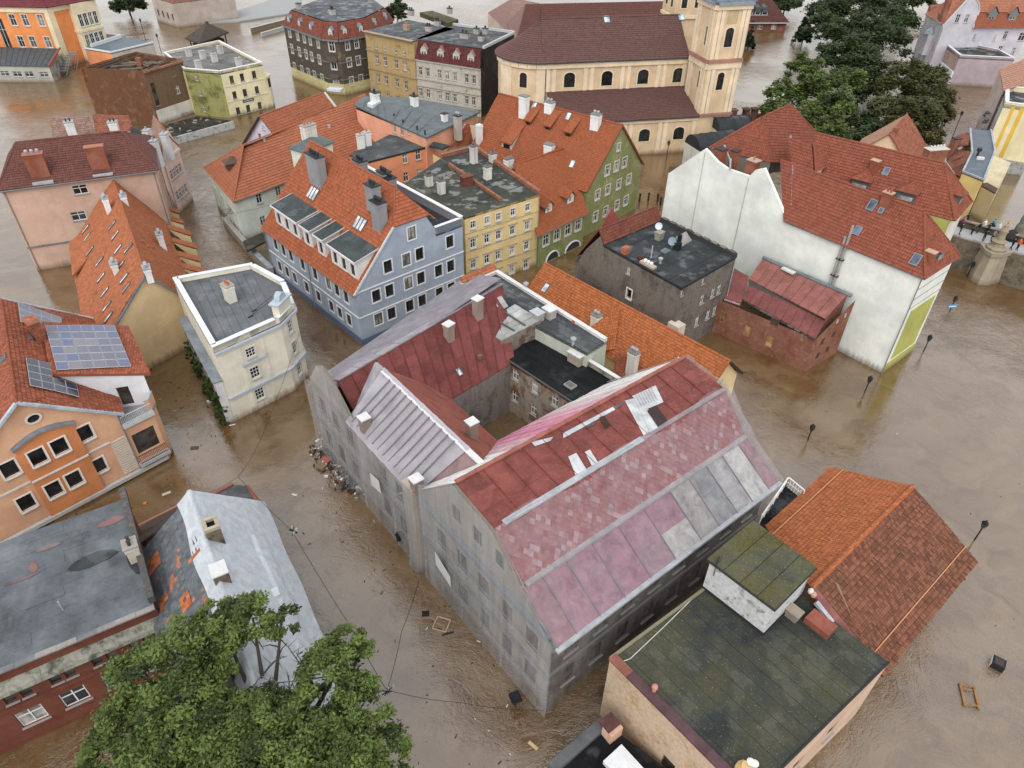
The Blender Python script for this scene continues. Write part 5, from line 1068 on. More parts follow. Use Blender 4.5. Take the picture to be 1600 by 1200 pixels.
def orange_row():
    ze, zr = 3.2, 6.2; A, C = W(1119, 598, ze), W(1160, 588, ze); d, n = dirs(A, C); R0, R1 = W(851, 412, zr), W(1141, 566, zr); rd = Vector((R1-R0)[:2]).normalized(); pr = Vector((rd.y, -rd.x))
    w1, w2 = 4.3, 3.0
    t = T('orange_row_house', 'long low house with continuous bright orange tile roof and small yellow gable', 'house', R1)
    og = tile((.52, .155, .045), .22, .3, .25, .15); pl = plaster((.60, .47, .26), .12)
    r0, r1 = Vector(R0[:2]), Vector(R1[:2]); fs = [v3(r0+pr*w1, 2.4), v3(r1+pr*w1, 2.4), R1, R0]; bs = [v3(r1-pr*w2, ze), v3(r0-pr*w2, ze), R0, R1]
    roof(t, fs, og, .3, .035, per=.22); roof(t, bs, og, .3, .035, per=.22); ridge(t, R0, R1, og, .14)
    g0, g1 = r1+pr*(w1-.3)-rd*.3, r1-pr*(w2-.3)-rd*.3; L_ = (g1-g0).length
    wall(t, g0, g1, -1, 2.4, pl, [(L_*.55, 3.4, .7, 1.1, 'P'), (L_*.8, .9, .9, 1.3, 'P'), (L_*.3, 1.0, .7, 1.0, 'P')], z1b=ze, top=[(w1-.3, zr-.05)])
    wall(t, r0+pr*(w1-.3), g0, -1, 2.4, pl); wall(t, g1, r0-pr*(w2-.3), -1, ze, pl); wall(t, r0-pr*(w2-.3), r0+pr*(w1-.3), -1, ze, plaster((.25, .3, .32)), z1b=2.4, top=[(w2-.3, zr-.05)])
    m = MB(); m.beam(R1+v3(rd, .15)*.15, bs[0]+v3(rd, 0)*.15+Vector((0, 0, .15)), .14, .2); m.part(t, 'verge', DARKM)
    for p, w_, h_ in (((485, 185), .75, 1.15),): c, e, v = slope_at(fs, *z13(*p)); skylight(t, c, e, v, w_, h_, (.1, .12, .13), (.45, .52, .56))
    c, e, v = slope_at(fs, *z13(1240, 600)); skylight(t, c, e, v, .7, .9, (.1, .12, .13), (.3, .36, .4))
    wc = plaster((.62, .58, .52), .4)
    for p, z, pots in (((772, 335), 5.9, 2), ((985, 545), 5.7, 3)):
        c = W(*z13(*p), z); chimney(t, c, rd, .5, .36, 2.4, z, wc, plain((.2, .19, .18)), pots, plain((.33, .34, .34)), cowl=True)
    # cross dormer with a dark gutter
    p0, p1, p2 = slope_at(fs, *z13(890, 312))[0], slope_at(fs, *z13(870, 530))[0], W(*z13(760, 390), 5.1)
    m = MB(); m.beam(p0+Vector((0, 0, .2)), p1+Vector((0, 0, .2)), .16, .12); m.part(t, 'valley_gutter', DARKM); q = [W(*z13(700, 560), 2.8), p1, p0+Vector((0, 0, .1)), W(*z13(745, 395), 5.2)]; roof(t, [q[0], q[1], q[2], q[3]], og, .3, .035, per=.22, thick=.25)
    c, e, v = slope_at(q, *z13(838, 430)); skylight(t, c+Vector((0, 0, .15)), e, v, .7, 1.3, (.2, .22, .2), (.06, .07, .06))
    q = [W(*z13(860, 680), 2.6), W(*z13(1090, 660), 2.6), W(*z13(990, 600), 4.0), W(*z13(880, 545), 4.0)]; roof(t, q, tile((.34, .10, .05), .22, .3), .3, .035, per=.22, thick=.2)
    for k in (0, 1, 2): c = slope_at(fs, *z13(1015+16*k, 350+8*k))[0]; m = MB(); m.lathe(c+Vector((0, 0, .1)), [(.08, 0), (.1, .15), (.02, .2)], 6); m.part(t, 'vent_tile', plain((.3, .09, .04)))
orange_row()
def grey_house():
    Z = 9.2; q = [W(*c2(*p), Z) for p in ((825, 850), (1250, 610), (665, 325), (215, 515))]
    t = T('grey_flat_house', 'bare grey rendered house with dark flat roof cluttered with chimneys and dishes', 'house', q[0])
    pl = patchy((.205, .18, .155), (.13, .115, .10), .48, .62, .45, .45); dn = dirs(q[3], q[0])[0]
    a, b = q[3], q[0]; wl = [(*Wp(a, b, *c2(*p)), w, h, k) for p, w, h, k in (((410, 715), .55, .9, 'P'), ((415, 895), .75, 1.2, 'H'))]
    wall(t, a, b, -1, Z, pl, wl); g = Vector(a[:2])-dn*4.2; wall(t, g, a, -1, 5.7, pl, [(4.2+Wp(a, b, *c2(200, 612))[0], 7.4, .55, .95, 'P')], z1b=Z, top=[(3.2, 10.6), (2.9, 10.3), (1.3, 7.3)])
    wr = rows(q[0], q[1], c2, [[(985, 940), (1070, 885), (1118, 855)], [(945, 1110), (1030, 1060), (1082, 1025)]], .75, 1.25, 'W')+[(*Wp(q[0], q[1], *c2(*p)), .4, .7, 'W') for p in ((828, 890), (993, 798))]
    wall(t, q[0], q[1], -1, Z, pl, wr); wall(t, q[1], q[2], -1, Z, pl)
    flat(t, q, Z-.02, plain((.05, .05, .05))); sheets(t, q, Z, felt((.055, .063, .068), 0, .45, .45), 6, stagger=True)
    for i in (0, 3): m = MB(); m.beam(v3(q[i], Z+.02), v3(q[(i+1) % 4], Z+.02), .14, .16); m.part(t, 'roof_edge', DARKM)
    m = MB(); m.beam(v3(q[1], Z+.2), v3(q[2], Z+.2), .35, .5); m.part(t, 'parapet', plain((.05, .048, .05)));
    for i in range(9):
        p = q[1].lerp(q[2], (i+.5)/9); m = MB(); m.obox(p, q[2]-q[1], .4, .22, Z+.46, Z+.54); m.part(t, 'coping_stone', plain(random.choice([(.12, .1, .1), (.2, .17, .15), (.07, .06, .06)])))
    # tiled strip along the far left edge
    tl = tile((.24, .075, .05), .26, .34); n2 = dirs(q[2], q[3])[1]; r0 = v3(Vector(q[3][:2])-dn*1.0, 10.6); r1 = v3(Vector(q[2][:2])-dn*1.0, 10.6)
    roof(t, [v3(q[3], Z+.05), v3(q[2], Z+.05), r1, r0], tl, .34, .03, per=.26, thick=.1); roof(t, [v3(Vector(q[2][:2])-dn*4.3, 5.8), v3(g-dn*.1, 5.8), r0, r1], tl, .34, .03, thick=.1); ridge(t, r0, r1, tl)
    wall(t, q[2], Vector(q[2][:2])-dn*4.2, -1, Z, pl, z1b=5.7, top=[(1.0, 10.5)]); wall(t, Vector(q[2][:2])-dn*4.2, g, -1, 5.7, pl)
    c = W(*c2(270, 300), 8.8); e = Vector((dn.x, dn.y, 0)); m = MB(); pr = Vector((n2.x, n2.y, 0))
    q5 = [W(*c2(*p), z) for p, z in (((185, 395), 6.6), ((235, 320), 7.3), ((275, 230), 8.6), ((400, 300), 8.6), ((330, 350), 6.9))]
    roof(t, [q5[0], q5[4], q5[3], q5[2]], metal((.28, .07, .06), .5, .2), .45, .03, 'porch_roof'); m = MB(); m.tube([q5[2]+Vector((0, 0, .1)), W(*c2(235, 305), 7.6)], .2, 8); m.part(t, 'porch_ridge', metal((.3, .14, .13), .5, .2))
    bk = brick((.42, .14, .07), (.38, .12, .06)); dd = q[1]-q[0]
    c = W(*c2(390, 530), Z+.8); chimney(t, c, dd, .42, .34, Z-.1, Z+.8, bk); c = W(*c2(655, 415), Z+.9); chimney(t, c, dd, .42, .34, Z-.1, Z+.9, plaster((.25, .24, .2), .5), plain((.3, .28, .24)))
    c = W(*c2(565, 655), Z+.35); m = MB(); m.obox(c, q[0]-q[3], 1.0, .3, Z-.1, Z+.3); o = m.part(t, 'chimney', plaster((.42, .33, .25), .5))
    for k in (-.45, .0, .45): p = Vector(c[:2])+Vector((q[0]-q[3])[:2]).normalized()*k; m = MB(); m.lathe((p.x, p.y, Z+.3), [(.16, 0), (.2, .1), (.2, .3), (.05, .4)], 10); m.part(t, 'cowl', plain((.7, .7, .72), .4), parent=o, smooth=True)
    c = W(*c2(505, 600), Z+.4); m = MB(); m.lathe((c.x, c.y, Z), [(.3, 0), (.35, .2), (.33, .45), (.1, .55)], 10); m.part(t, 'vent_cowl', plain((.10, .035, .03)), smooth=True)
    c = W(*c2(660, 635), Z+.4); m = MB(); m.lathe((c.x, c.y, Z), [(.14, 0), (.14, .5), (.26, .55), (.28, .7), (.04, .85)], 10); m.part(t, 'vent_cowl', ZINC, smooth=True)
    c = W(*c2(585, 620), Z); m = MB(); m.tube([c, c+Vector((0, 0, 1.6))], .06, 6); m.part(t, 'flue_pipe', plain((.45, .46, .47), .4))
    def dish(c, r, aim, col):
        aim = Vector(aim).normalized(); x = aim.cross(Vector((0, 0, 1))).normalized(); y = x.cross(aim); m = MB(); rings = [[Vector(c)+aim*(k*k*r*.3)+(x*math.cos(a_)+y*math.sin(a_))*r*k for a_ in lin(0, 6.2832*13/14, 14)] for k in (.05, .5, .8, 1)]
        for p_, q_ in zip(rings, rings[1:]):
            for j in range(14): m.poly([p_[j], p_[(j+1) % 14], q_[(j+1) % 14], q_[j]])
        m.poly(rings[0]); m.tube([Vector(c), v3(c, Z)], .04, 5); m.part(t, 'satellite_dish', plain(col, .5))
    dish(W(*c2(648, 366), Z+1.7), .42, (-.3, -.8, .35), (.55, .6, .65)); dish(W(*c2(755, 485), Z+.9), .5, (-.5, -.7, .4), (.22, .27, .32))
    qs = [W(*c2(*p), z) for p, z in (((815, 530), Z+.1), ((905, 478), Z+.1), ((862, 410), Z+1.3), ((780, 450), Z+1.3))]; m = MB(); m.box8([p-Vector((0, 0, .05)) for p in qs], qs); o = m.part(t, 'corrugated_sheet', metal((.45, .45, .43), .5, .2))
    for k in lin(.05, .95, 8): m = MB(); m.beam(qs[0].lerp(qs[1], k)+Vector((0, 0, .04)), qs[3].lerp(qs[2], k)+Vector((0, 0, .04)), .07, .06); m.part(t, 'rib', metal((.5, .5, .48), .5, .2), parent=o)
    c = W(*c2(795, 520), Z+.5); m = MB(); m.obox(c, dd, .35, .3, Z, Z+.9); m.obox(Vector(c[:2])+Vector((.2, .5)), dd, .18, .18, Z, Z+1.6); m.part(t, 'burnt_stack', plain((.02, .02, .02), .9)); c = W(*c2(700, 555), Z+.2); m = MB(); m.obox(c, dd, .5, .4, Z, Z+.2); m.part(t, 'hatch', metal((.16, .19, .21), .5, .1))
    c = W(*c2(775, 1120), 4.0); m = MB(); m.obox(Vector(q[0][:2])-Vector(dirs(q[0], q[1])[1])*.0+Vector(dn)*.25, dn, .75, .6, -1, 4.9); m.part(t, 'meter_shaft', plaster((.52, .45, .38), .3)); downpipe(t, q[1].x-.1, q[1].y-.35, -.5, Z-.3, ZINC)
grey_house()
def brick_shed():
    s = lambda x, y, z: W(*z14(x, y), z)
    a, b, c, e, f, g, h, i_ = s(215, 315, 4.4), s(635, 545, 4.4), s(690, 440, 5.3), s(255, 240, 5.3), s(690, 430, 5.7), s(255, 205, 5.7), s(815, 295, 7.3), s(335, 85, 7.3)
    t = T('brick_shed', 'ruinous red brick outhouse with stepped rusty tin roof against the white wall', 'shed', b)
    bk = brick((.27, .10, .06), (.22, .08, .05), (.25, .2, .17), patch=.6); rm = metal((.30, .12, .10), .65, .55, (.42, .32, .28)); rm2 = metal((.22, .075, .07), .6, .35, (.34, .22, .2))
    d, n = dirs(a, b); b2, a2 = Vector(b[:2]), Vector(a[:2]); l0 = Vector(s(85, 320, 4.4)[:2]); L_ = (b2-l0).length
    wall(t, l0, b2, -1, 4.35, bk, [(*Wp(l0, b2, *z14(*p)), w, h_, 'S') for p, w, h_ in (((245, 500), .9, 1.5), ((370, 560), .9, 1.5), ((108, 425), .8, 1.4))]+[(*Wp(l0, b2, *z14(400, 450)), .9, 1.0, 'B')], sill=False)
    dep = (Vector(h[:2])-b2).dot(n); wr = [(k*dep, z, .7, .9, 'B') for k, z in ((.3, 3.3), (.62, 3.5), (.3, 1.4), (.6, 1.5))]+[(dep*.62, 5.3, .6, .7, 'P'), (dep*.85, 5.5, .5, .7, 'P')]
    wall(t, b2, b2+n*dep, -1, 4.35, bk, wr, z1b=7.2, top=[], sill=False)
    n1 = 9
    for (p, q, r_, u, col, nm) in ((a, b, c, e, rm2, 'roof_sheet'), (g, f, h, i_, rm, 'roof_sheet')):
        P4 = [p, q, r_, u]
        for k in range(n1):
            x = [quad_at(P4, k/n1+.002, 0), quad_at(P4, (k+1)/n1-.002, 0), quad_at(P4, (k+1)/n1-.002, 1), quad_at(P4, k/n1+.002, 1)]; l = random.uniform(.02, .06); m = MB(); m.box8([y-Vector((0, 0, .06)) for y in x], [y+Vector((0, 0, l)) for y in x]); m.part(t, nm, col)
    m = MB(); m.poly([e, c, f, g]); m.poly([c, v3(c, 4), v3(f, 4), f]); m.part(t, 'clerestory', plain((.07, .06, .055)))
    m = MB(); m.poly([b, c, v3(c, 4.2)]); m.poly([f, h, v3(h, 4.2), v3(f, 4.2)]); m.part(t, 'gable', bk)
    m = MB(); m.tube([i_+Vector((0, 0, .1)), h+Vector((.3, -.3, .1))], .22, 8); m.part(t, 'wall_flashing', metal((.2, .22, .24), .5, .2)); m = MB(); o_ = s(480, 155, 7.4); m.obox(o_, d, .8, .3, 7.3, 7.5); m.part(t, 'patch_sheet', CAPW)
    for k in range(11):
        p = a.lerp(b, (k+.5)/11); m = MB(); m.obox(Vector(p[:2])-n*.12, d, (b-a).length/22*random.uniform(.7, 1), .14, 4.28, 4.36+random.uniform(0, .06)); m.part(t, 'eave_board', plain(random.choice([(.06, .05, .045), (.12, .1, .09)])))
    q = [s(115, 330, 3.9), s(205, 360, 3.9), s(255, 190, 6.0), s(150, 140, 6.0)]; roof(t, q, rm2, 0, 0, 'side_roof'); 
    for k in range(8): m = MB(); p = q[0].lerp(q[1], k/8); m.beam(p+Vector((0, 0, .15)), p+Vector((.4, .5, .35)), .16, .06); m.part(t, 'tin_strip', metal((.5, .5, .5), .4, .2))
brick_shed()
def white_house():
    Z = 12.4; a = W(*z8(840, 665), Z); b = W(1443, 430, Z); d, n = dirs(a, b); O = Vector(b[:2])
    def S(u, v, z): p = Vector(a[:2])+d*u+n*v; return Vector((p.x, p.y, z))
    t = T('white_wall_house', 'huge blank off-white fire wall of a long house under dark orange tiled roofs', 'house', O)
    wm = plaster((.60, .62, .58), .10, (.3, .3, .27)); tl = tile((.33, .095, .055), .27, .36, .2, .22); yl = plaster((.33, .33, .10), .2)
    prof = [(-17.7, 12.0), (-12.8, 16.7), (-10.7, 15.7), (-9.1, 15.35), (-6.1, 15.45), (-5.5, 16.4), (-4.46, 16.95), (-.24, 12.45), (15.74, 12.4)]
    m = MB()
    for (u0, h0), (u1, h1) in zip(prof, prof[1:]):
        m.poly([S(u0, 0, -1), S(u1, 0, -1), S(u1, 0, h1), S(u0, 0, h0)], [(u0, -1), (u1, -1), (u1, h1), (u0, h0)])
        if u1 < 0: m.poly([S(u0, 0, h0), S(u1, 0, h1), S(u1, .4, h1), S(u0, .4, h0)]); m.poly([S(u1, .4, 8), S(u0, .4, 8), S(u0, .4, h0), S(u1, .4, h1)])
    m.poly([S(-17.7, 7, -1), S(-17.7, 0, -1), S(-17.7, 0, 12), S(-17.7, 7, 12)]); m.part(t, 'wall', wm)
    for u, zt in ((-12.6, 16.3), (-6.0, 15.3)): m = MB(); m.beam(S(u, -.03, .5), S(u-.1, -.03, zt), .12, .05, up=v3(n, 0)); m.part(t, 'wall_joint', plaster((.42, .42, .38), .4))
    wd_ = 6.8
    wall(t, S(15.74, 0, 0), S(15.74, wd_, 0), -1, Z-.1, plaster((.60, .61, .56), .1)); wall(t, S(15.74, wd_, 0), S(-4, wd_, 0), -1, Z-.1, wm)
    p0, p1 = S(15.74, .9, 0), S(15.74, wd_-.7, 0); band(t, p0, p1, 1.5, 7.8, .06, yl, 'colour_panel'); band(t, S(15.74, .2, 0), S(15.74, wd_, 0), -.5, 1.2, .07, yl, 'colour_panel')
    for zz in (8.3, 9.4, 10.6): band(t, S(15.74, 0, 0), S(15.74, wd_, 0), zz, zz+.1, .04, plain((.34, .36, .36)), 'groove')
    # front range
    zr = 16.9; R0, R1 = S(-4.6, 3.4, zr), S(15.74-3.4, 3.4, zr); o = .35
    e0, e1, e2, e3 = S(-.24, -o, Z-.2), S(15.74+o, -o, Z-.2), S(15.74+o, wd_+o, Z-.2), S(-4.6, wd_+o, Z-.2)
    fs = [e0, e1, R1, R0]; hp = [e1, e2, R1]; roof(t, fs, tl, .36, .04, per=.27); roof(t, hp, tl, .36, .04, per=.27); roof(t, [e2, e3, R0, R1], tl, .36, .04)
    for p, q in ((R0, R1), (e1, R1), (e2, R1)): ridge(t, p, q, tl, .15)
    m = MB(); m.beam(S(-2.9, 3.3, zr+.1), S(.55, -.2, Z+.05), .22, .1); m.part(t, 'flashing', metal((.24, .28, .33), .4, .1)); gutter(t, e0, e1, .09); gutter(t, e1, e2, .09); downpipe(t, *S(15.8, -.15, 0)[:2], -.5, Z-.4)
    # far range
    q = lambda x, y, z: W(*z9(x, y), z)
    f0, f1 = S(0, 0, 0), None; r0, r1 = q(310, 200, zr), q(1100, 385, zr); g1, g0 = q(1165, 745, Z), q(1270, 625, Z); dd = (r1-r0).normalized(); gL = g1-dd*17; gB = g0-dd*17
    s2 = [gL, g1, r1, r0]; roof(t, s2, tl, .36, .04, per=.27); h2 = [g1, g0, r1]; roof(t, h2, tl, .36, .04, per=.27); roof(t, [g0, gB, r0, r1], tl, .36, .04)
    for p, k in ((r0, r1), (g1, r1), (g0, r1)): ridge(t, p, k, tl, .15)
    i1, i0 = g1-dd*.4, g0-dd*.4; wall(t, gL, i1, -1, Z, yl); wall(t, i1, i0, -1, Z, plaster((.58, .56, .5))); wall(t, i0, gB, -1, Z, wm)
    # cross wing on the left
    k = lambda x, y, z: W(*z8(x, y), z)
    A, B, C, D_, E_ = k(395, 262, 14.6), k(742, 342, 13.6), k(690, 92, 18.2), k(850, 17, 18.2), k(1005, 185, 15.4)
    pln = [B, C, D_]; X_ = slope_at(pln, *z8(1010, 345))[0]; E_ = slope_at(pln, *z8(1005, 185))[0]; roof(t, [A, B, C], tl, .36, .04, per=.27); roof(t, [B, X_, E_, D_, C], tl, .36, .04, per=.27); ridge(t, A, C, tl, .15); ridge(t, C, D_, tl, .15); ridge(t, D_, E_, tl, .15); ridge(t, B, C, tl, .12)
    m = MB(); m.poly([v3(A, 9), v3(B, 9), B, A]); m.poly([v3(C, 9), v3(A, 9), A, C]); m.poly([v3(D_, 9), v3(C, 9), C, D_]); m.poly([v3(E_, 9), v3(D_, 9), D_, E_]); m.part(t, 'wall', plaster((.16, .13, .11), .3))
    V0, V1, V2, V3 = k(850, 205, 16.6), k(862, 352, 14.2), k(990, 398, 14.0), k(978, 240, 16.6); roof(t, [V1, V2, V3, V0], tl, .36, .04, per=.27, thick=.35); V4 = k(1108, 352, 14.0); roof(t, [V2, V4, V3], tl, .36, .04, per=.27, thick=.3); m = MB(); m.beam(V0+Vector((0, 0, .4)), V1+Vector((0, 0, .4)), .25, .1); m.part(t, 'flashing', metal((.24, .28, .33), .4, .1)); ridge(t, V3, V2, tl, .12, lift=.4); m = MB(); m.poly([v3(V2, 11), v3(V4, 11), V4, V2]); m.part(t, 'wall', plaster((.6, .58, .46)))
    bk = brick((.32, .095, .05), (.28, .08, .045))
    for (x, y), z, lx, ly, h_ in (((462, 265), 16.6, .55, .5, 2.6), ((545, 275), 16.4, .4, .4, 2.2), ((648, 330), 16.6, .6, .5, 2.8)):
        c = k(x, y, z); chimney(t, c, d, lx, ly, z-h_, z, bk, plain((.4, .3, .25)) if x > 600 else DARKM, 1 if x > 600 else 0)
    for pts in ([(480, 245), (515, 335)], [(515, 320), (512, 380)]): m = MB(); m.tube([k(*p, 16.0-.4*i) for i, p in enumerate(pts)], .11, 7); m.part(t, 'flue_pipe', ZINC, smooth=True)
    m = MB(); c = S(-9.5, 1.2, 0); m.obox(c, d, 3.4, .8, 11, 14.4); m.part(t, 'roof_well', plain((.04, .04, .042)))
    # dormers, roof lights, chimneys on the two ranges
    def dormer(sl, x, y, w, side=None):
        c, e, v = slope_at(sl, *z9(x, y)); out = Vector((-v.x, -v.y, 0)).normalized(); e = Vector((e.x, e.y, 0)).normalized(); f = c+out*.7; zf = slope_z(sl, f.x, f.y); hb = zf+1.35; back = c-out*1.6; zb = max(hb, slope_z(sl, back.x, back.y)+.05)
        m = MB(); m.box8([v3(f-e*w/2, zf-.1), v3(f+e*w/2, zf-.1), v3(back+e*w/2, zf-.1), v3(back-e*w/2, zf-.1)], [v3(f-e*w/2, hb), v3(f+e*w/2, hb), v3(back+e*w/2, hb), v3(back-e*w/2, hb)]); o = m.part(t, 'dormer', plain((.10, .11, .12)))
        m = MB(); m.box8([v3(f+out*.02-e*w*.4, zf+.1), v3(f+out*.02+e*w*.4, zf+.1), v3(f+e*w*.4, zf+.1), v3(f-e*w*.4, zf+.1)], [v3(f+out*.02-e*w*.4, zf+.75), v3(f+out*.02+e*w*.4, zf+.75), v3(f+e*w*.4, zf+.75), v3(f-e*w*.4, zf+.75)]); m.part(t, 'window', glass((.2, .21, .21)), parent=o)
        fo = f+out*.35; tp = v3(back-out*.4, hb+.9); fa, fb = v3(fo-e*(w/2+.25), hb-.05), v3(fo+e*(w/2+.25), hb-.05); ba, bb = v3(back-e*(w/2+.25), hb+.0), v3(back+e*(w/2+.25), hb+.0); ap = v3(fo-out*.9, hb+.85)
        m = MB(); m.poly([fa, fb, ap]); m.poly([fb, bb, tp, ap]); m.poly([ba, fa, ap, tp]); m.poly([fa, ba, bb, fb]); m.part(t, 'dormer_roof', tl, parent=o)
    dormer(s2, 585, 500, 2.0); dormer(s2, 870, 575, 2.0); dormer(hp, 1050, 925, 1.5); dormer(h2, 1172, 590, 1.3)
    for sl, x, y, w, h_ in ((s2, 738, 435, .7, 1.0), (fs, 652, 645, .8, 1.2), (fs, 562, 805, .7, 1.0), (fs, 925, 985, .85, 1.2), (fs, 708, 680, .5, .6)): c, e, v = slope_at(sl, *z9(x, y)); skylight(t, c, e, v, w, h_, (.22, .25, .28), (.05, .07, .10), .2)
    for sl, x, y in ((fs, 725, 650), (s2, 650, 440), (hp, 1000, 990)): c, e, v = slope_at(sl, *z9(x, y)); chimney(t, c, d, .45, .32, c.z-.4, c.z+1.5 if x < 900 else c.z+1.0, bk, plain((.45, .3, .22)), 2 if x == 725 else 0, plain((.25, .1, .06)))
    for dx, zt in ((0, 13.2), (.55, 14.6)):
        u, _ = Wp(a, b, *z9(420+dx*30, 1050)); m = MB(); m.tube([S(u+dx*.2, -.25, 5.2-dx), S(u+dx*.2, -.25, zt)], .14, 8); o = m.part(t, 'flue_pipe', metal((.4, .38, .36), .45, .4), smooth=True)
        for zz in (6.5, 8.5, 10.5): m = MB(); m.obox(S(u+dx*.2, -.2, 0), d, .22, .2, zz, zz+.12); m.part(t, 'bracket', DARKM, parent=o)
    c = k(900, 955, 7.6)
white_house()
# ================================================================ middle of the town
def blue_house():
    Z = 6.9; A, B, C = W(412, 353, Z), W(556, 458, Z), W(724, 392, Z); d, n = dirs(A, B); A2, B2, C2 = (Vector(p[:2]) for p in (A, B, C)); e = (C2-B2).normalized()
    def S(u, v, z): p = B2+e*u-d*v; return Vector((p.x, p.y, z))          # u along the gable side, v back along the long side
    t = T('blue_house', 'grey-blue corner house with orange roof and four flat-topped dormers', 'house', B)
    pl = plaster((.265, .305, .365), .1); wh = plain((.62, .63, .64), .7); tl = tile((.44, .125, .05), .26, .42, .2, .15); LA = (B2-A2).length; LC = (C2-B2).length
    wl = rows(A, B, z6, [[(403, 735), (447, 765), (490, 800), (557, 850), (627, 900), (703, 955), (752, 998), (803, 1030)], [(427, 858), (469, 890), (512, 922), (580, 975), (647, 1028), (720, 1085), (768, 1122), (820, 1160)]], .95, 1.45, 'D')
    wall(t, A2, B2, -1, Z, pl, wl, sill=False)
    wr = rows(B, C, z6, [[(975, 1030), (1050, 998), (1157, 955), (1228, 923), (1328, 882), (1397, 852)], [(988, 1165), (1062, 1128), (1165, 1083), (1235, 1048), (1333, 1008), (1400, 978)]], 1.05, 1.5, 'D')
    wall(t, B2, C2, -1, Z, pl, wr, sill=False)
    ga = [Wp(B, C, *z6(*p)) for p in ((1040, 860), (1145, 820), (1220, 788), (1175, 670), (1320, 748), (1392, 718))]
    wall(t, B2, B2+e*10.9, Z, Z+.02, pl, [(u, z, 1.05, 1.5, 'D') for u, z in ga[:4]], z1b=11.1, top=[(9.8, 12.95), (5.5, 12.9)], sill=False); wall(t, B2+e*10.9, C2, Z, 11.1, pl, [(u-10.9, z, 1.05, 1.5, 'D') for u, z in ga[4:]], sill=False)
    wall(t, C2, C2-d*LA, -1, 11, pl); wall(t, C2-d*LA, A2, -1, 10.5, pl, top=[(LC-8.2, 15.8)], z1b=Z)
    for zz in (Z-.1, Z-3.35): band(t, B2, C2, zz, zz+.12, .1, wh, 'string_course'); band(t, A2, B2, zz, zz+.12, .1, wh, 'string_course')
    band(t, A2, B2, -.5, .75, .12, plain((.10, .13, .20)), 'plinth'); band(t, B2, C2, -.5, .75, .12, plain((.10, .13, .20)), 'plinth')
    zr = 15.7; o = .35; E0, E1 = S(-o, LA, Z-.3), S(-o, -.12, Z-.3); R0, R1 = S(8.1, LA, zr), S(8.1, 3.1, zr); K = S(5.5, -.12, 12.95)
    fs = [E0, E1, K, R1, R0]; roof(t, fs, tl, .42, .05, per=.26, wave=.02); hp = [K, S(10.2, -.12, 12.95), R1]; roof(t, hp, tl, .42, .05, per=.26, wave=.02); roof(t, [S(10.9, -.12, 12.3), S(10.9, LA, 12.3), R0, R1], tl, .42, .05)
    ridge(t, R0, R1, tl, .15); ridge(t, K, R1, tl, .12); m = MB(); m.beam(E1+Vector((0, 0, .1)), K+Vector((0, 0, .1)), .16, .22); m.part(t, 'verge', plain((.5, .51, .52))); gutter(t, E0, E1, .1)
    ro = [S(11.0, 0, 0), S(LC, 0, 0), S(LC, LA, 0), S(11.0, LA, 0)]; flat(t, ro, 10.3, felt((.05, .055, .06), 0, .4)); parapet(t, [S(11.0, .0, 0), S(LC, 0, 0)], 10.3, 11.15, .3, pl, plain((.66, .68, .70), .6), closed=False)
    m = MB(); m.prism([S(LC-.3, .3, 0)[:2], S(LC, .3, 0)[:2], S(LC, LA, 0)[:2], S(LC-.3, LA, 0)[:2]], 9, 11.3); o2 = m.part(t, 'parapet', plain((.24, .23, .25)))
    for i in range(12): p = S(LC-.15, .8+i*(LA-1)/12, 0); m = MB(); m.obox(p, d, (LA-1)/24-.03, .24, 11.302, 11.42); m.part(t, 'coping', plain((.66, .67, .68), .6), parent=o2)
    # dormers
    gm = felt((.085, .10, .105), 0, .3, .3); dw = plaster((.50, .48, .46), .08)
    us = []
    for fr, nw in ((((360, 520), (500, 615)), 3), (((515, 632), (570, 665)), 1), (((585, 690), (640, 718)), 1), (((665, 745), (825, 845)), 3)):
        v0, v1 = None, None
        for p in fr:
            w = W(*z6(*p), 10.3); v = (Vector(w[:2])-B2).dot(-d); (us.append(v))
        vL, vR = us[-2], us[-1]; f0, f1 = S(.75, vL, 0), S(.75, vR, 0); Lw = abs(vL-vR); zb, zt = 7.6, 10.2
        wall(t, f0, f1, zb-.3, zt, dw, [((k+.5)*Lw/nw, (zb+zt)/2+.05, .85, 1.45, 'D') for k in range(nw)], sill=False, name='dormer_front')
        zz = lambda u: Z-.3+(u+o)*(zr-Z+.3)/(8.1+o)
        ub = 3.6
        for v, s_ in ((vL, 1), (vR, -1)): q = [S(.75, v, zz(.75)-.1), S(ub, v, zz(ub)), S(.75, v, zt)]; m = MB(); m.poly(q if s_ < 0 else q[::-1]); m.part(t, 'dormer_cheek', dw)
        q = [S(.45, vL+.2, zt), S(.45, vR-.2, zt), S(ub, vR-.2, zt+.7), S(ub, vL+.2, zt+.7)]; m = MB(); m.box8(q, [p+Vector((0, 0, .12)) for p in q]); o2 = m.part(t, 'dormer_roof', gm); m = MB(); m.beam(q[0]+Vector((0, 0, .05)), q[1]+Vector((0, 0, .05)), .1, .16); m.part(t, 'fascia', wh, parent=o2)
        for a_, b_ in ((0, 3), (1, 2)): m = MB(); m.beam(q[a_]+Vector((0, 0, .08)), q[b_]+Vector((0, 0, .08)), .1, .14); m.part(t, 'fascia', plain((.45, .42, .41)), parent=o2)
    # chimneys clad in grey with black cowls
    gp = plaster((.22, .22, .23), .15)
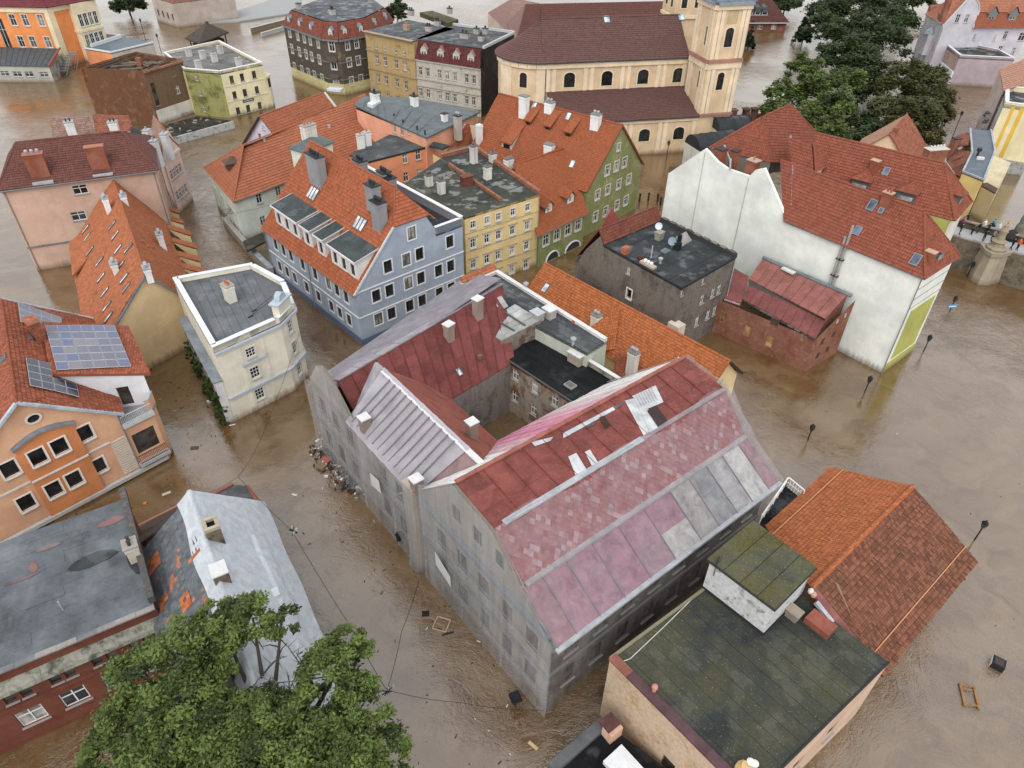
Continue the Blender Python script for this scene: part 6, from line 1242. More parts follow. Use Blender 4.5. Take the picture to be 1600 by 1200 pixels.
    for (x, y), lx, pots, zt, hh in (((622, 215), 1.3, 4, 16.3, 5), ((950, 385), .75, 2, 16.4, 3), ((983, 480), .75, 3, 15.4, 4), ((1015, 310), .7, 3, 15.2, 5), ((880, 245), .8, 3, 14.6, 5), ((1050, 345), .55, 2, 14.8, 4)):
        c = W(*z6(x, y+10), zt); chimney(t, c, d, lx, .55, zt-hh, zt, gp, DARKM, pots, DARKM, cowl=True)
    for x, y in ((620, 448), (888, 620)):
        c, e_, v = slope_at(fs, *z6(x, y))
        for k in (-.62, 0, .62): skylight(t, c+e_*k, e_, v, .6, 1.5, (.12, .13, .14), (.5, .52, .55), .22)
    for k in range(8): p = S(-o+.1, k*LA/8+.5, 0)
    downpipe(t, *S(-.1, 10.5, 0)[:2], -.5, Z-.3, plain((.22, .25, .3))); downpipe(t, *S(-.1, LA-.2, 0)[:2], -.5, Z-.3, plain((.22, .25, .3)))
blue_house()

def yellow_house():
    Z = 10.1; q = [W(*p, Z) for p in ((726, 340), (843, 304), (742, 232), (690, 246), (634, 286))]; A, B = q[0], q[1]
    t = T('yellow_house', 'yellow tenement with wet flat roof edged in terracotta coping', 'house', A); d, n = dirs(A, B)
    pl = plaster((.56, .43, .21), .15); Lf = (B-A).length
    wn = rows(A, B, z7, [[(288, 622), (368, 600), (432, 575), (515, 550), (598, 525)]], .75, .95, 'C')+rows(A, B, z7, [[(288, 735), (367, 705), (432, 682), (512, 650), (596, 620)], [(290, 850), (367, 820), (430, 795), (510, 765), (592, 738)]], .78, 1.2, 'C')
    wn += [(x[0], wn[-1][1]-2.75, .78, 1.2, 'C') for x in wn[-5:]]
    wall(t, A, B, -1, Z, pl, wn)
    for i in (1, 2, 3, 4): wall(t, q[i], q[(i+1) % 5], -1, Z, pl)
    trim = plain((.40, .33, .22))
    for x in wn[5:]: a = Vector(A[:2])+d*(x[0]-.7); band(t, a, a+d*1.4, x[1]+.85, x[1]+1.0, .18, trim, 'hood_mould')
    for z in sorted({round(x[1], 2) for x in wn}): band(t, A, B, z-1.0, z-.9, .06, trim, 'string_course')
    flat(t, q, Z-.02, plain((.05, .05, .05))); wetf = felt((.075, .08, .07), .2, 1.0, .5, .22); sheets(t, [q[0], q[1], q[2], q[4]], Z, wetf, 5)
    te = tile((.42, .17, .10), .3, .3); 
    for a, b in ((q[1], q[2]), (q[2], q[3])):
        for i in range(9): p, r_ = a.lerp(b, i/9+.003), a.lerp(b, (i+1)/9); m = MB(); m.beam(p+Vector((0, 0, .25)), r_+Vector((0, 0, .25)), .5, .5); m.part(t, 'coping', te)
    a, b = W(*z7(100, 225), Z), W(*z7(450, 490), Z); a = W(*z7(150, 285), Z)
    for i in range(6): p, r_ = a.lerp(b, i/6+.004), a.lerp(b, (i+1)/6); m = MB(); m.beam(p+Vector((0, 0, .2)), r_+Vector((0, 0, .2)), .35, .4); m.part(t, 'party_wall', te)
    wc = plaster((.52, .51, .48), .7, (.08, .07, .06)); m = MB()
    for (x, y), hh, pot in (((290, 175), 3.0, 1), ((370, 290), 2.2, 1), ((105, 370), 2.2, 2), ((35, 340), 1.8, 2), ((400, 215), 1.6, 1), ((490, 245), 1.6, 0)):
        c = W(*z7(x, y), Z+hh*.8); chimney(t, c, d, .42 if pot else .6, .38, Z-.1, Z+hh*.8, wc, plain((.14, .12, .11)), pot, plain((.12, .12, .13)), cowl=x < 100 or x == 290)
    c = W(*z7(250, 345), Z+1.2); m = MB(); m.obox(c, d, .7, .5, Z, Z+1.2); m.obox(c, d, .8, .6, Z+1.2, Z+1.3); m.part(t, 'roof_box', metal((.18, .065, .045), .6, .2))
    q2 = [W(*z7(*p), Z+.02) for p in ((60, 220), (150, 275), (145, 310), (65, 330))]; m = MB(); m.poly([v3(q2[0], Z-3), v3(q2[1], Z-3), q2[1], q2[0]]); m.part(t, 'side_wall', plaster((.6, .48, .25)))
    m = MB(); m.tube([W(*z7(*p), Z+.1) for p in ((120, 330), (165, 350), (175, 320), (150, 290))], .03, 4); m.part(t, 'cable', plain((.3, .2, .1))); downpipe(t, *(Vector(B[:2])-n*.1-d*.1), -.5, Z-.2)
yellow_house()
def green_house():
    Z = 7.2; A, B = W(*z7(935, 425), Z), W(*z7(1245, 275), Z); d, n = dirs(A, B); u, zr = Wp(A, B, *z7(1130, 60)); A2, B2 = Vector(A[:2]), Vector(B[:2]); Lg = (B2-A2).length; R0 = v3(A2+d*u, zr); far = W(*z3(70, 535), zr); rd = far-R0; LL = rd.length; rd = rd.normalized()
    t = T('green_gable_house', 'moss-green gabled house with tall orange roof and slim shed dormers', 'house', A)
    pl = patchy((.27, .29, .12), (.38, .38, .2), .5, .6, .5, .25); tl = tile((.40, .115, .045), .2, .3, .16, .12)
    wn = rows(A, B, z7, [[(1052, 310), (1102, 290), (1148, 268)], [(995, 450), (1053, 420), (1115, 392), (1172, 367)], [(983, 575), (1040, 545), (1105, 510), (1155, 487)]], 1.0, 1.4, 'P')+rows(A, B, z7, [[(1115, 180)]], .7, 1.0, 'P')
    wn = [(x[0], x[1], x[2], x[3], 'C') for x in wn]
    wall(t, A2, B2, -1, Z, pl, wn, top=[(u, zr)]); r2 = Vector(rd[:2]); fA, fB = A2+r2*LL, B2+r2*LL; wall(t, B2, fB, -1, Z, pl); wall(t, fB, fA, -1, Z, pl, top=[(Lg-u, zr)]); wall(t, fA, A2, -1, Z, pl)
    ov = v3(d, 0)*.35; g = -rd*.15; R1 = R0+rd*LL
    fs = [v3(fA, Z-.25)-ov, v3(A2, Z-.25)-ov+g, R0+g, R1]; roof(t, fs, tl, .3, .03, per=.2, wave=.02); roof(t, [v3(B2, Z-.25)+ov+g, v3(fB, Z-.25)+ov, R1, R0+g], tl, .3, .03, per=.2, wave=.02); ridge(t, R0+g, R1, tl, .15)
    for k in (-1, 1): m = MB(); m.beam(R0+g*1.5+Vector((0, 0, .1)), (v3(A2, Z-.2)-ov if k < 0 else v3(B2, Z-.2)+ov)+g*1.5, .12, .24); m.part(t, 'verge', plain((.22, .08, .05)))
    wc = plaster((.62, .62, .62), .2); out = Vector((-d.x, -d.y, 0))
    for x, y, w, ln in ((160, 850, 1.9, 3.4), (262, 715, 1.1, 2.3), (372, 745, 1.1, 2.3), (487, 780, 1.1, 2.3)):
        c, e, v = slope_at(fs, *z3(x-25 if w < 1.5 else x-45, y)); e = Vector((e.x, e.y, 0)).normalized(); zf = c.z+.95 if w > 1.5 else c.z+.7; bk = c-out*ln; zb = slope_z(fs, bk.x, bk.y)
        q = [v3(c-e*w/2, zf), v3(c+e*w/2, zf), v3(bk+e*w/2, zb), v3(bk-e*w/2, zb)]; m = MB(); m.poly([v3(c-e*w/2, c.z-.2), v3(c+e*w/2, c.z-.2), q[1], q[0]]); m.poly([v3(c+e*w/2, c.z-.2), q[2], q[1]]); m.poly([q[3], v3(c-e*w/2, c.z-.2), q[0]]); o = m.part(t, 'dormer', plain((.5, .48, .44) if w > 1.5 else (.12, .07, .05)))
        roof_q = [q[0]+out*.25-e*.15, q[1]+out*.25+e*.15, q[2]+e*.15, q[3]-e*.15]; m = MB(); rr = roof_q if (roof_q[1]-roof_q[0]).cross(roof_q[2]-roof_q[0]).z > 0 else roof_q[::-1]; m.box8(rr, [p+Vector((0, 0, .16)) for p in rr]); m.part(t, 'dormer_roof', tl, parent=o)
        m = MB(); p0 = c+out*.03; m.poly([v3(p0-e*w*.32, c.z+.1), v3(p0+e*w*.32, c.z+.1), v3(p0+e*w*.32, zf-.12), v3(p0-e*w*.32, zf-.12)]); m.part(t, 'pane', glass(), parent=o)
    for x, y, z_, hh in ((215, 545, zr+1.3, 2.2), (360, 580, zr+.9, 2.0), (625, 650, zr+1.0, 2.0), (358, 820, 11.4, 2.2)): c = W(*z3(x, y), z_); chimney(t, c, rd, .65, .45, z_-hh-1, z_, wc, plain((.2, .2, .2)), 2 if 300 < x < 700 and y < 700 else 0, ZINC, cowl=True)
    for x, y in ((275, 605), (468, 665), (490, 935)): c, e, v = slope_at(fs, *z3(x, y)); skylight(t, c, e, v, .7, 1.1, (.2, .24, .26), (.35, .42, .46))
    # lower front wing
    z0 = 5.1; a, b = W(*z7(660, 670), z0), W(*z7(925, 550), z0); dd, nn = dirs(a, b); r0, r1 = W(*z7(515, 290), 10.6), W(*z7(820, 185), 10.6)
    ww = rows(a, b, z7, [[(703, 710), (765, 678), (828, 652), (885, 622)]], 1.15, 1.55, 'C')
    wall(t, a, b, -1, z0, pl, ww); wall(t, b, Vector(b[:2])+nn*12, -1, z0, pl, z1b=z0)
    aa = a-v3(dd, 0)*.6; ws = [aa-v3(nn, .25)*.4, b-v3(nn, .25)*.4, r1, r0]; ws = [v3(Vector(aa[:2])-nn*.35, z0-.25), v3(Vector(b[:2])-nn*.35+dd*.2, z0-.25), r1, r0]; roof(t, ws, tl, .3, .03, per=.2, wave=.02); k2 = W(*z7(850, 400), 6.6); roof(t, [ws[1], v3(Vector(b[:2])+nn*13+dd*.2, 5.2), r1], tl, .3, .03); ridge(t, r0, r1, tl, .14); ridge(t, ws[1], r1, tl, .1); gutter(t, ws[0], ws[1], .09)
    for x, y in ((708, 545), (832, 490)):
        c, e, v = slope_at(ws, *z7(x, y)); e = Vector((e.x, e.y, 0)).normalized(); o_ = Vector((-v.x, -v.y, 0)).normalized(); w = 1.3; f = c+o_*.3; zf = slope_z(ws, f.x, f.y); hb = zf+1.1; ap = hb+.75; bk = c-o_*1.9
        wall(t, f-e*w/2, f+e*w/2, zf-.2, hb, plaster((.55, .55, .5), .1), [(w/2, zf+.65, .6, .85, 'W')], top=[(w/2, ap)], name='dormer_front', sill=False); m = MB(); m.poly([v3(f+e*w/2, zf-.2), v3(bk+e*w/2, hb), v3(f+e*w/2, hb)]); m.poly([v3(bk-e*w/2, hb), v3(f-e*w/2, zf-.2), v3(f-e*w/2, hb)]); o = m.part(t, 'dormer', plain((.14, .15, .15)))
        for s_ in (-1, 1):
            q = [v3(f+o_*.3+e*s_*(w/2+.25), hb-.2), v3(bk+e*s_*(w/2+.25), hb-.2), v3(bk, ap), v3(f+o_*.3, ap)]; q = q if (q[1]-q[0]).cross(q[2]-q[0]).z > 0 else q[::-1]; m = MB(); m.box8(q, [p+Vector((0, 0, .12)) for p in q]); m.part(t, 'dormer_roof', tl, parent=o)
    for x, y, w in ((735, 825, 2.6), (850, 765, 3.2)):      # white arches just above the water
        u_, z_ = Wp(a, b, *z7(x, y)); m = MB(); pts = [Vector(a[:2])+dd*(u_+w/2*math.cos(k))-nn*.12 for k in lin(math.pi, 0, 9)]; zs = [.2+1.25*math.sin(k) for k in lin(math.pi, 0, 9)]; m.tube([v3(p, z) for p, z in zip(pts, zs)], .12, 6); o = m.part(t, 'arch_moulding', plain((.6, .62, .62))); m = MB(); m.poly([v3(p+nn*.1, z) for p, z in zip(pts, zs)]); m.part(t, 'arch_recess', plain((.05, .05, .05)), parent=o)
green_house()
def mint_house():
    Z = 6.2; L0, A, B = W(324, 262, Z), W(366, 313, Z), W(468.5, 275, Z); d, n = dirs(A, B); e = (Vector(L0[:2])-Vector(A[:2])); zr = 10.4
    R0, R1 = W(380.5, 228, zr), W(558, 158, zr); LL = (R1-R0).length+3.5; Bf = Vector(A[:2])+d*(LL+2)
    t = T('mint_house', 'pale mint house with long hipped orange roof and grey-capped stair tower', 'house', A); pl = plaster((.52, .56, .50), .15); tl = tile((.46, .155, .075), .28, .46, .16, .12)
    wall(t, A, Bf, -1, Z, pl, rows(A, B, z6, [[(310, 475), (418, 430)], [(332, 600)]], .9, 1.4, 'W')); Lw = e.length; wall(t, L0, A, -1, Z, pl, gridw(lin(1.8, Lw-1.6, 4), (1.6, 4.4), .85, 1.4, 'W')); wall(t, Bf, Bf+e, -1, Z, pl); wall(t, Bf+e, L0, -1, Z, pl)
    o = .4; A3, L3, B3 = v3(Vector(A[:2])-n*o-d*o, Z-.1), v3(Vector(L0[:2])-d*o+n*.2, Z-.1), v3(Bf-n*o, Z-.1); C3 = v3(Bf+e, Z-.1); R2 = R0+v3(d, 0)*LL; R2 = R1+(R1-R0).normalized()*1.5
    fs = [A3, B3, R2, R0]; roof(t, fs, tl, .46, .05, per=.28, wave=.02); hp = [L3, A3, R0]; roof(t, hp, tl, .46, .05, per=.28, wave=.02); mb = MB(); mb.poly([L3, R0, C3]); mb.poly([C3, R0, R2]); mb.part(t, 'rear_slope', tl)
    ridge(t, R0, R2, tl, .14); ridge(t, A3, R0, tl, .12); ridge(t, L3, R0, tl, .12); gutter(t, A3, B3, .09)
    c, e_, v = slope_at(hp, *z6(130, 320)); m = MB(); f = c; o_ = Vector((-v.x, -v.y, 0)).normalized(); ee = Vector((e_.x, e_.y, 0)).normalized(); zf = slope_z(hp, f.x, f.y); hb = zf+1.3; bk = c-o_*1.8
    m.box8([v3(p, zf-.2) for p in (f-ee*.8, f+ee*.8, bk+ee*.8, bk-ee*.8)], [v3(p, hb) for p in (f-ee*.8, f+ee*.8, bk+ee*.8, bk-ee*.8)]); o2 = m.part(t, 'dormer', plain((.08, .06, .05))); m = MB(); q = [f-ee*1.0+o_*.3, f+ee*1.0+o_*.3, bk+ee*1.0, bk-ee*1.0]; m.poly([v3(q[0], hb), v3(q[1], hb), v3((f+bk)/2, hb+.8)]); m.poly([v3(q[1], hb), v3(q[2], hb), v3((f+bk)/2, hb+.8)]); m.poly([v3(q[3], hb), v3(q[0], hb), v3((f+bk)/2, hb+.8)]); m.part(t, 'dormer_roof', metal((.13, .075, .06), .5, .2), parent=o2)
    # stair tower
    zt = 12.2; q = [W(*z6(*p), zt) for p in ((470, 185), (565, 215), (738, 152), (630, 105))]; c = sum(q, Vector())/4; 
    m = MB(); m.box8([v3(c+(p-c)*.88, 5) for p in q], [v3(c+(p-c)*.88, zt) for p in q]); o2 = m.part(t, 'stair_tower', pl); m = MB(); m.box8([p-Vector((0, 0, .12)) for p in q], q); ap = v3(c, zt+.9)
    for i in range(4): m.poly([q[i]+Vector((0, 0, .002)), q[(i+1) % 4]+Vector((0, 0, .002)), ap])
    m.part(t, 'tower_roof', metal((.12, .15, .155), .5, .15), parent=o2); cc = W(*z6(585, 60), zt+2.1); chimney(t, cc, d, .95, .55, zt, zt+2.2, plaster((.5, .48, .44), .7), plain((.3, .28, .26)), 3)
    for x, y in ((345, 180), (712, 100), (797, 98)): c, e_, v = slope_at(fs, *z6(x, y)); (skylight(t, c, e_, v, .6, .9, (.25, .18, .14), (.1, .1, .1)) if x > 750 else chimney(t, c, d, .12, .12, c.z-.2, c.z+1.1, plain((.5, .48, .44)), ZINC))
    # quay wall along its left side and garden wall towards the blue house
    k = [W(*z6(*p), 1.2) for p in ((110, 590), (270, 775), (380, 880))]
    for a, b in zip(k, k[1:]):
        m = MB(); m.beam(v3(a, .6), v3(b, .6), .5, 1.6); o2 = m.part(t, 'garden_wall', plaster((.25, .23, .2), .5)); m = MB(); m.beam(v3(a, 1.48), v3(b, 1.48), .7, .14); m.part(t, 'coping', metal((.33, .36, .4), .5, .1) if a != k[0] else plain((.3, .28, .26)), parent=o2)
    q = [W(*z6(*p), 2.6) for p in ((240, 770), (345, 715), (330, 665), (215, 715))]; flat(t, q, 2.6, felt((.06, .06, .055), .2), 'porch_roof')
    m = MB(); c = W(*z6(130, 570), 3.0)
    for i in range(5): m.beam(c+Vector((-.9, -.5+i*.3, i*.1)), c+Vector((.9, .4+i*.3, .3+i*.15)), .05, .05)
    m.beam(c+Vector((-.6, -.7, -.3)), c+Vector((.5, 1.2, .8)), .05, .05); m.part(t, 'aerial', plain((.12, .11, .1)))
mint_house()
def rear_orange():
    z = 11.6; R0, R1 = W(*z2(28, 662), z), W(*z2(388, 530), z); d, n = dirs(R0, R1); r0, r1 = Vector(R0[:2]), Vector(R1[:2]); w = 5.0; ze = 6.8
    t = T('lilac_gable_house', 'house with orange roof and small lilac gable behind the mint house', 'house', R0); tl = tile((.44, .145, .07), .28, .46, .16, .12); pl = plaster((.48, .47, .56), .1)
    a, b, c, e = r0-n*w, r1-n*w, r1+n*w, r0+n*w
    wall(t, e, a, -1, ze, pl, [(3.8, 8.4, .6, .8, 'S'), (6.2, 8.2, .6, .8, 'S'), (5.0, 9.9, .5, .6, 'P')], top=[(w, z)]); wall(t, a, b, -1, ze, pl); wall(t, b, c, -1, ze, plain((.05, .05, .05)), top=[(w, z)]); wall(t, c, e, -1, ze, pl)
    g = -v3(d, 0)*.3; roof(t, [v3(a, ze-.3)+g, v3(b, ze-.3), R1, R0+g], tl, .46, .05, per=.28, wave=.02); roof(t, [v3(c, ze-.3), v3(e, ze-.3)+g, R0+g, R1], tl, .46, .05); ridge(t, R0+g, R1, tl, .14)
    m = MB(); m.beam(R0+g*1.5, v3(e, ze-.3)+g*1.5, .14, .25); m.part(t, 'verge', DARKM); m = MB(); m.beam(R1+Vector((0, 0, .1)), v3(b, ze)+Vector((0, 0, .3)), .4, .3); m.part(t, 'verge', plain((.5, .49, .45)))
rear_orange()
def flats():
    t = T('salmon_house', 'salmon house with long grey sloping roof in front of the tenements', 'house', W(*z2(965, 780), 11)); pl = plaster((.58, .29, .19), .15); gm = metal((.14, .165, .175), .55, .12, (.2, .2, .2))
    q = [W(*z2(*p), z) for p, z in (((568, 602), 11.5), ((965, 782), 11.0), ((1258, 640), 11.0), ((860, 560), 12.0), ((610, 555), 11.8))]
    wall(t, q[0], q[1], -1, 11.0, pl, rows(q[0], q[1], z2, [[(787, 730), (828, 742)]], .75, 1.4, 'W')+[(*Wp(q[0], q[1], *z2(868, 752)), .5, .7, 'W')], z1b=10.9); wall(t, q[1], q[2], -1, 10.9, pl); wall(t, q[2], q[3], -1, 10.9, pl, z1b=11.9); wall(t, q[3], q[4], -1, 11.7, pl); wall(t, q[4], q[0], -1, 11.6, pl)
    c = sum(q, Vector())/5; m = MB(); qq = [c+(p-c)*1.03 for p in q]; hub = v3(c, 12.0)
    for i in range(5): m.poly([qq[i]+Vector((0, 0, .15)), qq[(i+1) % 5]+Vector((0, 0, .15)), hub]); m.poly([qq[i]-Vector((0, 0, .1)), qq[(i+1) % 5]-Vector((0, 0, .1)), qq[(i+1) % 5]+Vector((0, 0, .15)), qq[i]+Vector((0, 0, .15))])
    m.part(t, 'roof_slope', gm); wc = plaster((.6, .6, .58), .3)
    for i in range(1, 9): a_ = qq[0].lerp(qq[4], 0); p = q[0].lerp(q[1], i/9); r_ = q[4].lerp(q[3], i/9) if i < 5 else q[3].lerp(q[2], (i-5)/4.5); m = MB(); m.beam(v3(p, p.z+.2), v3(p.lerp(r_, .5), 12.02), .05, .05); m.part(t, 'standing_seam', metal((.11, .13, .14), .55, .1))
    for x, y, z_, s_ in ((897, 545, 13.4, .55), (1070, 645, 12.4, .35), (672, 525, 13.4, .7)): c = W(*z2(x, y), z_); chimney(t, c, q[1]-q[0], s_, .4, 11, z_, wc, DARKM, 1 if s_ > .5 else 0, DARKM, cowl=True)
    c = W(*z2(1145, 665), 12.4); chimney(t, c, q[1]-q[0], .5, .4, 9, 12.6, plaster((.34, .31, .28), .6), DARKM, 2, ZINC, cowl=True)
    qs = [W(*z2(*p), 12.1) for p in ((632, 590), (660, 602), (710, 575), (680, 562))]; m = MB(); m.prism([p[:2] for p in qs], 11.7, 12.2); m.part(t, 'roof_light', plain((.62, .64, .65), .4)); 
    for x, y in ((785, 655), (835, 690), (915, 725), (960, 750)): p = W(*z2(x, y), 11.6); m = MB(); m.lathe((p.x, p.y, 11.2), [(.12, 0), (.12, .5), (.2, .55), (.03, .7)], 8); m.part(t, 'vent_pipe', DARKM)
    z = 9.4; t2 = T('coral_house', 'coral-orange house with low grey felt roof beside the blue house', 'house', W(*z2(640, 920), z)); q = [W(*z2(*p), z) for p in ((530, 882), (640, 922), (1012, 828), (965, 812), (760, 765))]; pl2 = plaster((.58, .24, .13), .1)
    for i in range(5): wall(t2, q[i], q[(i+1) % 5], -1, z, pl2, rows(q[1], q[2], z2, [[(848, 905), (922, 880)], [(853, 1005), (928, 985)]], .85, 1.35, 'W') if i == 1 else ())
    flat(t2, q, z+.05, felt((.095, .105, .11), 0, .3)); m = MB(); m.beam(v3(q[1], z+.05), v3(q[2], z+.05), .16, .18); m.part(t2, 'roof_edge', DARKM)
    for x, y in ((590, 765), (628, 750)): c = W(*z2(x, y), z+2); chimney(t2, c, q[2]-q[1], .45, .38, z-.2, z+2, wc, plain((.4, .38, .36)), 1)
    q2 = [W(*z2(*p), 9.9) for p in ((985, 825), (1060, 845), (1105, 825), (1010, 805))]; flat(t2, q2, 9.9, felt((.07, .08, .085)), 'side_roof'); downpipe(t2, *W(*z2(815, 880), 9)[:2], 0, 9, DARKM)
    q3 = [W(*z2(*p), zz) for p, zz in (((1095, 845), 8.0), ((1265, 800), 8.0), ((1275, 715), 10.8), ((1185, 698), 10.8))]; t3 = T('red_roof_house', 'small house with plain red tile roof squeezed between salmon walls and green house', 'house', q3[0]); roof(t3, q3, tile((.38, .11, .05), .22, .34), .34, .03, per=.22); wall(t3, q3[0], q3[1], -1, 8, plaster((.5, .4, .3))); m = MB(); m.box8([v3(p, 0) for p in q3], [v3(p, p.z-.1) for p in q3]); m.part(t3, 'wall', plaster((.5, .4, .3))); c = W(*z2(1268, 730), 10.8); chimney(t3, c, q3[1]-q3[0], .4, .4, 7.5, 11.4, plaster((.6, .58, .55), .3))
flats()
# ================================================================ the church
def church():
    t = T('church', 'baroque church with cream walls, brown tiled roofs and an engaged bell tower', 'church', (20, 130, 0))
    pl = plaster((.54, .41, .27), .15); lt = plaster((.62, .51, .37), .1); br = tile((.175, .09, .08), .22, .42, .18, .15); dk = metal((.07, .07, .075), .5, .1)
    K = W(*z3(1205, 655), 6.5); R = W(*z3(1390, 640), 6.5); d = Vector((.978, .207)); n = Vector((-.207, .978)); k2 = Vector(K[:2])
    a0 = k2-d*26; WN = 7.6                                               # aisle wall line, nave wall 7.6 m behind
    wn = rows(a0, k2, z3, [[(897, 768), (1093, 757)]], 2.0, 2.2, 'A'); zz = wn[0][1]; us = [wn[0][0]-7.3*k*.72 for k in (1, 2)]
    wall(t, a0, k2, -1, 6.5, pl, wn+[(u, zz, 2.0, 2.2, 'A') for u in us], sill=False)
    E0, E1 = v3(a0-n*.5, 6.4), v3(k2-n*.5, 6.4); T0, T1 = v3(a0+n*WN, 9.3), v3(k2+n*WN, 9.3); roof(t, [E0, E1, T1, T0], br, .42, .05, per=.22, wave=.015); gutter(t, E0, E1, .14, dk); band(t, a0, k2, 5.7, 6.3, .25, lt, 'cornice')
    def pil(o, p0, us, z0, z1, w=.7): [band(t, p0+o*(u-w/2), p0+o*(u+w/2), z0, z1, .14, lt, 'pilaster') for u in us]
    mid = [(wn[0][0]+wn[1][0])/2]; st = wn[1][0]-wn[0][0]; pil(d, a0, [mid[0]+s*.55+st*k for s in (-1, 1) for k in (-2, -1, 0)]+[25.4], 0, 5.7)
    # nave
    b0 = a0+n*WN; u0 = (Vector(W(*z3(330, 345), 14.4)[:2])-b0).dot(d); b1 = b0+d*26; bs = b0+d*u0; ZN = 14.3
    wv = [(u, z, 2.0, 2.5, 'A') for u, z in [Wp(bs, b1, *z3(*p)) for p in ((472, 452), (685, 445), (890, 437), (1090, 428))]]; zm = sum(x[1] for x in wv)/4
    wv = [(x[0], zm, *x[2:]) for x in wv]; wall(t, bs, b1, 5, ZN, pl, wv, sill=False); band(t, bs, b1, 13.3, 14.1, .3, lt, 'cornice')
    ms = [(wv[i][0]+wv[i+1][0])/2 for i in range(3)]; pil(d, bs, [x+s*.6 for x in ms for s in (-1, 1)]+[.5, 1.6, (b1-bs).length-.6], 9.4, 13.3)
    zr = 19.6; hw = 6.9; Re0, Re1 = v3(bs+n*hw+d*.5, zr), v3(b1+n*hw, zr); e0, e1 = v3(bs-n*.55, ZN), v3(b1-n*.55, ZN)
    kk = .55; mid0, mid1 = v3((bs-n*.55).lerp(bs+n*hw, kk), ZN+(zr-ZN)*kk*.86), v3((b1-n*.55).lerp(b1+n*hw, kk), ZN+(zr-ZN)*kk*.86)
    roof(t, [e0, e1, mid1, mid0], br, .42, .05, per=.22, wave=.015); up = [mid0, mid1, Re1, Re0]; roof(t, up, br, .42, .05, per=.22, wave=.015); roof(t, [v3(b1+n*(2*hw+.5), ZN), v3(bs+n*(2*hw+.5), ZN), Re0, Re1], br, .42, .05); ridge(t, Re0, Re1, br, .18); gutter(t, e0, e1, .16, dk)
    for x, y in ((682, 113), (1105, 100)): c, e, v = slope_at(up, *z3(x, y)); skylight(t, c, e, v, 1.0, 1.3, (.3, .34, .38), (.2, .26, .3))
    # round apse
    cc = bs+n*hw; N = 14; ang = [math.atan2(-n.y, -n.x)-math.pi*i/N for i in range(N+1)]; pts = [cc+Vector((math.cos(a), math.sin(a)))*hw for a in ang]
    for i in range(N):
        p, q = pts[i+1], pts[i]; Lp = (q-p).length; wall(t, p, q, -1, ZN, pl, [(Lp/2, zm, min(1.35, Lp-.1), 2.5, 'A')] if i in (2, 7) else (), sill=False, name='apse_wall'); band(t, p, q, 13.3, 14.1, .3, lt, 'cornice')
        if i in (0, 4, 5, 9): band(t, p, q, -.5, 13.3, .12, lt, 'pilaster')
        po, qo = cc+(p-cc)*1.08, cc+(q-cc)*1.08; pm, qm = cc+(p-cc)*.5, cc+(q-cc)*.5; roof(t, [v3(po, ZN), v3(qo, ZN), v3(qm, ZN+2.3), v3(pm, ZN+2.3)], br, .42, .05); roof(t, [v3(pm, ZN+2.3), v3(qm, ZN+2.3), Re0], br, .42, .05); gutter(t, v3(po, ZN), v3(qo, ZN), .16, dk)
    m = MB(); m.tube([Re0, Re0+Vector((0, 0, 1.6))], .07, 6); m.part(t, 'finial', DARKM); downpipe(t, *(bs-n*.2+d*.1), 0, ZN-.2, DARKM)
    # tower
    r2 = Vector(R[:2]); td, tn = dirs(k2, r2); tw = (r2-k2).length; zl = zat(*k2, z3(0, 350)[1]); ztp = zat(*k2, z3(0, 22)[1]); c4_ = [k2, r2, r2+tn*tw, k2+tn*tw]
    fw = [(*Wp(k2, r2, *z3(1328, 462)), 1.3, 2.9, 'A'), (*Wp(k2, r2, *z3(1378, 213)), 1.5, 3.0, 'A')]; lw = [(tw-1.9, fw[1][1], 1.1, 2.9, 'A'), (tw-1.9, fw[0][1], 1.0, 2.8, 'A')]
    for i in range(4): wall(t, c4_[i], c4_[(i+1) % 4], -1, ztp, pl, fw if i == 0 else (lw if i == 3 else ()), sill=False, name='tower_wall')
    for i in (0, 3):
        a, b = c4_[i], c4_[(i+1) % 4]; dd = (b-a).normalized()
        for z0, z1, pr, mm in ((zl-.3, zl+.25, .4, plaster((.3, .16, .12))), (zl-1.3, zl-.35, .22, lt), (6.3, 6.7, .4, plaster((.28, .15, .12))), (ztp-.9, ztp-.2, .35, lt), (ztp-.2, ztp+.25, .7, metal((.3, .34, .38), .5, .1))): band(t, a-dd*.02, b+dd*.02, z0, z1, pr, mm, 'cornice')
        for u in (.55, 1.35, tw-1.35, tw-.55): band(t, a+dd*(u-.33), a+dd*(u+.33), 6.75, zl-1.35, .16, lt, 'pilaster'); band(t, a+dd*(u-.33), a+dd*(u+.33), zl+.3, ztp-.95, .16, lt, 'pilaster')
        u, z = fw[1][0], fw[1][1]+3.4; m = MB(); ap = archpts(1.9, 2.4); o_ = -Vector((-dd.y, dd.x))
        if i == 0: m.poly([v3(a+dd*(u+x)+o_*.05, z-1.3+h) for x, h in ap]); m.part(t, 'blind_arch', plaster((.40, .31, .19)))
    m = MB(); m.prism([k2-(td+tn)*.5, r2+(td-tn)*.5, c4_[2]+(td+tn)*.5, c4_[3]-(td-tn)*.5], ztp+.252, ztp+.6); m.part(t, 'tower_cap', metal((.2, .26, .32), .5, .1))
    f2 = b1+n*(2*hw-3)+d*.5; m = MB()
    g = [f2+d*0, f2+d*6, f2+d*6+n*6, f2+n*6]
    for i in range(4): wall(t, g[i], g[(i+1) % 4], -1, 26, pl, [(1.8, 21.2, 1.1, 2.4, 'A'), (4.4, 21.2, 1.1, 2.4, 'A')] if i in (0, 3) else (), name='rear_tower_wall', sill=False)
    for i in (0, 3): band(t, g[i], g[(i+1) % 4], 18.2, 18.7, .3, lt, 'cornice')
church()
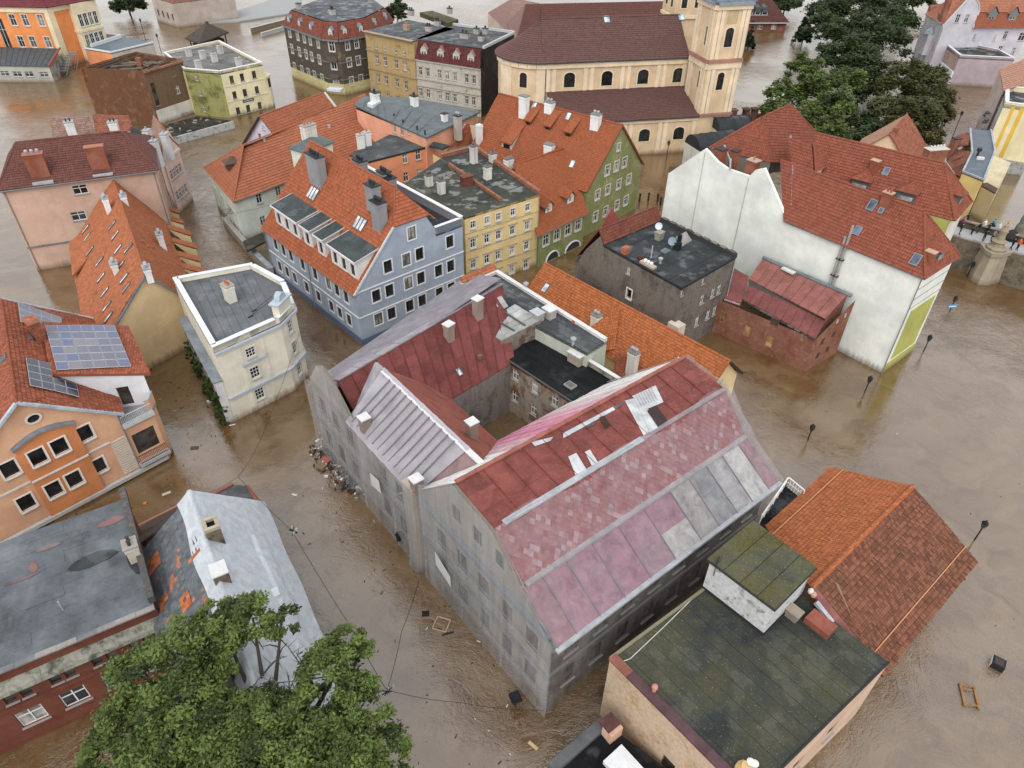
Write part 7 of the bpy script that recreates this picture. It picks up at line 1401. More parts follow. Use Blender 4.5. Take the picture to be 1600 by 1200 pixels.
def convent():
    zr = 15.0; R0, R1 = W(*z3(300, 24), zr), W(*z3(1040, 8), zr); d, n = dirs(R0, R1); r0, r1 = Vector(R0[:2]), Vector(R1[:2]); w = 6.5; ze = 10.0
    t = T('convent_wing', 'brown-roofed convent wing with pinkish hipped end behind the church', 'building', R0); br = tile((.16, .07, .058), .24, .5, .15, .1); pk = tile((.33, .2, .17), .24, .5, .15, .1); pl = plaster((.5, .42, .34))
    a, b, c, e = r0-n*w-d*6, r1-n*w, r1+n*w, r0+n*w-d*6
    for p, q in ((a, b), (b, c), (c, e), (e, a)): wall(t, p, q, -1, ze, pl)
    H0 = v3(r0-d*3, zr); roof(t, [v3(a, ze), v3(b, ze), R1, H0], br, .5, .05); roof(t, [v3(c, ze), v3(e, ze), H0, R1], br, .5, .05); roof(t, [v3(e, ze), v3(a, ze), H0], pk, .5, .05)
    q = [W(*z3(*p), z) for p, z in (((8, 72), 9), ((128, 195), 9), ((375, 98), 10), ((300, 18), 13.4), ((150, -12), 13.4))]; m = MB(); m.poly([q[0], q[1], q[4]]); m.poly([q[1], q[2], q[3], q[4]]); m.part(t, 'hipped_end', pk); m = MB(); m.poly([v3(q[0], 0), v3(q[1], 0), q[1], q[0]]); m.poly([v3(q[1], 0), v3(q[2], 0), q[2], q[1]]); m.part(t, 'wall', pl)
convent()
# ================================================================ tenements in the top row
def dark_tenement():
    Z = 11.0; q = [W(443, 38, Z), W(504, 60, Z), W(529, 62, Z), W(578, 53, Z)]; d, n = dirs(q[0], q[1]); back = [W(614, 33, Z), W(560, -8, Z), W(455, 8, Z)]
    f = q+back[:2]; t = T('dark_tenement', 'soot-dark corner tenement with red mansard roof and dormers', 'building', q[1]); pl = patchy((.105, .09, .075), (.24, .19, .12), .57, .68, .5, .2); n_ = len(f)
    wl = rows(q[0], q[1], z2, [[(192, 190), (237, 205), (273, 215), (308, 230), (352, 240)], [(205, 275), (247, 290), (285, 305), (318, 325), (362, 345)], [(220, 375), (262, 395), (300, 415), (335, 430), (378, 450)]], .95, 1.7, 'C'); wc = rows(q[1], q[2], z2, [[(430, 262)], [(442, 365)], [(455, 462)]], 1.2, 2.0, 'C'); wr = rows(q[2], q[3], z2, [[(520, 255), (572, 250)], [(530, 350), (582, 348)], [(543, 460), (597, 450)]], .95, 1.7, 'C')
    for i in range(n_): wall(t, f[i], f[(i+1) % n_], -1, Z, pl, (wl, wc, wr)[i] if i < 3 else ())
    for i in range(3):
        band(t, f[i], f[i+1], Z-.4, Z, .45, plain((.16, .17, .18)), 'cornice')
        for zz in (3.0, 6.4): band(t, f[i], f[i+1], zz, zz+.15, .12, plain((.2, .18, .15)), 'string_course')
        band(t, f[i], f[i+1], -.5, 2.2, .06, plaster((.45, .4, .2), .4), 'shop_front')
    c = sum(f, Vector())/n_; tl = tile((.27, .08, .05), .25, .36); zt = 13.7; g = [v3(c+(p-c)*1.02, Z) for p in f]; h = [v3(c+(p-c)*.84, zt) for p in f]
    for i in range(n_): roof(t, [g[i], g[(i+1) % n_], h[(i+1) % n_], h[i]], tl, .36, .04, per=.25 if i < 3 else 0)
    m = MB(); m.poly([p+Vector((0, 0, .2)) for p in h]); m.part(t, 'flat_roof', felt((.13, .14, .15), 0, .3))
    def dorm(i, k):
        p, q_ = g[i].lerp(g[i+1], k), None; dd, nn = dirs(g[i], g[i+1]); p2 = Vector(p[:2])+nn*.35; w = .9
        wall(t, p2-dd*w/2, p2+dd*w/2, Z+.1, Z+1.7, plain((.5, .52, .53)), [(w/2, Z+.9, .5, .8, 'W')], top=[(w/2, Z+2.2)], name='dormer_front', sill=False); m = MB(); e_ = nn*1.5
        for s in (-1, 1): a_, b_ = v3(p2+dd*s*(w/2+.15)-nn*.15, Z+1.6), v3(p2-nn*.15, Z+2.3); m.poly([a_, a_+v3(e_, 0), b_+v3(e_, 0), b_] if s > 0 else [b_, b_+v3(e_, 0), a_+v3(e_, 0), a_]); m.poly([v3(p2+dd*s*w/2, Z+.1), v3(p2+dd*s*w/2+e_, Z+.1), v3(p2+dd*s*w/2+e_, Z+1.7), v3(p2+dd*s*w/2, Z+1.7)])
        m.part(t, 'dormer_roof', metal((.2, .24, .26), .5, .1))
    for i, k in ((0, .15), (0, .42), (0, .7), (1, .5), (2, .25), (2, .75), (3, .3), (3, .75)): dorm(i, k)
    c1 = W(*z2(430, 50), 15); chimney(t, c1, d, .6, .5, 13.5, 15, plaster((.35, .34, .33)), DARKM, 2, DARKM, cowl=True); c1 = W(*z2(240, 20), 15); chimney(t, c1, d, .5, .4, 13, 15, plaster((.3, .28, .26)), DARKM)
    dd, nn = dirs(q[1], q[2])
    for zz in (7.0, 3.6): p = (Vector(q[1][:2])+Vector(q[2][:2]))/2-nn*.4; m = MB(); m.obox(p, dd, 1.0, .45, zz-.2, zz); m.obox(p-nn*.4, dd, 1.0, .04, zz, zz+.8); m.part(t, 'balcony', plain((.1, .085, .07)))
    m = MB(); p = Vector(W(*z2(450, 505), 2.6)[:2]); m.obox(p, dd, 1.5, .8, 2.3, 2.7); m.part(t, 'awning', plain((.55, .6, .64)))
dark_tenement()
def ochre_pair():
    Z = 12.5; A, B = W(570, 49, Z), W(646, 65, Z); t = T('ochre_tenement', 'ochre plastered tenement of four storeys with rusty eaves', 'building', A); d, n = dirs(A, B); pl = patchy((.46, .33, .16), (.22, .17, .11), .56, .66, .6, .35)
    wn = rows(A, B, z2, [[(682, 262), (730, 272), (793, 288), (843, 300)]], .7, 1.0, 'W')+rows(A, B, z2, [[(687, 338), (735, 350), (797, 368), (847, 380)], [(695, 445), (740, 458), (802, 473), (852, 485)], [(703, 545), (750, 555), (808, 567), (858, 580)]], .85, 1.6, 'W')
    wall(t, A, B, -1, Z, pl, wn); q = rect(A, B, 13); wall(t, q[3], q[0], -1, Z, pl); wall(t, q[2], q[3], -1, Z, pl); wall(t, q[1], q[2], -1, Z, pl)
    tr = plain((.3, .24, .15))
    for x in wn[4:]: a = Vector(A[:2])+d*(x[0]-.6); band(t, a, a+d*1.2, x[1]+.95, x[1]+1.12, .2, tr, 'hood_mould')
    for z in (Z-.35, wn[4][1]+1.6, wn[8][1]+1.7): band(t, A, B, z, z+.2, .25, tr, 'cornice')
    flat(t, q, Z+.1, felt((.12, .13, .135), .05, .3)); m = MB(); m.beam(v3(A, Z+.1)-v3(n, 0)*.2, v3(B, Z+.1)-v3(n, 0)*.2, .9, .12); m.part(t, 'eave_sheet', metal((.4, .3, .22), .5, .5)); c = W(*z2(855, 150), Z+.8); chimney(t, c, d, .5, .5, Z, Z+1, plaster((.3, .24, .2)), plain((.4, .2, .12)), 2)
    Ze = 9.3; A, B = W(646, 91, Ze), W(751, 107, Ze); t = T('mansard_tenement', 'white stuccoed tenement with dark red mansard and four pedimented dormers', 'building', B); d, n = dirs(A, B); pl = patchy((.52, .49, .42), (.3, .22, .12), .55, .66, .5, .4)
    wn = rows(A, B, z2, [[(933, 390), (975, 400), (1042, 418), (1086, 428), (1130, 438), (1197, 457), (1238, 467)], [(935, 520), (978, 527), (1045, 537), (1086, 548), (1130, 558), (1197, 575), (1236, 585)]], .85, 1.6, 'W')
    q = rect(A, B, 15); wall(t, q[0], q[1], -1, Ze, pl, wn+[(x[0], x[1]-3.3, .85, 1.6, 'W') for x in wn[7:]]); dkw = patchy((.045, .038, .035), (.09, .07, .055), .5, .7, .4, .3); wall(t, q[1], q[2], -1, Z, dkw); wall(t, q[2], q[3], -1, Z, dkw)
    for z in (Ze-.3, wn[0][1]-1.5, wn[7][1]+1.3, wn[7][1]-1.4): band(t, A, B, z, z+.25, .25, plain((.4, .38, .34)), 'cornice')
    for x in wn: a = Vector(A[:2])+d*(x[0]-.6); band(t, a, a+d*1.2, x[1]+.92, x[1]+1.08, .18, plain((.45, .42, .37)), 'hood_mould')
    tl = tile((.15, .04, .04), .24, .34); h = [v3(Vector(A[:2])+n*1.3, Z), v3(Vector(B[:2])+n*1.3, Z)]; roof(t, [v3(A, Ze)-v3(n, 0)*.2, v3(B, Ze)-v3(n, 0)*.2, h[1], h[0]], tl, .34, .03, per=.24)
    m = MB(); m.poly([v3(B, Ze), v3(Vector(B[:2])+n*1.3, Ze), h[1]]); m.part(t, 'side_wall', dkw)
    for x, y in ((945, 280), (1040, 300), (1130, 320), (1213, 340)):
        u, z = Wp(A, B, *z2(x, y)); p = Vector(A[:2])+d*(u+.2)+n*.15; w = 1.5; wall(t, p-d*w/2, p+d*w/2, Ze+.1, Ze+2.0, pl, [(w*.3, Ze+1.1, .45, 1.1, 'C'), (w*.7, Ze+1.1, .45, 1.1, 'C')], top=[(w/2, Ze+2.8)], name='dormer_front', sill=False); m = MB(); e_ = n*1.4
        for s in (-1, 1): a_, b_ = v3(p+d*s*(w/2+.2)-n*.2, Ze+1.95), v3(p-n*.2, Ze+2.95); m.poly([a_, a_+v3(e_, 0), b_+v3(e_, 0), b_] if s > 0 else [b_, b_+v3(e_, 0), a_+v3(e_, 0), a_]); m.poly([v3(p+d*s*w/2, Ze+.1), v3(p+d*s*w/2+e_, Ze+.1), v3(p+d*s*w/2+e_, Ze+2), v3(p+d*s*w/2, Ze+2)])
        m.part(t, 'dormer_roof', metal((.34, .2, .17), .6, .3))
    fr = [Vector(A[:2])+n*1.2, Vector(B[:2])+n*1.2, q[2], q[3]]; flat(t, fr, Z+.1, felt((.12, .13, .135), .1, .3)); m = MB(); m.beam(v3(q[1]+n*1.2, Z+.3), v3(q[2], Z+.3), .4, .5); m.part(t, 'parapet', plain((.45, .46, .47))); m = MB(); m.beam(v3(q[2], Z+.3), v3(q[3], Z+.3), .4, .5); m.part(t, 'parapet', plain((.45, .46, .47))); m = MB(); m.beam(h[0]+Vector((0, 0, .05)), h[1]+Vector((0, 0, .05)), .4, .12); m.part(t, 'roof_edge', DARKM)
    for x, y, s in ((1185, 190, .9), (1253, 165, .5), (1303, 165, .5), (1278, 205, .5), (1030, 120, .6), (880, 60, .6), (1100, 50, .5), (980, 150, .6)): c = W(*z2(x, y), Z+1.0); chimney(t, c, d, s, .4, Z, Z+1.1, plaster((.33, .31, .29), .5), DARKM, 2 if s > .5 else 1, DARKM, cowl=True)
    q2 = [W(*z2(*p), Z+.9) for p in ((930, 70), (1090, 130), (1150, 110), (1000, 60))]; m = MB(); m.prism([p[:2] for p in q2], Z, Z+.9); m.part(t, 'roof_box', felt((.1, .1, .06), .5, .2))
ochre_pair()
# ================================================================ upper left
def left_far():
    Z = 9.9; q = [W(*z1(*p), Z) for p in ((455, 385), (812, 402), (1035, 338), (772, 292))]; t = T('brick_ruin', 'roofless brick ruin with bare red side wall and fallen plaster', 'ruin', q[1])
    bk = patchy((.165, .078, .045), (.25, .16, .10), .52, .68, .5, .5); st = patchy((.20, .135, .085), (.24, .1, .06), .55, .65, .5, .3)
    wall(t, q[0], q[1], -1, Z, bk); wall(t, q[1], q[2], -1, Z-.4, st, [(*Wp(q[1], q[2], *z1(880, 530)), .9, 4.6, 'B'), (*Wp(q[1], q[2], *z1(985, 415)), .8, 1.1, 'B'), (*Wp(q[1], q[2], *z1(1010, 510)), .9, 1.5, 'W'), (*Wp(q[1], q[2], *z1(1037, 617)), 1.5, 1.7, 'W')]); wall(t, q[2], q[3], -1, Z, st); wall(t, q[3], q[0], -1, Z, bk)
    band(t, Vector(q[1][:2]).lerp(Vector(q[2][:2]), .03), q[2], -.5, 2.6, .06, plaster((.55, .53, .48), .4), 'white_render'); d, n = dirs(q[0], q[1])
    m = MB(); m.poly([v3(p, Z-2.2) for p in q]); m.part(t, 'upper_floor', plain((.05, .045, .04)))
    for a, b, c in ((0, 1, bk), (1, 2, st), (2, 3, bk), (3, 0, bk)):
        for i in range(7): p, r = q[a].lerp(q[b], i/7), q[a].lerp(q[b], (i+1)/7); m = MB(); h = random.uniform(0, .35); dd, nn = dirs(q[a], q[b]); m.prism([Vector(p[:2])+nn*.002, Vector(r[:2])+nn*.002, Vector(r[:2])+nn*.45, Vector(p[:2])+nn*.45], Z-2.4, Z-.3+h*(a != 0)+.2*(a == 0)); m.part(t, 'wall_head', c)
    for i in range(9): k = (i+.5)/9; p, r = q[0].lerp(q[1], k), q[3].lerp(q[2], k); m = MB(); m.beam(v3(p.lerp(r, .05), Z-.5+random.uniform(-.3, .2)), v3(p.lerp(r, random.uniform(.6, .97)), Z-.3+random.uniform(-.8, .3)), .2, .24); m.part(t, 'rafter', plain((.10, .08, .065)))
    for i in range(4): p, r = q[0].lerp(q[3], random.random()), q[1].lerp(q[2], random.random()); m = MB(); m.beam(v3(p.lerp(r, .1), Z-.7), v3(p.lerp(r, .8), Z-.2), .18, .2); m.part(t, 'rafter', plain((.2, .16, .12)))
    c = W(*z1(785, 330), Z+.9); chimney(t, c, d, .45, .4, Z-2, Z+1, brick((.25, .09, .06)))
    a_, b_ = q[1], q[2]
    for i in range(6): p, r = q[1].lerp(q[2], i/6), q[1].lerp(q[2], (i+1)/6-.01); dd, nn = dirs(a_, b_); m = MB(); m.beam(v3(p, Z-.25)-v3(nn, 0)*.15, v3(r, Z-.25)-v3(nn, 0)*.15, .5, .3); m.part(t, 'brick_coping', brick((.34, .13, .08)))
    # low yard wall in front
    w0, w1, w2 = W(*z1(880, 720), 1.2), W(*z1(980, 785), 1.2), W(*z1(1325, 690), 1.2); tt = T('yard_wall', 'low white yard wall with rubble roof beside the brick ruin', 'wall', w1)
    for a, b in ((w0, w1), (w1, w2)): m = MB(); m.beam(v3(a, .35), v3(b, .35), .35, 1.9); m.part(tt, 'wall', patchy((.5, .51, .5), (.2, .19, .18), .55, .62, 1))
    qq = [W(*z1(*p), 1.4) for p in ((900, 715), (985, 770), (1310, 680), (1120, 655))]; m = MB(); m.prism([p[:2] for p in qq], -.5, 1.25); m.part(tt, 'rubble_roof', felt((.045, .045, .04), .2, .2))
    for i in range(26): k, l = random.random(), random.random(); p = quad_at(qq, k, l); m = MB(); m.obox(p, (random.random()-.5, random.random()-.5), random.uniform(.15, .5), random.uniform(.05, .2), 1.25, 1.3+random.random()*.25); m.part(tt, 'rubble', plain(random.choice([(.1, .09, .08), (.3, .28, .25), (.18, .12, .08)])))
    # cream building
    Z = 8.65; q = [W(*z1(*p), Z) for p in ((1045, 392), (1250, 408), (1490, 357), (1245, 232), (930, 300))]; t = T('pale_yellow_house', 'pale yellow flat-roofed house with algae-green side wall', 'house', q[1]); pl = plaster((.60, .54, .36), .1); gr = patchy((.34, .33, .13), (.16, .16, .06), .5, .62, .35, .3)
    wall(t, q[0], q[1], -1, Z, gr, [(*Wp(q[0], q[1], *z1(*p)), .6, 1.2, 'W') for p in ((1115, 440), (1137, 528), (1158, 618))])
    wall(t, q[1], q[2], -1, Z, pl, rows(q[1], q[2], z1, [[(1317, 452), (1376, 440), (1444, 424)], [(1334, 542), (1392, 527), (1460, 510)], [(1354, 632), (1411, 617), (1476, 600)]], .85, 1.4, 'B')); wall(t, q[2], q[3], -1, Z, pl); wall(t, q[3], q[4], -1, Z, pl); wall(t, q[4], q[0], -1, Z, pl)
    flat(t, q, Z-.3, felt((.2, .2, .19), .1, .3)); parapet(t, q, Z-.3, Z+.1, .35, pl, plain((.66, .67, .68), .6)); d, n = dirs(q[1], q[2])
    for z in (2.9, 5.7): band(t, q[1], q[2], z, z+.12, .1, plain((.6, .6, .5)), 'string_course')
    p = Wp(q[1], q[2], *z1(1410, 570)); a = Vector(q[1][:2])+d*(p[0]-1.2); band(t, a, a+d*2.4, p[1]-.2, p[1]+.25, .12, plain((.05, .05, .05)), 'name_board'); a = Vector(q[1][:2])+d*(p[0]-1.0); band(t, a-n*.125, a+d*2.0-n*.125, p[1]-.04, p[1]+.08, .01, plain((.5, .5, .48)), 'lettering')
    for x, y in ((1065, 275), (1145, 290), (1212, 305), (1350, 330), (1120, 345), (1245, 260)): c = W(*z1(x, y), Z+1.2); chimney(t, c, d, .5, .4, Z-.4, Z+1.2, plaster((.45, .44, .43), .5), plain((.35, .34, .33)), 1 if x > 1200 else 0)
    pc = Vector(q[2][:2])+d*.2+n*1.6; m = MB(); m.lathe((pc.x, pc.y, -.5), [(1.5, 0), (1.5, 6.2), (1.65, 6.25), (1.65, 6.6)], 16); o = m.part(t, 'corner_bay', pl)
    for a_ in (-1.9, -1.1, -.3): m = MB(); e = Vector((math.cos(a_), math.sin(a_))); m.obox(pc+e*1.5, (-e.y, e.x), .35, .05, 3.9, 5.5); m.part(t, 'bay_window', glass(), parent=o)
    # thatched shelter
    z = 3.6; e4 = [W(*z1(*p), z) for p in ((1050, 215), (1130, 245), (1300, 182), (1215, 150))]; ap = W(*z1(1175, 128), 6.2); t = T('thatched_shelter', 'wooden shelter with dark shingled pyramid roof standing in the flood', 'shelter', ap); m = MB(); th = plain((.085, .07, .055), .95, var=.5)
    for i in range(4):
        a, b = e4[i], e4[(i+1) % 4]; sg = ap.lerp((a+b)/2, .5)-Vector((0, 0, .25)); m.poly([a, b, ap]); m.poly([b, a, a-Vector((0, 0, .3)), b-Vector((0, 0, .3))])
    m.poly([p-Vector((0, 0, .3)) for p in e4]); m.part(t, 'shingle_roof', tile((.10, .085, .07), .3, .3)); m = MB(); m.lathe(ap-Vector((0, 0, .3)), [(.45, 0), (.4, .5), (.1, .6)], 8); m.part(t, 'roof_cap', th); c = sum(e4, Vector())/4
    for p in e4: m = MB(); k = c.lerp(p, .8); m.tube([v3(k, -.5), v3(k, z)], .16, 6); m.part(t, 'post', plain((.06, .05, .04)))
    m = MB(); m.prism([c.lerp(p, .72)[:2] for p in e4], -.5, 2.2); m.part(t, 'boarding', plain((.04, .035, .03)))
    # orange school-like building
    Z = 12.5; A, B, C = W(-60, 9, Z), W(*c8(580, 92), Z), W(*c8(1010, 5), Z); t = T('orange_building', 'bright orange building with cream pilasters and dark red roof', 'building', B); og = plaster((.60, .22, .08), .05); cr = plaster((.60, .52, .36), .1); d, n = dirs(A, B)
    wl = rows(A, B, c8, [[(160, 250), (315, 250), (510, 255)], [(265, 520), (410, 520), (600, 530)]], 1.3, 2.3, 'C')+[(*Wp(A, B, *c8(55, 440)), 1.6, 7.0, 'W')]
    wall(t, A, B, -1, Z, og, wl); wall(t, B, C, -1, Z, og); d2, n2 = dirs(B, C); band(t, A, B, Z-1.1, Z-.02, .2, cr, 'cornice'); band(t, B, C, Z-1.1, Z-.02, .2, cr, 'cornice'); band(t, Vector(B[:2])-d*1.0, B, 0, Z-1.1, .15, cr, 'pilaster'); band(t, B, Vector(B[:2])+d2*1.2, 0, Z-1.1, .15, cr, 'pilaster')
    u0 = Wp(B, C, *c8(850, 110))[0]; Lc = (Vector(C[:2])-Vector(B[:2])).length; bb = Vector(B[:2])+d2*u0-n2*1.6; be = bb+d2*(Lc-u0+2.5)
    for a, b, ww in ((bb+n2*1.6, bb, ()), (bb, be, gridw(lin(1.2, (be-bb).length-1.2, 4), (4.6, 8.9), 1.0, 2.6, 'C'))): wall(t, a, b, -1, Z, cr, ww, name='bay'); band(t, a, b, 6.5, 7.0, .25, cr, 'cornice')
    rm = metal((.16, .035, .045), .5, .1); o = .6; roof(t, [v3(A, Z)-v3(n, 0)*o, v3(Vector(B[:2])-n*o+d*.4, Z), v3(Vector(B[:2])+n*4-d*3, Z+3.5), v3(Vector(A[:2])+n*4, Z+3.5)], rm, .6, .04); roof(t, [v3(Vector(B[:2])-n*o+d*.4, Z), v3(Vector(be)-n2*.4, Z), v3(be+n2*5, Z+3.5), v3(Vector(B[:2])+n*4-d*3, Z+3.5)], rm, .6, .04)
    wall(t, be, be+n2*12, -1, Z, og)
    # its low annex
    z = 3.5; q = [W(*c8(*p), z) for p in ((-300, 815), (605, 822), (770, 665), (-300, 640))]; t = T('low_annex', 'low stained annex with dark sheet roof below the orange building', 'annex', q[1]); pl = plaster((.34, .33, .29), .5)
    wall(t, q[0], q[1], -1, z-.1, pl, [(*Wp(q[0], q[1], *c8(*p)), 1.9, 1.1, 'W') for p in ((60, 920), (215, 925), (360, 925), (550, 932))]); wall(t, q[1], q[2], -1, z-.1, patchy((.38, .36, .32), (.18, .17, .15), .5, .6, .8)); c = sum(q, Vector())/4; m = MB(); rq = [v3(q[0], z), v3(q[1], z)+Vector((.3, -.3, 0)), v3(q[2], z+1.0), v3(q[3], z+1.0)]; m.box8([p-Vector((0, 0, .15)) for p in rq], rq); m.part(t, 'sheet_roof', metal((.085, .10, .11), .5, .1)); m = MB(); m.beam(rq[1]+Vector((0, 0, .1)), rq[2]+Vector((0, 0, .1)), .3, .25); m.part(t, 'verge', plain((.25, .08, .06)))
    for k in lin(.05, .95, 14): m = MB(); m.beam(rq[0].lerp(rq[1], k)+Vector((0, 0, .03)), rq[3].lerp(rq[2], k)+Vector((0, 0, .03)), .06, .06); m.part(t, 'standing_seam', metal((.07, .085, .095), .5, .1))
    p0, p1 = W(*c8(770, 880), 1.0), W(*c8(930, 620), 3.6)
    for i in range(8): p = p0.lerp(p1, i/8); m = MB(); m.obox(p, (d.x, d.y), 1.0, .3, p.z-.2, p.z); m.part(t, 'stair_tread', plain((.22, .22, .22)))
    for s in (0, 1): a, b = W(*c8(830+120*s, 950-40*s), .2), W(*c8(900+80*s, 660+60*s), 3.5); m = MB(); m.beam(a, b, .12, .12); m.beam(a+Vector((0, 0, 1)), b+Vector((0, 0, 1)), .08, .08); m.part(t, 'stair_stringer', plain((.2, .2, .19)))
    z = 3.8; q = [W(*z1(*p), z) for p in ((482, 278), (632, 302), (872, 246), (690, 206), (548, 196))]; t = T('blue_roof_annex', 'low orange annex with blue-grey roofs and pale copings', 'annex', q[1])
    for i in range(5): wall(t, q[i], q[(i+1) % 5], -1, z, plaster((.55, .22, .1), .3) if i == 0 else plaster((.4, .38, .34), .4))
    flat(t, q, z+.05, metal((.14, .18, .2), .5, .1)); cz = plain((.6, .62, .65), .6)
    for a, b in ((q[0], q[1]), (q[1], q[2]), (q[3], q[4])): m = MB(); m.beam(v3(a, z+.2), v3(b, z+.2), .3, .3); m.part(t, 'coping', cz)
    m = MB(); a, b = W(*z1(520, 270), z), W(*z1(690, 215), z); m.beam(v3(a, z+.4), v3(b, z+.4), .35, .7); m.part(t, 'party_wall', cz)
left_far()
def behind_pink():
    Z = 8.5; q = [W(*z1(*p), Z) for p in ((925, 900), (1012, 832), (945, 740), (860, 780))]; t = T('narrow_pink_house', 'narrow pale pink house with white stepped gable behind the salmon house', 'house', q[0]); pl = plaster((.56, .42, .36), .1)
    wall(t, q[0], q[1], -1, Z, pl, gridw(lin(1.0, (q[1]-q[0]).length-1.0, 4), (2.4, 5.6), .75, 1.4, 'W'), top=[((q[1]-q[0]).length*.7, Z+3), ((q[1]-q[0]).length*.3, Z+3)]); wall(t, q[3], q[0], -1, Z, pl); wall(t, q[1], q[2], -1, Z, pl); wall(t, q[2], q[3], -1, Z, pl)
    band(t, q[0], q[1], Z-.5, Z-.2, .2, plain((.6, .6, .6)), 'cornice'); dk = metal((.1, .12, .13), .5, .1); c0, c1 = (q[0]+q[1])/2, (q[2]+q[3])/2; roof(t, [q[3], q[0], v3(c0, Z+2.8), v3(c1, Z+2.8)], tile((.42, .26, .2)), .36, .03); roof(t, [q[1], q[2], v3(c1, Z+2.8), v3(c0, Z+2.8)], tile((.40, .14, .07)), .36, .03)
    for x, y in ((830, 740), (870, 800), (930, 760)): c = W(*z1(x, y), Z+3.6); chimney(t, c, q[1]-q[0], .5, .4, Z, Z+3.6, plaster((.5, .52, .54), .3), ZINC, 1, ZINC)
    for nm, lab, pts, rz, z, col in (('pale_roof_house', 'house with faded pink tile roof and white chimney behind the salmon house', ((300, 790), (545, 760), (520, 730), (340, 740)), 2.4, 7.5, (.38, .24, .19)), ('white_gable_house', 'house with small bright white gable peeking over the salmon house roof', ((545, 760), (760, 745), (745, 705), (570, 700)), 2.0, 7.5, (.36, .13, .08))):
        q = [W(*z1(*p), z) for p in pts]; t = T(nm, lab, 'house', q[0]); wp = plaster((.6, .6, .6), .1)
        for i in range(4): wall(t, q[i], q[(i+1) % 4], -1, z, wp)
        a, b = q[0].lerp(q[3], .5)+Vector((0, 0, rz)), q[1].lerp(q[2], .5)+Vector((0, 0, rz)); roof(t, [q[0], q[1], b, a], tile(col), .36, .03); roof(t, [q[2], q[3], a, b], tile(col), .36, .03)
        m = MB(); m.poly([q[3], q[0], a]); m.poly([q[1], q[2], b]); m.part(t, 'gable', wp); c = W(*z1(390 if rz > 2.1 else 640, 700), z+3); chimney(t, c, q[1]-q[0], .6, .5, z, z+3.2, wp, ZINC, 2, DARKM)
    q = [W(*z1(*p), 7.5) for p in ((735, 790), (830, 830), (830, 775), (760, 755))]; t = T('dark_roof_house', 'house with small dark slatted roof between white chimneys', 'house', q[0])
    for i in range(4): wall(t, q[i], q[(i+1) % 4], -1, 7.5, plaster((.5, .48, .45)))
    for i in range(7): a, b = q[0].lerp(q[3], i/7), q[1].lerp(q[2], i/7); m = MB(); m.beam(v3(a, 7.6+i*.15), v3(b, 7.6+i*.15), .3, .12); m.part(t, 'slat', plain((.05, .06, .065)))
behind_pink()
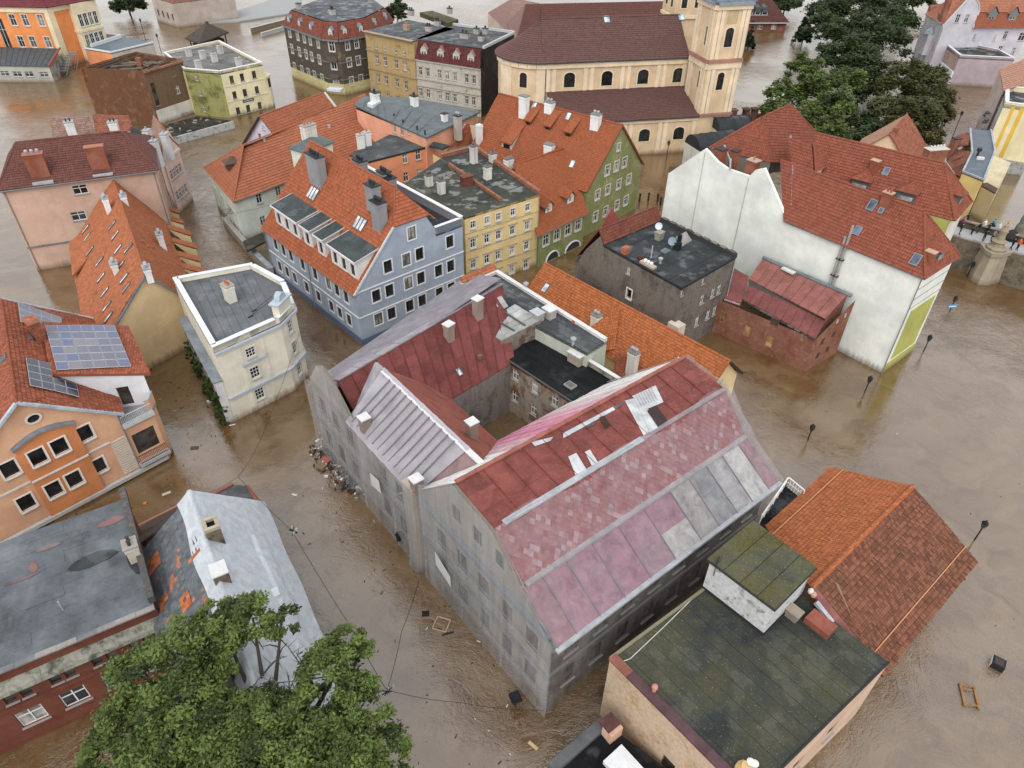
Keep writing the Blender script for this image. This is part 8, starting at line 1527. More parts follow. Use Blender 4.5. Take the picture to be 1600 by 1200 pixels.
# ================================================================ upper right
def right_far():
    q = [W(*z4(*p), 2.4) for p in ((38, 128), (252, 128), (330, 60), (40, 50))]; t = T('riverside_restaurant', 'low brick building with brown roof, long dormer and white fascia by the river', 'building', q[0]); bk = brick((.2, .08, .06)); d, n = dirs(q[0], q[1]); q = rect(q[0]-v3(d, 0)*20, q[1], 10)
    L_ = (q[1]-q[0]).length; wall(t, q[0], q[1], -1, 2.4, bk, [(L_-u, 1.2, 1.4, 1.2, 'W') for u in (3.5, 7.5, 11.5, 15.5)])
    for i in (1, 2, 3): wall(t, q[i], q[(i+1) % 4], -1, 2.4, bk)
    tl = tile((.14, .06, .045), .25, .4); zr = 7.5; a, b = q[0].lerp(q[3], .5), q[1].lerp(q[2], .5)-d*4; o = -n*.7; roof(t, [v3(q[0]+o, 2.3), v3(q[1]+o+d*.6, 2.3), v3(b, zr), v3(a, zr)], tl, .4, .04); roof(t, [v3(q[1]+o+d*.6, 2.3), v3(q[2]-o, 2.3), v3(b, zr)], tl, .4, .04); roof(t, [v3(q[2]-o, 2.3), v3(q[3]-o, 2.3), v3(a, zr), v3(b, zr)], tl, .4, .04); m = MB(); m.beam(v3(q[0]+o, 2.4), v3(q[1]+o+d*.6, 2.4), .25, .25); m.part(t, 'fascia', plain((.4, .45, .5)))
    p0 = q[1]+n*1.0-d*16; p1 = q[1]+n*1.0-d*5.5; m = MB(); m.prism([p0, p1, p1+n*3, p0+n*3], 3.0, 4.1); o2 = m.part(t, 'dormer', plain((.62, .64, .66)))
    for k in range(5): pp = p0.lerp(p1, (k+.5)/5); wall(t, pp-d*.8-n*.02, pp+d*.8-n*.02, 4.1, 5.6, plain((.4, .42, .44)), [(.8, 4.85, 1.2, 1.2, 'N')], name='dormer_front', sill=False); m = MB(); m.tube([v3(pp-n*.3, 5.5), v3(pp+n*2.5, 5.7)], .85, 8); m.part(t, 'dormer_hood', metal((.1, .12, .13), .5, .1))
    # lilac house
    Z = 10.8; A, B, C = W(*c7(378, 180), Z), W(*c7(590, 312), Z), W(*c7(1680, 320), Z); t = T('lilac_house', 'large lilac-grey house with curved gable and orange mansard roof', 'house', B); pl = plaster((.42, .41, .445), .1); d, n = dirs(A, B); d2, n2 = dirs(B, C); tl = tile((.48, .19, .11), .26, .42, .15, .1); t2_ = tile((.36, .115, .06), .26, .42, .15, .1)
    LA = (B-A).length; LC = (C-B).length; wall(t, A, B, -1, Z, pl, gridw(lin(1.2, LA-1.2, 4), (2.2, 6.0, 9.0), .8, 1.6, 'W'))
    wr = [(*Wp(B, C, *c7(*p)), w, h, 'W') for p, w, h in (((1370, 440), .9, 1.8), ((1575, 460), 1.5, 1.8), ((1300, 620), 1.0, 1.6), ((1465, 645), .9, 1.7), ((1530, 640), .9, 1.7), ((820, 450), .9, 1.6), ((980, 465), .5, 1.3), ((1235, 470), .4, 1.3))]; wall(t, B, C, -1, Z-.5, pl, wr)
    g0, g1 = Wp(B, C, *c7(590, 310))[0]+.1, Wp(B, C, *c7(965, 310))[0]; p0 = Vector(B[:2])+d2*g0-n2*.25; wid = g1-g0; wall(t, p0, p0+d2*wid, -1, Z+.2, pl, [(wid*k, Z+1.4, .95, 1.8, 'W') for k in (.38, .68)], top=[(wid*1.0, Z+3.2), (wid*.9, Z+4.6), (wid*.72, Z+5.6), (wid*.5, Z+5.8), (wid*.25, Z+3.0)], z1b=Z+2.2, name='gable')
    m = MB(); pr = [(0, .2), (.25, 3.0), (.5, 5.8), (.72, 5.6), (.9, 4.6), (1, 3.2), (1, 2.2)]
    for (k0, h0), (k1, h1) in zip(pr, pr[1:]): m.beam(v3(p0+d2*wid*k0, Z+h0), v3(p0+d2*wid*k1, Z+h1), .35, .14)
    m.part(t, 'gable_coping', plain((.55, .53, .56)))
    roof(t, [v3(Vector(A[:2])-n*.3, Z), v3(Vector(B[:2])-n*.3, Z), v3(Vector(B[:2])+n*5+d*-.5, Z+5.5), v3(Vector(A[:2])+n*5+d*3, Z+5.5)], tl, .42, .05); z0, z1_ = Z-.4, Z+2.6; q0, q1 = p0+d2*wid, Vector(C[:2]); roof(t, [v3(q0-n2*.5, z0), v3(q1-n2*.5, z0), v3(q1+n2*.7, z1_), v3(q0+n2*.7, z1_)], t2_, .42, .05, label='dark lower mansard slope'); roof(t, [v3(q0+n2*.5, z1_), v3(q1+n2*.5, z1_), v3(q1+n2*7, z1_+5), v3(q0+n2*7-d2*4, z1_+5)], tl, .42, .05); roof(t, [v3(p0+d2*.2+n2*.4, Z+.3), v3(q0+n2*.4, Z+2.4), v3(q0+n2*8, Z+7), v3(p0+d2*2+n2*8, Z+7)], tl, .42, .05)
    for x, y in ((1180, 250), (1440, 250)): u, z = Wp(B, C, *c7(x, y)); p = Vector(B[:2])+d2*u-n2*.2; wall(t, p-d2*1.0, p+d2*1.0, z0, Z+2.6, plain((.16, .18, .19)), [(1.0, Z+1.0, 1.3, 1.8, 'W')], top=[(1.0, Z+3.8)], name='dormer_front', sill=False); m = MB(); [m.poly([v3(p+d2*s*1.3-n2*.2, Z+2.5), v3(p+d2*s*1.3+n2*4, Z+2.5), v3(p+n2*4, Z+4.1), v3(p-n2*.2, Z+4.1)][::s]) for s in (1, -1)]; m.part(t, 'dormer_roof', tl)
    for x, y in ((470, 100), (590, 195)): c = W(*c7(x, y), Z+1.5); m = MB(); m.obox(c, d, 1.2, .8, Z, Z+1.2); m.part(t, 'dormer', plain((.3, .32, .33))); m = MB(); m.tube([v3(Vector(c[:2])-n*.9, Z+1.2), v3(Vector(c[:2])+n*1.5, Z+1.6)], .9, 8); m.part(t, 'dormer_roof', tl)
    u = LA*.62; p = Vector(A[:2])+d*u-n*.5; m = MB(); m.obox(p, d, 1.3, .7, 3.5, 8.0); o = m.part(t, 'oriel', pl); m = MB(); m.lathe((p.x, p.y, 8.0), [(1.4, 0), (1.1, .7), (.2, 1.4)], 8); m.part(t, 'oriel_roof', metal((.3, .35, .38), .5, .1), parent=o)
    for k in range(5): pp = Vector(A[:2])+d*(LA*(k+.5)/5)-n*.03; m = MB(); m.obox(pp, d, .6, .04, -.3, 1.5); m.part(t, 'shop_window', glass())
    bk = brick((.3, .1, .07)); c = W(*c7(655, 20), Z+6); chimney(t, c, d, .7, .5, Z+2, Z+7, bk)
    # mauve annex
    Z = 6.1; q = [W(*c7(*p), Z) for p in ((530, 500), (795, 712), (1480, 745), (1290, 640), (640, 500))]; t = T('mauve_annex', 'mauve flat-roofed corner annex with white shop fascia', 'annex', q[1]); pl = plaster((.31, .255, .27), .12)
    wall(t, q[0], q[1], -1, Z, plaster((.40, .27, .25), .1), rows(q[0], q[1], c7, [[(552, 640), (637, 718), (727, 780)]], 1.0, 1.7, 'W')); wall(t, q[1], q[2], -1, Z, pl); wall(t, q[2], q[3], -1, Z, pl); wall(t, q[3], q[4], -1, Z, pl); wall(t, q[4], q[0], -1, Z, pl); flat(t, q, Z-.1, felt((.07, .085, .08), .2, .9)); parapet(t, q, Z-.1, Z+.35, .45, pl, plain((.62, .63, .65), .6)); band(t, q[0], q[1], 1.6, 2.9, .35, plain((.62, .66, .68), .5), 'shop_fascia'); d, n = dirs(q[0], q[1])
    for k0, k1 in ((.25, .5), (.58, .75)): a, b = Vector(q[0][:2]).lerp(Vector(q[1][:2]), k0), Vector(q[0][:2]).lerp(Vector(q[1][:2]), k1); band(t, a-n*.35, b-n*.35, 2.0, 2.5, .03, plain((.05, .06, .06)), 'lettering')
    band(t, q[0], q[1], .2, 1.2, .3, plain((.4, .45, .48)), 'shop_blind')
    # yellow striped house on the right edge
    Z = 11.0; a, b = W(*z4(1490, 590), Z), W(*z4(1760, 630), Z); q = rect(a, b, 11); t = T('striped_house', 'cream house wall with two bold yellow stripes at the right edge', 'house', a); pl = plaster((.60, .53, .34), .15); d, n = dirs(a, b)
    for i in range(4): wall(t, q[i], q[(i+1) % 4], -1, Z, pl if i == 0 else plaster((.4, .38, .36), .3), gridw(lin(1.5, 9.5, 4), (3.4, 6.6, 9.2), .8, 1.3, 'W') if i == 3 else ())
    for x0, x1 in ((1530, 1550), (1582, 1608)): u0, u1 = Wp(a, b, *z4(x0, 610))[0], Wp(a, b, *z4(x1, 610))[0]; band(t, Vector(a[:2])+d*max(.2, u0), Vector(a[:2])+d*u1, 2.4, Z-.2, .02, plaster((.55, .36, .06), .1), 'yellow_stripe')
    band(t, q[0], q[1], -.5, 2.2, .05, patchy((.4, .4, .38), (.28, .28, .27), .5, .6, 1), 'render_patch'); flat(t, q, Z-.4, felt((.08, .085, .085), 0, .4)); parapet(t, q, Z-.4, Z+.3, .5, pl, plain((.6, .64, .68), .6))
    for k in range(5): p = q[3].lerp(q[0], (k+.5)/5); m = MB(); e = Vector((-d.x, -d.y)); m.beam(v3(p, 6+k%2), v3(p+e*1.2, 6.3+k % 2), .05, .05); c = p+e*1.3; m.lathe((c.x, c.y, 6.0+k % 2), [(.35, 0), (.45, .25), (.1, .5)], 8); m.part(t, 'wall_lamp', plain((.1, .1, .1)))
    qq = [W(*z4(*p), z) for p, z in (((1480, 520), 11.2), ((1640, 470), 11.2), ((1640, 325), 13.5), ((1462, 395), 13.5))]; t = T('salmon_roof_house', 'house with pale salmon tile roof behind the striped house', 'house', qq[0]); roof(t, qq, tile((.50, .26, .18), .26, .4, .12, .05), .4, .04, per=.26); m = MB(); m.box8([v3(p, -1) for p in qq], [v3(p, p.z-.1) for p in qq]); m.part(t, 'wall', plaster((.4, .33, .3)))
    # slate roofed curved house
    Z = 9.0; q = [W(*z9(*p), Z) for p in ((1215, 440), (1345, 492), (1415, 310), (1390, 180), (1260, 170), (1272, 320))]; t = T('slate_roof_house', 'odd yellow house with curved slate-blue roof and red tiled side', 'house', q[0]); pl = plaster((.56, .42, .17), .1); n6 = len(q)
    for i in range(n6): wall(t, q[i], q[(i+1) % n6], -1, Z, pl)
    flat(t, q, Z+.1, metal((.13, .16, .19), .5, .08)); 
    for i in (0, 1, 2, 4, 5): m = MB(); m.beam(v3(q[i], Z+.2), v3(q[(i+1) % n6], Z+.2), .25, .22); m.part(t, 'zinc_edge', ZINC)
    ra, rb, rc, rd = W(*z9(1110, 290), 7.0), W(*z9(1165, 452), 7.0), q[0]+Vector((0, 0, 0)), q[4]; tl = tile((.38, .14, .09), .25, .36); roof(t, [ra, rb, q[0], q[5]], tl, .36, .04, per=.25); roof(t, [W(*z9(1190, 205), 7.0), ra, q[5], q[4]], tl, .36, .04, per=.25); m = MB(); m.box8([v3(p, -1) for p in (ra, rb, q[0], q[5])], [v3(p, 6.8) for p in (ra, rb, q[0], q[5])]); m.part(t, 'wall', pl); m = MB(); m.tube([ra, W(*z9(1105, 370), 7), rb], .2, 7); m.part(t, 'gutter', ZINC)
    for k in range(4): a_, b_ = W(*z9(1150, 420-k*55), 7.6+k*.15), W(*z9(1240+k*8, 375-k*45), 8.9); m = MB(); m.beam(a_, b_, .14, .14); m.part(t, 'snow_guard', plain((.1, .07, .06)))
    c = W(*z9(1183, 225), 10); chimney(t, c, (1, .3), .5, .4, 7, 10, brick((.24, .09, .06)), DARKM); c = W(*z9(1325, 290), 10.3); m = MB(); m.lathe((c.x, c.y, Z), [(.15, 0), (.15, .9), (.4, 1.0), (.3, 1.4)], 8); m.part(t, 'vent_cowl', DARKM); c = W(*z9(1328, 348), 9.3); m = MB(); m.obox(c, (1, -.2), .5, .22, Z+.1, Z+.45); m.part(t, 'roof_light', CAPW)
    qq = [W(*z9(*p), z) for p, z in (((1335, 525), 4.6), ((1420, 572), 4.6), ((1522, 372), 4.2), ((1415, 330), 5.2))]; t = T('brown_lean_to', 'brown sheet lean-to roofs beside the slate-blue roofed house', 'shed', qq[1]); bm_ = metal((.11, .065, .05), .6, .2); roof(t, qq, bm_, .5, .03); m = MB(); m.box8([v3(p, -1) for p in qq], [v3(p, p.z-.1) for p in qq]); m.part(t, 'wall', plaster((.45, .4, .28), .4)); m = MB(); c = W(*z9(1330, 590), 2); m.obox(c, (.5, .8), 2.6, .9, -1, 2.6); m.part(t, 'dark_yard', plain((.05, .055, .045)))
    # small gabled house behind the white house
    zr = 11.5; R0, R1 = W(*z9(868, 80), zr), W(*z9(765, 192), zr); d = Vector((R1-R0)[:2]).normalized(); pr = Vector((-d.y, d.x)); t = T('peach_gable_house', 'small peach house with steep tiled gable in front of the park trees', 'house', R1); tl = tile((.40, .14, .08), .25, .38); pk = tile((.50, .27, .19), .25, .38, .12, .05); w = 5.0; ze = 6.5; r0, r1 = Vector(R0[:2]), Vector(R1[:2])+d*.5
    A, B, C, D = r1-pr*w, r1+pr*w, r0+pr*w-d*1, r0-pr*w-d*1; pl = plaster((.60, .44, .30), .1); wall(t, A, B, -1, ze, pl, [(w, 8.4, .6, .7, 'B')], top=[(w, zr)]); wall(t, B, C, -1, ze, pl); wall(t, D, A, -1, ze, pl); R1 = v3(r1, zr); s1 = [v3(B+pr*.3+d*.3, ze-.3), v3(C+pr*.3, ze-.3), R0, R1+v3(d, 0)*.3]; s2 = [v3(D-pr*.3, ze-.3), v3(A-pr*.3+d*.3, ze-.3), R1+v3(d, 0)*.3, R0]; roof(t, s1, tl, .38, .04, per=.25); roof(t, s2, pk, .38, .04, per=.25); ridge(t, R0, R1, tl, .14); c = W(*z9(800, 165), 11.8); chimney(t, c, d, .4, .4, 9, 12, brick((.3, .1, .06)))
    c = W(*z9(1055, 290), 12.6); t = T('brick_chimney_stack', 'wide freestanding-looking brick chimney stack behind the white house ridge', 'chimney', c); chimney(t, c, (1, .25), 1.5, .6, 0, 12.6, brick((.32, .11, .06)), plain((.5, .46, .42)), 5, plain((.6, .58, .55)))
    # dark barrel roofs beside the church
    for i, (pts, z, r, lab) in enumerate(((((1175, 800), (1405, 770)), 5.2, 2.3, 'nearer of two dark barrel roofs beside the church'), (((1300, 700), (1480, 690)), 5.2, 2.3, 'farther of two dark barrel roofs beside the church'))):
        a, b = W(*z3(*pts[0]), z), W(*z3(*pts[1]), z); t = T('barrel_roof_pavilion', lab, 'pavilion', a, 'barrel roofed pavilions'); d, n = dirs(a, b); m = MB(); N = 10; arc = [(n*(-r*math.cos(math.pi*k/N)), z-1+1.9*math.sin(math.pi*k/N)) for k in range(N+1)]
        for (p, h), (p2, h2) in zip(arc, arc[1:]): m.poly([v3(Vector(a[:2])+p, h), v3(Vector(b[:2])+p, h), v3(Vector(b[:2])+p2, h2), v3(Vector(a[:2])+p2, h2)])
        m.poly([v3(Vector(a[:2])+p, h) for p, h in arc]); m.poly([v3(Vector(b[:2])+p, h) for p, h in arc][::-1]); m.part(t, 'barrel_roof', metal((.035, .042, .048), .4, .05)); m = MB(); m.prism([Vector(a[:2])-n*r*.97, Vector(b[:2])-n*r*.97, Vector(b[:2])+n*r*.97, Vector(a[:2])+n*r*.97], -1, z-1.01); m.part(t, 'wall', plaster((.5, .5, .45)))
        for k in range(5): m = MB(); p0 = Vector(a[:2]).lerp(Vector(b[:2]), k/4); m.tube([v3(p0+p*1.01, h+.02) for p, h in arc], .05, 4); m.part(t, 'roof_rib', metal((.05, .06, .07), .4, .05))
right_far()
# ================================================================ trees
def leaves(blobs, n, size, seed, thick=.45):
    """leaf sized faces spread through the outer part of each clump; returns a mesh with a tone for each leaf"""
    r = np.random.default_rng(seed); tot = sum(b[3]**2 for b in blobs); V = []; tone = []
    for bx, by, bz, br in blobs:
        k = int(n*br**2/tot); sub = max(6, int(k/130)); dirs_ = r.normal(size=(sub, 3)); dirs_ /= np.linalg.norm(dirs_, axis=1)[:, None]; dirs_[:, 2] = np.where(dirs_[:, 2] < -.35, -dirs_[:, 2]*.5, dirs_[:, 2])
        cen = np.array([bx, by, bz])+dirs_*(br*(1-thick*r.random((sub, 1))**1.6))*np.array([1, 1, .8]); tw = r.random(sub)*.75+.1
        idx = r.integers(0, sub, k); p = cen[idx]+r.normal(size=(k, 3))*br*.115*np.array([1, 1, .7]); a = r.normal(size=(k, 3)); a /= np.linalg.norm(a, axis=1)[:, None]; a[:, 2] *= .45
        up = np.array([0, 0, 1.])+r.normal(size=(k, 3))*.55; b = np.cross(up, a); b /= np.linalg.norm(b, axis=1)[:, None]+1e-6; s = size*(.6+.8*r.random((k, 1)))
        V.append(np.stack([p-a*s, p-b*s*.45, p+a*s, p+b*s*.45], 1)); tone.append(np.clip(tw[idx]+r.normal(size=k)*.16, 0, 1))
    V = np.concatenate(V); tone = np.concatenate(tone); N = len(V); me = bpy.data.meshes.new('crown'); me.vertices.add(N*4); me.loops.add(N*4); me.polygons.add(N)
    me.vertices.foreach_set('co', V.reshape(-1).astype(np.float32)); me.loops.foreach_set('vertex_index', np.arange(N*4, dtype=np.int32)); me.polygons.foreach_set('loop_start', np.arange(0, N*4, 4, dtype=np.int32)); me.update()
    at = me.attributes.new('tone', 'FLOAT', 'POINT'); at.data.foreach_set('value', np.repeat(tone, 4).astype(np.float32)); return me
def tree(name, label, base, blobs, n, size, cols, seed, tr=.3, group=None, bare=0, cat='tree'):
    t = T(name, label, cat, base, group); rnd = random.Random(seed); bl = [(b[0]-base[0], b[1]-base[1], b[2], b[3]) for b in blobs]
    me = leaves(bl, n, size, seed); me.materials.append(leafmat(*cols)); o = bpy.data.objects.new('crown', me); COL.objects.link(o); o.parent = t.root
    b0 = Vector((base[0], base[1], -1)); c = Vector((sum(b[0] for b in blobs)/len(blobs), sum(b[1] for b in blobs)/len(blobs), min(b[2] for b in blobs)*.55)); m = MB(); m.tube([b0, b0.lerp(c, .5), c], tr, 9, r2=tr*.7)
    for b in blobs:
        e = Vector(b[:3]); md = c.lerp(e, .5)+Vector((rnd.uniform(-.5, .5), rnd.uniform(-.5, .5), .4)); m.tube([c, md, e], tr*.5, 6, r2=tr*.12)
        for _ in range(4): d = Vector((rnd.gauss(0, 1), rnd.gauss(0, 1), rnd.gauss(.3, .7))).normalized()*b[3]*.85; s = md.lerp(e, rnd.random()); m.tube([s, s+d*.5+Vector((0, 0, .2)), s+d], tr*.14, 4, r2=tr*.04)
    for _ in range(bare): s = c.lerp(Vector(blobs[rnd.randrange(len(blobs))][:3]), .6); e = Vector((W(470+rnd.uniform(-45, 45), 1035+rnd.uniform(-35, 30), 11.5))); k = s.lerp(e, .55)+Vector((0, 0, .4)); m.tube([s, k, e], .06, 4, r2=.015); [m.tube([k.lerp(e, f), k.lerp(e, f)+Vector((rnd.uniform(-.8, .8), rnd.uniform(-.8, .8), rnd.uniform(.1, .7)))], .025, 3, r2=.01) for f in (.2, .5, .8)]
    m.part(t, 'trunk', bark(), smooth=True); return t
def B(px, py, z, r): p = W(px, py, z); return (p.x, p.y, z, r)
GREEN = ((.016, .028, .008), (.145, .20, .045)); DARKG = ((.016, .028, .012), (.055, .085, .028)); OLIVE = ((.028, .034, .012), (.10, .10, .03))
nb = [B(b[0], b[1], b[2]+3.4, b[3]*1.02) for b in ((225, 1060, 7.6, 1.9), (290, 1020, 8.6, 2.0), (350, 985, 9.0, 1.7), (395, 965, 9.0, 1.5), (440, 972, 9.0, 1.1), (215, 1130, 7.0, 2.0), (290, 1105, 8.2, 2.1), (185, 1190, 6.0, 1.9), (270, 1180, 7.2, 2.4), (360, 1160, 8.0, 2.2), (430, 1130, 8.4, 1.4), (520, 1050, 8.6, 1.7), (490, 1120, 8.0, 1.6), (560, 1110, 7.6, 1.7), (590, 1180, 6.4, 1.6), (440, 1195, 8.0, 2.3), (530, 1190, 7.2, 2.0), (340, 1240, 7.0, 2.6), (480, 1260, 6.6, 2.6), (545, 1015, 8.8, 1.2), (335, 960, 9, 1.1), (395, 1215, 8, 2.2), (400, 1120, 7.4, 1.6), (455, 1160, 7.6, 1.8), (330, 1060, 8, 1.5), (475, 1075, 7, 1.1))]
tree('chestnut_tree', 'large bright green leafy tree in the lower left foreground', W(400, 1300, 0), nb, 120000, .125, GREEN, 3, .45, bare=9)
def far_tree(lab, base, pts, n, cols, seed, size=.34, tr=.35): return tree('park_tree', lab, W(*base), [B(x, y, z, r*1.22) for x, y, z, r in pts], int(n*1.4), size, cols, seed, tr, 'trees in the flooded park')
far_tree('broad mid-green tree nearest the white house roof in the flooded park', (1275, 258), ((1230, 150, 6, 3.2), (1285, 140, 7.5, 3.6), (1255, 110, 9, 3), (1300, 175, 6, 3.4), (1320, 125, 7, 3), (1245, 190, 5, 3.2), (1290, 205, 4.5, 3.2), (1215, 175, 5, 2.4)), 26000, GREEN, 11)
far_tree('tall dark tree in the middle of the park group', (1345, 190), ((1330, 90, 8, 4.4), (1380, 70, 9, 4.4), (1350, 50, 10, 4), (1310, 60, 9, 3.8), (1400, 40, 9, 4), (1345, 115, 6, 4), (1300, 95, 6, 3.4), (1345, 140, 4, 3.6)), 30000, DARKG, 12, .4)
far_tree('olive-brown rounded tree in front of the lilac house', (1425, 240), ((1400, 140, 6, 3.6), (1450, 150, 6, 3.6), (1420, 115, 8, 3.2), (1385, 175, 5, 3.2), (1465, 180, 4.5, 3.0), (1425, 185, 5, 3.6), (1450, 120, 7, 2.8), (1400, 205, 3.5, 3), (1445, 215, 3, 2.6)), 28000, OLIVE, 13)
far_tree('dense green tree at the top edge behind the dark park tree', (1330, 70), ((1300, 20, 8, 5), (1350, 5, 9, 5), (1325, -15, 10, 5), (1395, 0, 8, 4.6), (1285, 45, 6, 4), (1375, 25, 8, 4.5)), 24000, DARKG, 14, .45)
far_tree('low shadowy tree between the two front park trees', (1348, 232), ((1345, 195, 3, 2.6), (1365, 215, 2.5, 2.4), (1330, 220, 2.5, 2.4)), 9000, DARKG, 15)
for lab, bp, n, cols, sd, sz in (('round dark tree standing in floodwater near the top left', ((200, 14), ((200, 4, 4, 4.2), (192, 8, 3, 3.4), (209, 8, 3, 3.4))), 12000, DARKG, 21, .42), ('dark shrub by the riverside restaurant', ((1222, 30), ((1222, 12, 3, 4), (1232, 5, 3, 4))), 8000, DARKG, 22, .4), ('small green tree beside the dark tenement', ((618, 38), ((618, 22, 5, 2.6), (622, 12, 6, 2.4))), 7000, DARKG, 23, .35), ('shrubs at the edge of the striped house street', ((1432, 20), ((1440, 2, 4, 4), (1420, -4, 5, 4))), 7000, DARKG, 24, .45)):
    tree('tree', lab, W(*bp[0]), [B(*p) for p in bp[1]], n, sz, cols, sd, .3)
def conifer(lab, base, h, r, seed):
    p = W(*base); tree('conifer', lab, p, [(p.x, p.y, h*k, max(.25, r*(1-k))) for k in lin(.12, .97, 9)], 9000, .32, ((.010, .020, .012), (.035, .06, .03)), seed, .2)
conifer('dark conifer standing alone in the water left of the park trees', (1253, 68), 9.5, 3.0, 31); conifer('dark conifer at the foot of the church tower', (1168, 78), 7, 1.8, 32)
# ivy on the cream house
ct, a2, dd, o_, Lg = CREAM
iv = []
rr = random.Random(5)
for i in range(46):
    k = 1-rr.random()**1.3; u = 2.4+(Lg-2.6)*k; z = rr.uniform(-.1, 1)*(4.6 if k > .25 else 3)*(.5+.5*rr.random()); p = a2+dd*u+o_*.85; iv.append((p.x, p.y, max(.1, z), .62))
t = T('ivy', 'dark green ivy covering the side wall of the cream house', 'ivy', a2+dd*8+o_*.9); me = leaves([(b[0]-t.loc.x, b[1]-t.loc.y, b[2], b[3]) for b in iv], 15000, .13, 44, .9); me.materials.append(leafmat((.014, .026, .008), (.06, .10, .02))); o = bpy.data.objects.new('foliage', me); COL.objects.link(o); o.parent = t.root
m = MB()
for i in range(9): u = 3+i*1.3; p = a2+dd*min(u, Lg-.2)+o_*.78; m.tube([v3(p, -.5), v3(p+dd*.3, 2), v3(p-dd*.2, 4)], .04, 4)
m.part(t, 'stem', bark())
# ================================================================ bridge with people
def bridge():
    zt = 4.4; a, b = W(*c3(225, 690), zt), W(*c3(1010, 912), zt); d, n = dirs(a, b); a = Vector(a[:2]); Lb = (Vector(b[:2])-a).length+10; wd = 6.2
    t = T('stone_bridge', 'old stone bridge end with cutwater pier and crowded paved deck', 'bridge', a+d*8); st = patchy((.20, .165, .12), (.12, .10, .075), .45, .6, .7, .4); lt = plain((.34, .32, .29), .85)
    S = lambda u, v, z: v3(a+d*u+n*v, z)
    wall(t, S(-3, 0, 0), S(Lb, 0, 0), -1, zt, st); wall(t, S(Lb, wd, 0), S(-3, wd, 0), -1, zt, st); m = MB(); m.prism([S(-3, .3, 0)[:2], S(Lb, .3, 0)[:2], S(Lb, wd-.3, 0)[:2], S(-3, wd-.3, 0)[:2]], 3.0, 3.45); m.part(t, 'deck', plain((.36, .36, .36), .8))
    for i in range(14):
        for v in (0, wd-.35): m = MB(); u0, u1 = i*Lb/14, (i+1)*Lb/14-.03; m.prism([S(u0, v-.06, 0)[:2], S(u1, v-.06, 0)[:2], S(u1, v+.4, 0)[:2], S(u0, v+.4, 0)[:2]], zt-.02-(.9 if v else 0)*0, zt+.14); m.part(t, 'coping_stone', plain(random.choice([(.24, .22, .19), (.28, .26, .22), (.2, .18, .16)])))
    m = MB(); m.poly([S(0, .35, 3.4), S(Lb, .35, 3.4), S(Lb, .35, zt), S(0, .35, zt)][::-1]); m.part(t, 'parapet_inner', st)
    u = (Vector(W(*c3(640, 800), zt)[:2])-a).dot(d); fp = lambda k, z: [S(u-1.7*k, 0, z), S(u-.9*k, -1.5*k, z), S(u, -2.1*k, z), S(u+.9*k, -1.5*k, z), S(u+1.7*k, 0, z)]
    m = MB(); m.box8(fp(1.25, -1), fp(.95, zt-.4)); o = m.part(t, 'pier', plaster((.27, .23, .17), .5)); m = MB(); m.box8(fp(1.1, zt-.4), fp(1.15, zt+.15)); m.part(t, 'pier_cap', plain((.3, .27, .2)), parent=o)
    ctr = S(u, -.6, zt+.15); m = MB(); m.lathe(ctr, [(1.2, 0), (1.25, .3), (.8, .5), (.7, 1.0), (.95, 1.15), (.5, 1.4), (.42, 2.0), (.5, 2.6), (.3, 3.0), (.26, 3.3), (.12, 3.5), (.05, 3.55)], 10); o = m.part(t, 'statue', plaster((.24, .20, .14), .6), smooth=True); m = MB(); s = ctr+Vector((0, 0, 3.6))
    for k in range(8): e = Vector((math.cos(k*.785), 0, math.sin(k*.785))); m.beam(s, s+e*.42, .06, .06)
    m.part(t, 'gilt_star', plain((.6, .42, .1), .3, .5, .6), parent=o)
    c = W(*c3(835, 640), zt+.5); m = MB(); m.lathe((c.x, c.y, 3.4), [(.9, 0), (.9, 1.0), (.6, 1.1), (.55, 1.9), (.35, 2.3), (.4, 3.0), (.25, 3.6), (.22, 4.3), (.08, 4.7)], 9); m.part(t, 'statue', plaster((.13, .12, .10), .6), smooth=True)
    m = MB(); c = W(*c3(770, 690), 4.2); m.lathe((c.x, c.y, 3.4), [(.8, 0), (1.0, .5), (.7, 1.1), (.2, 1.4)], 7); m.part(t, 'statue', plain((.03, .03, .03)))
    return t
bridge()
SK = {}
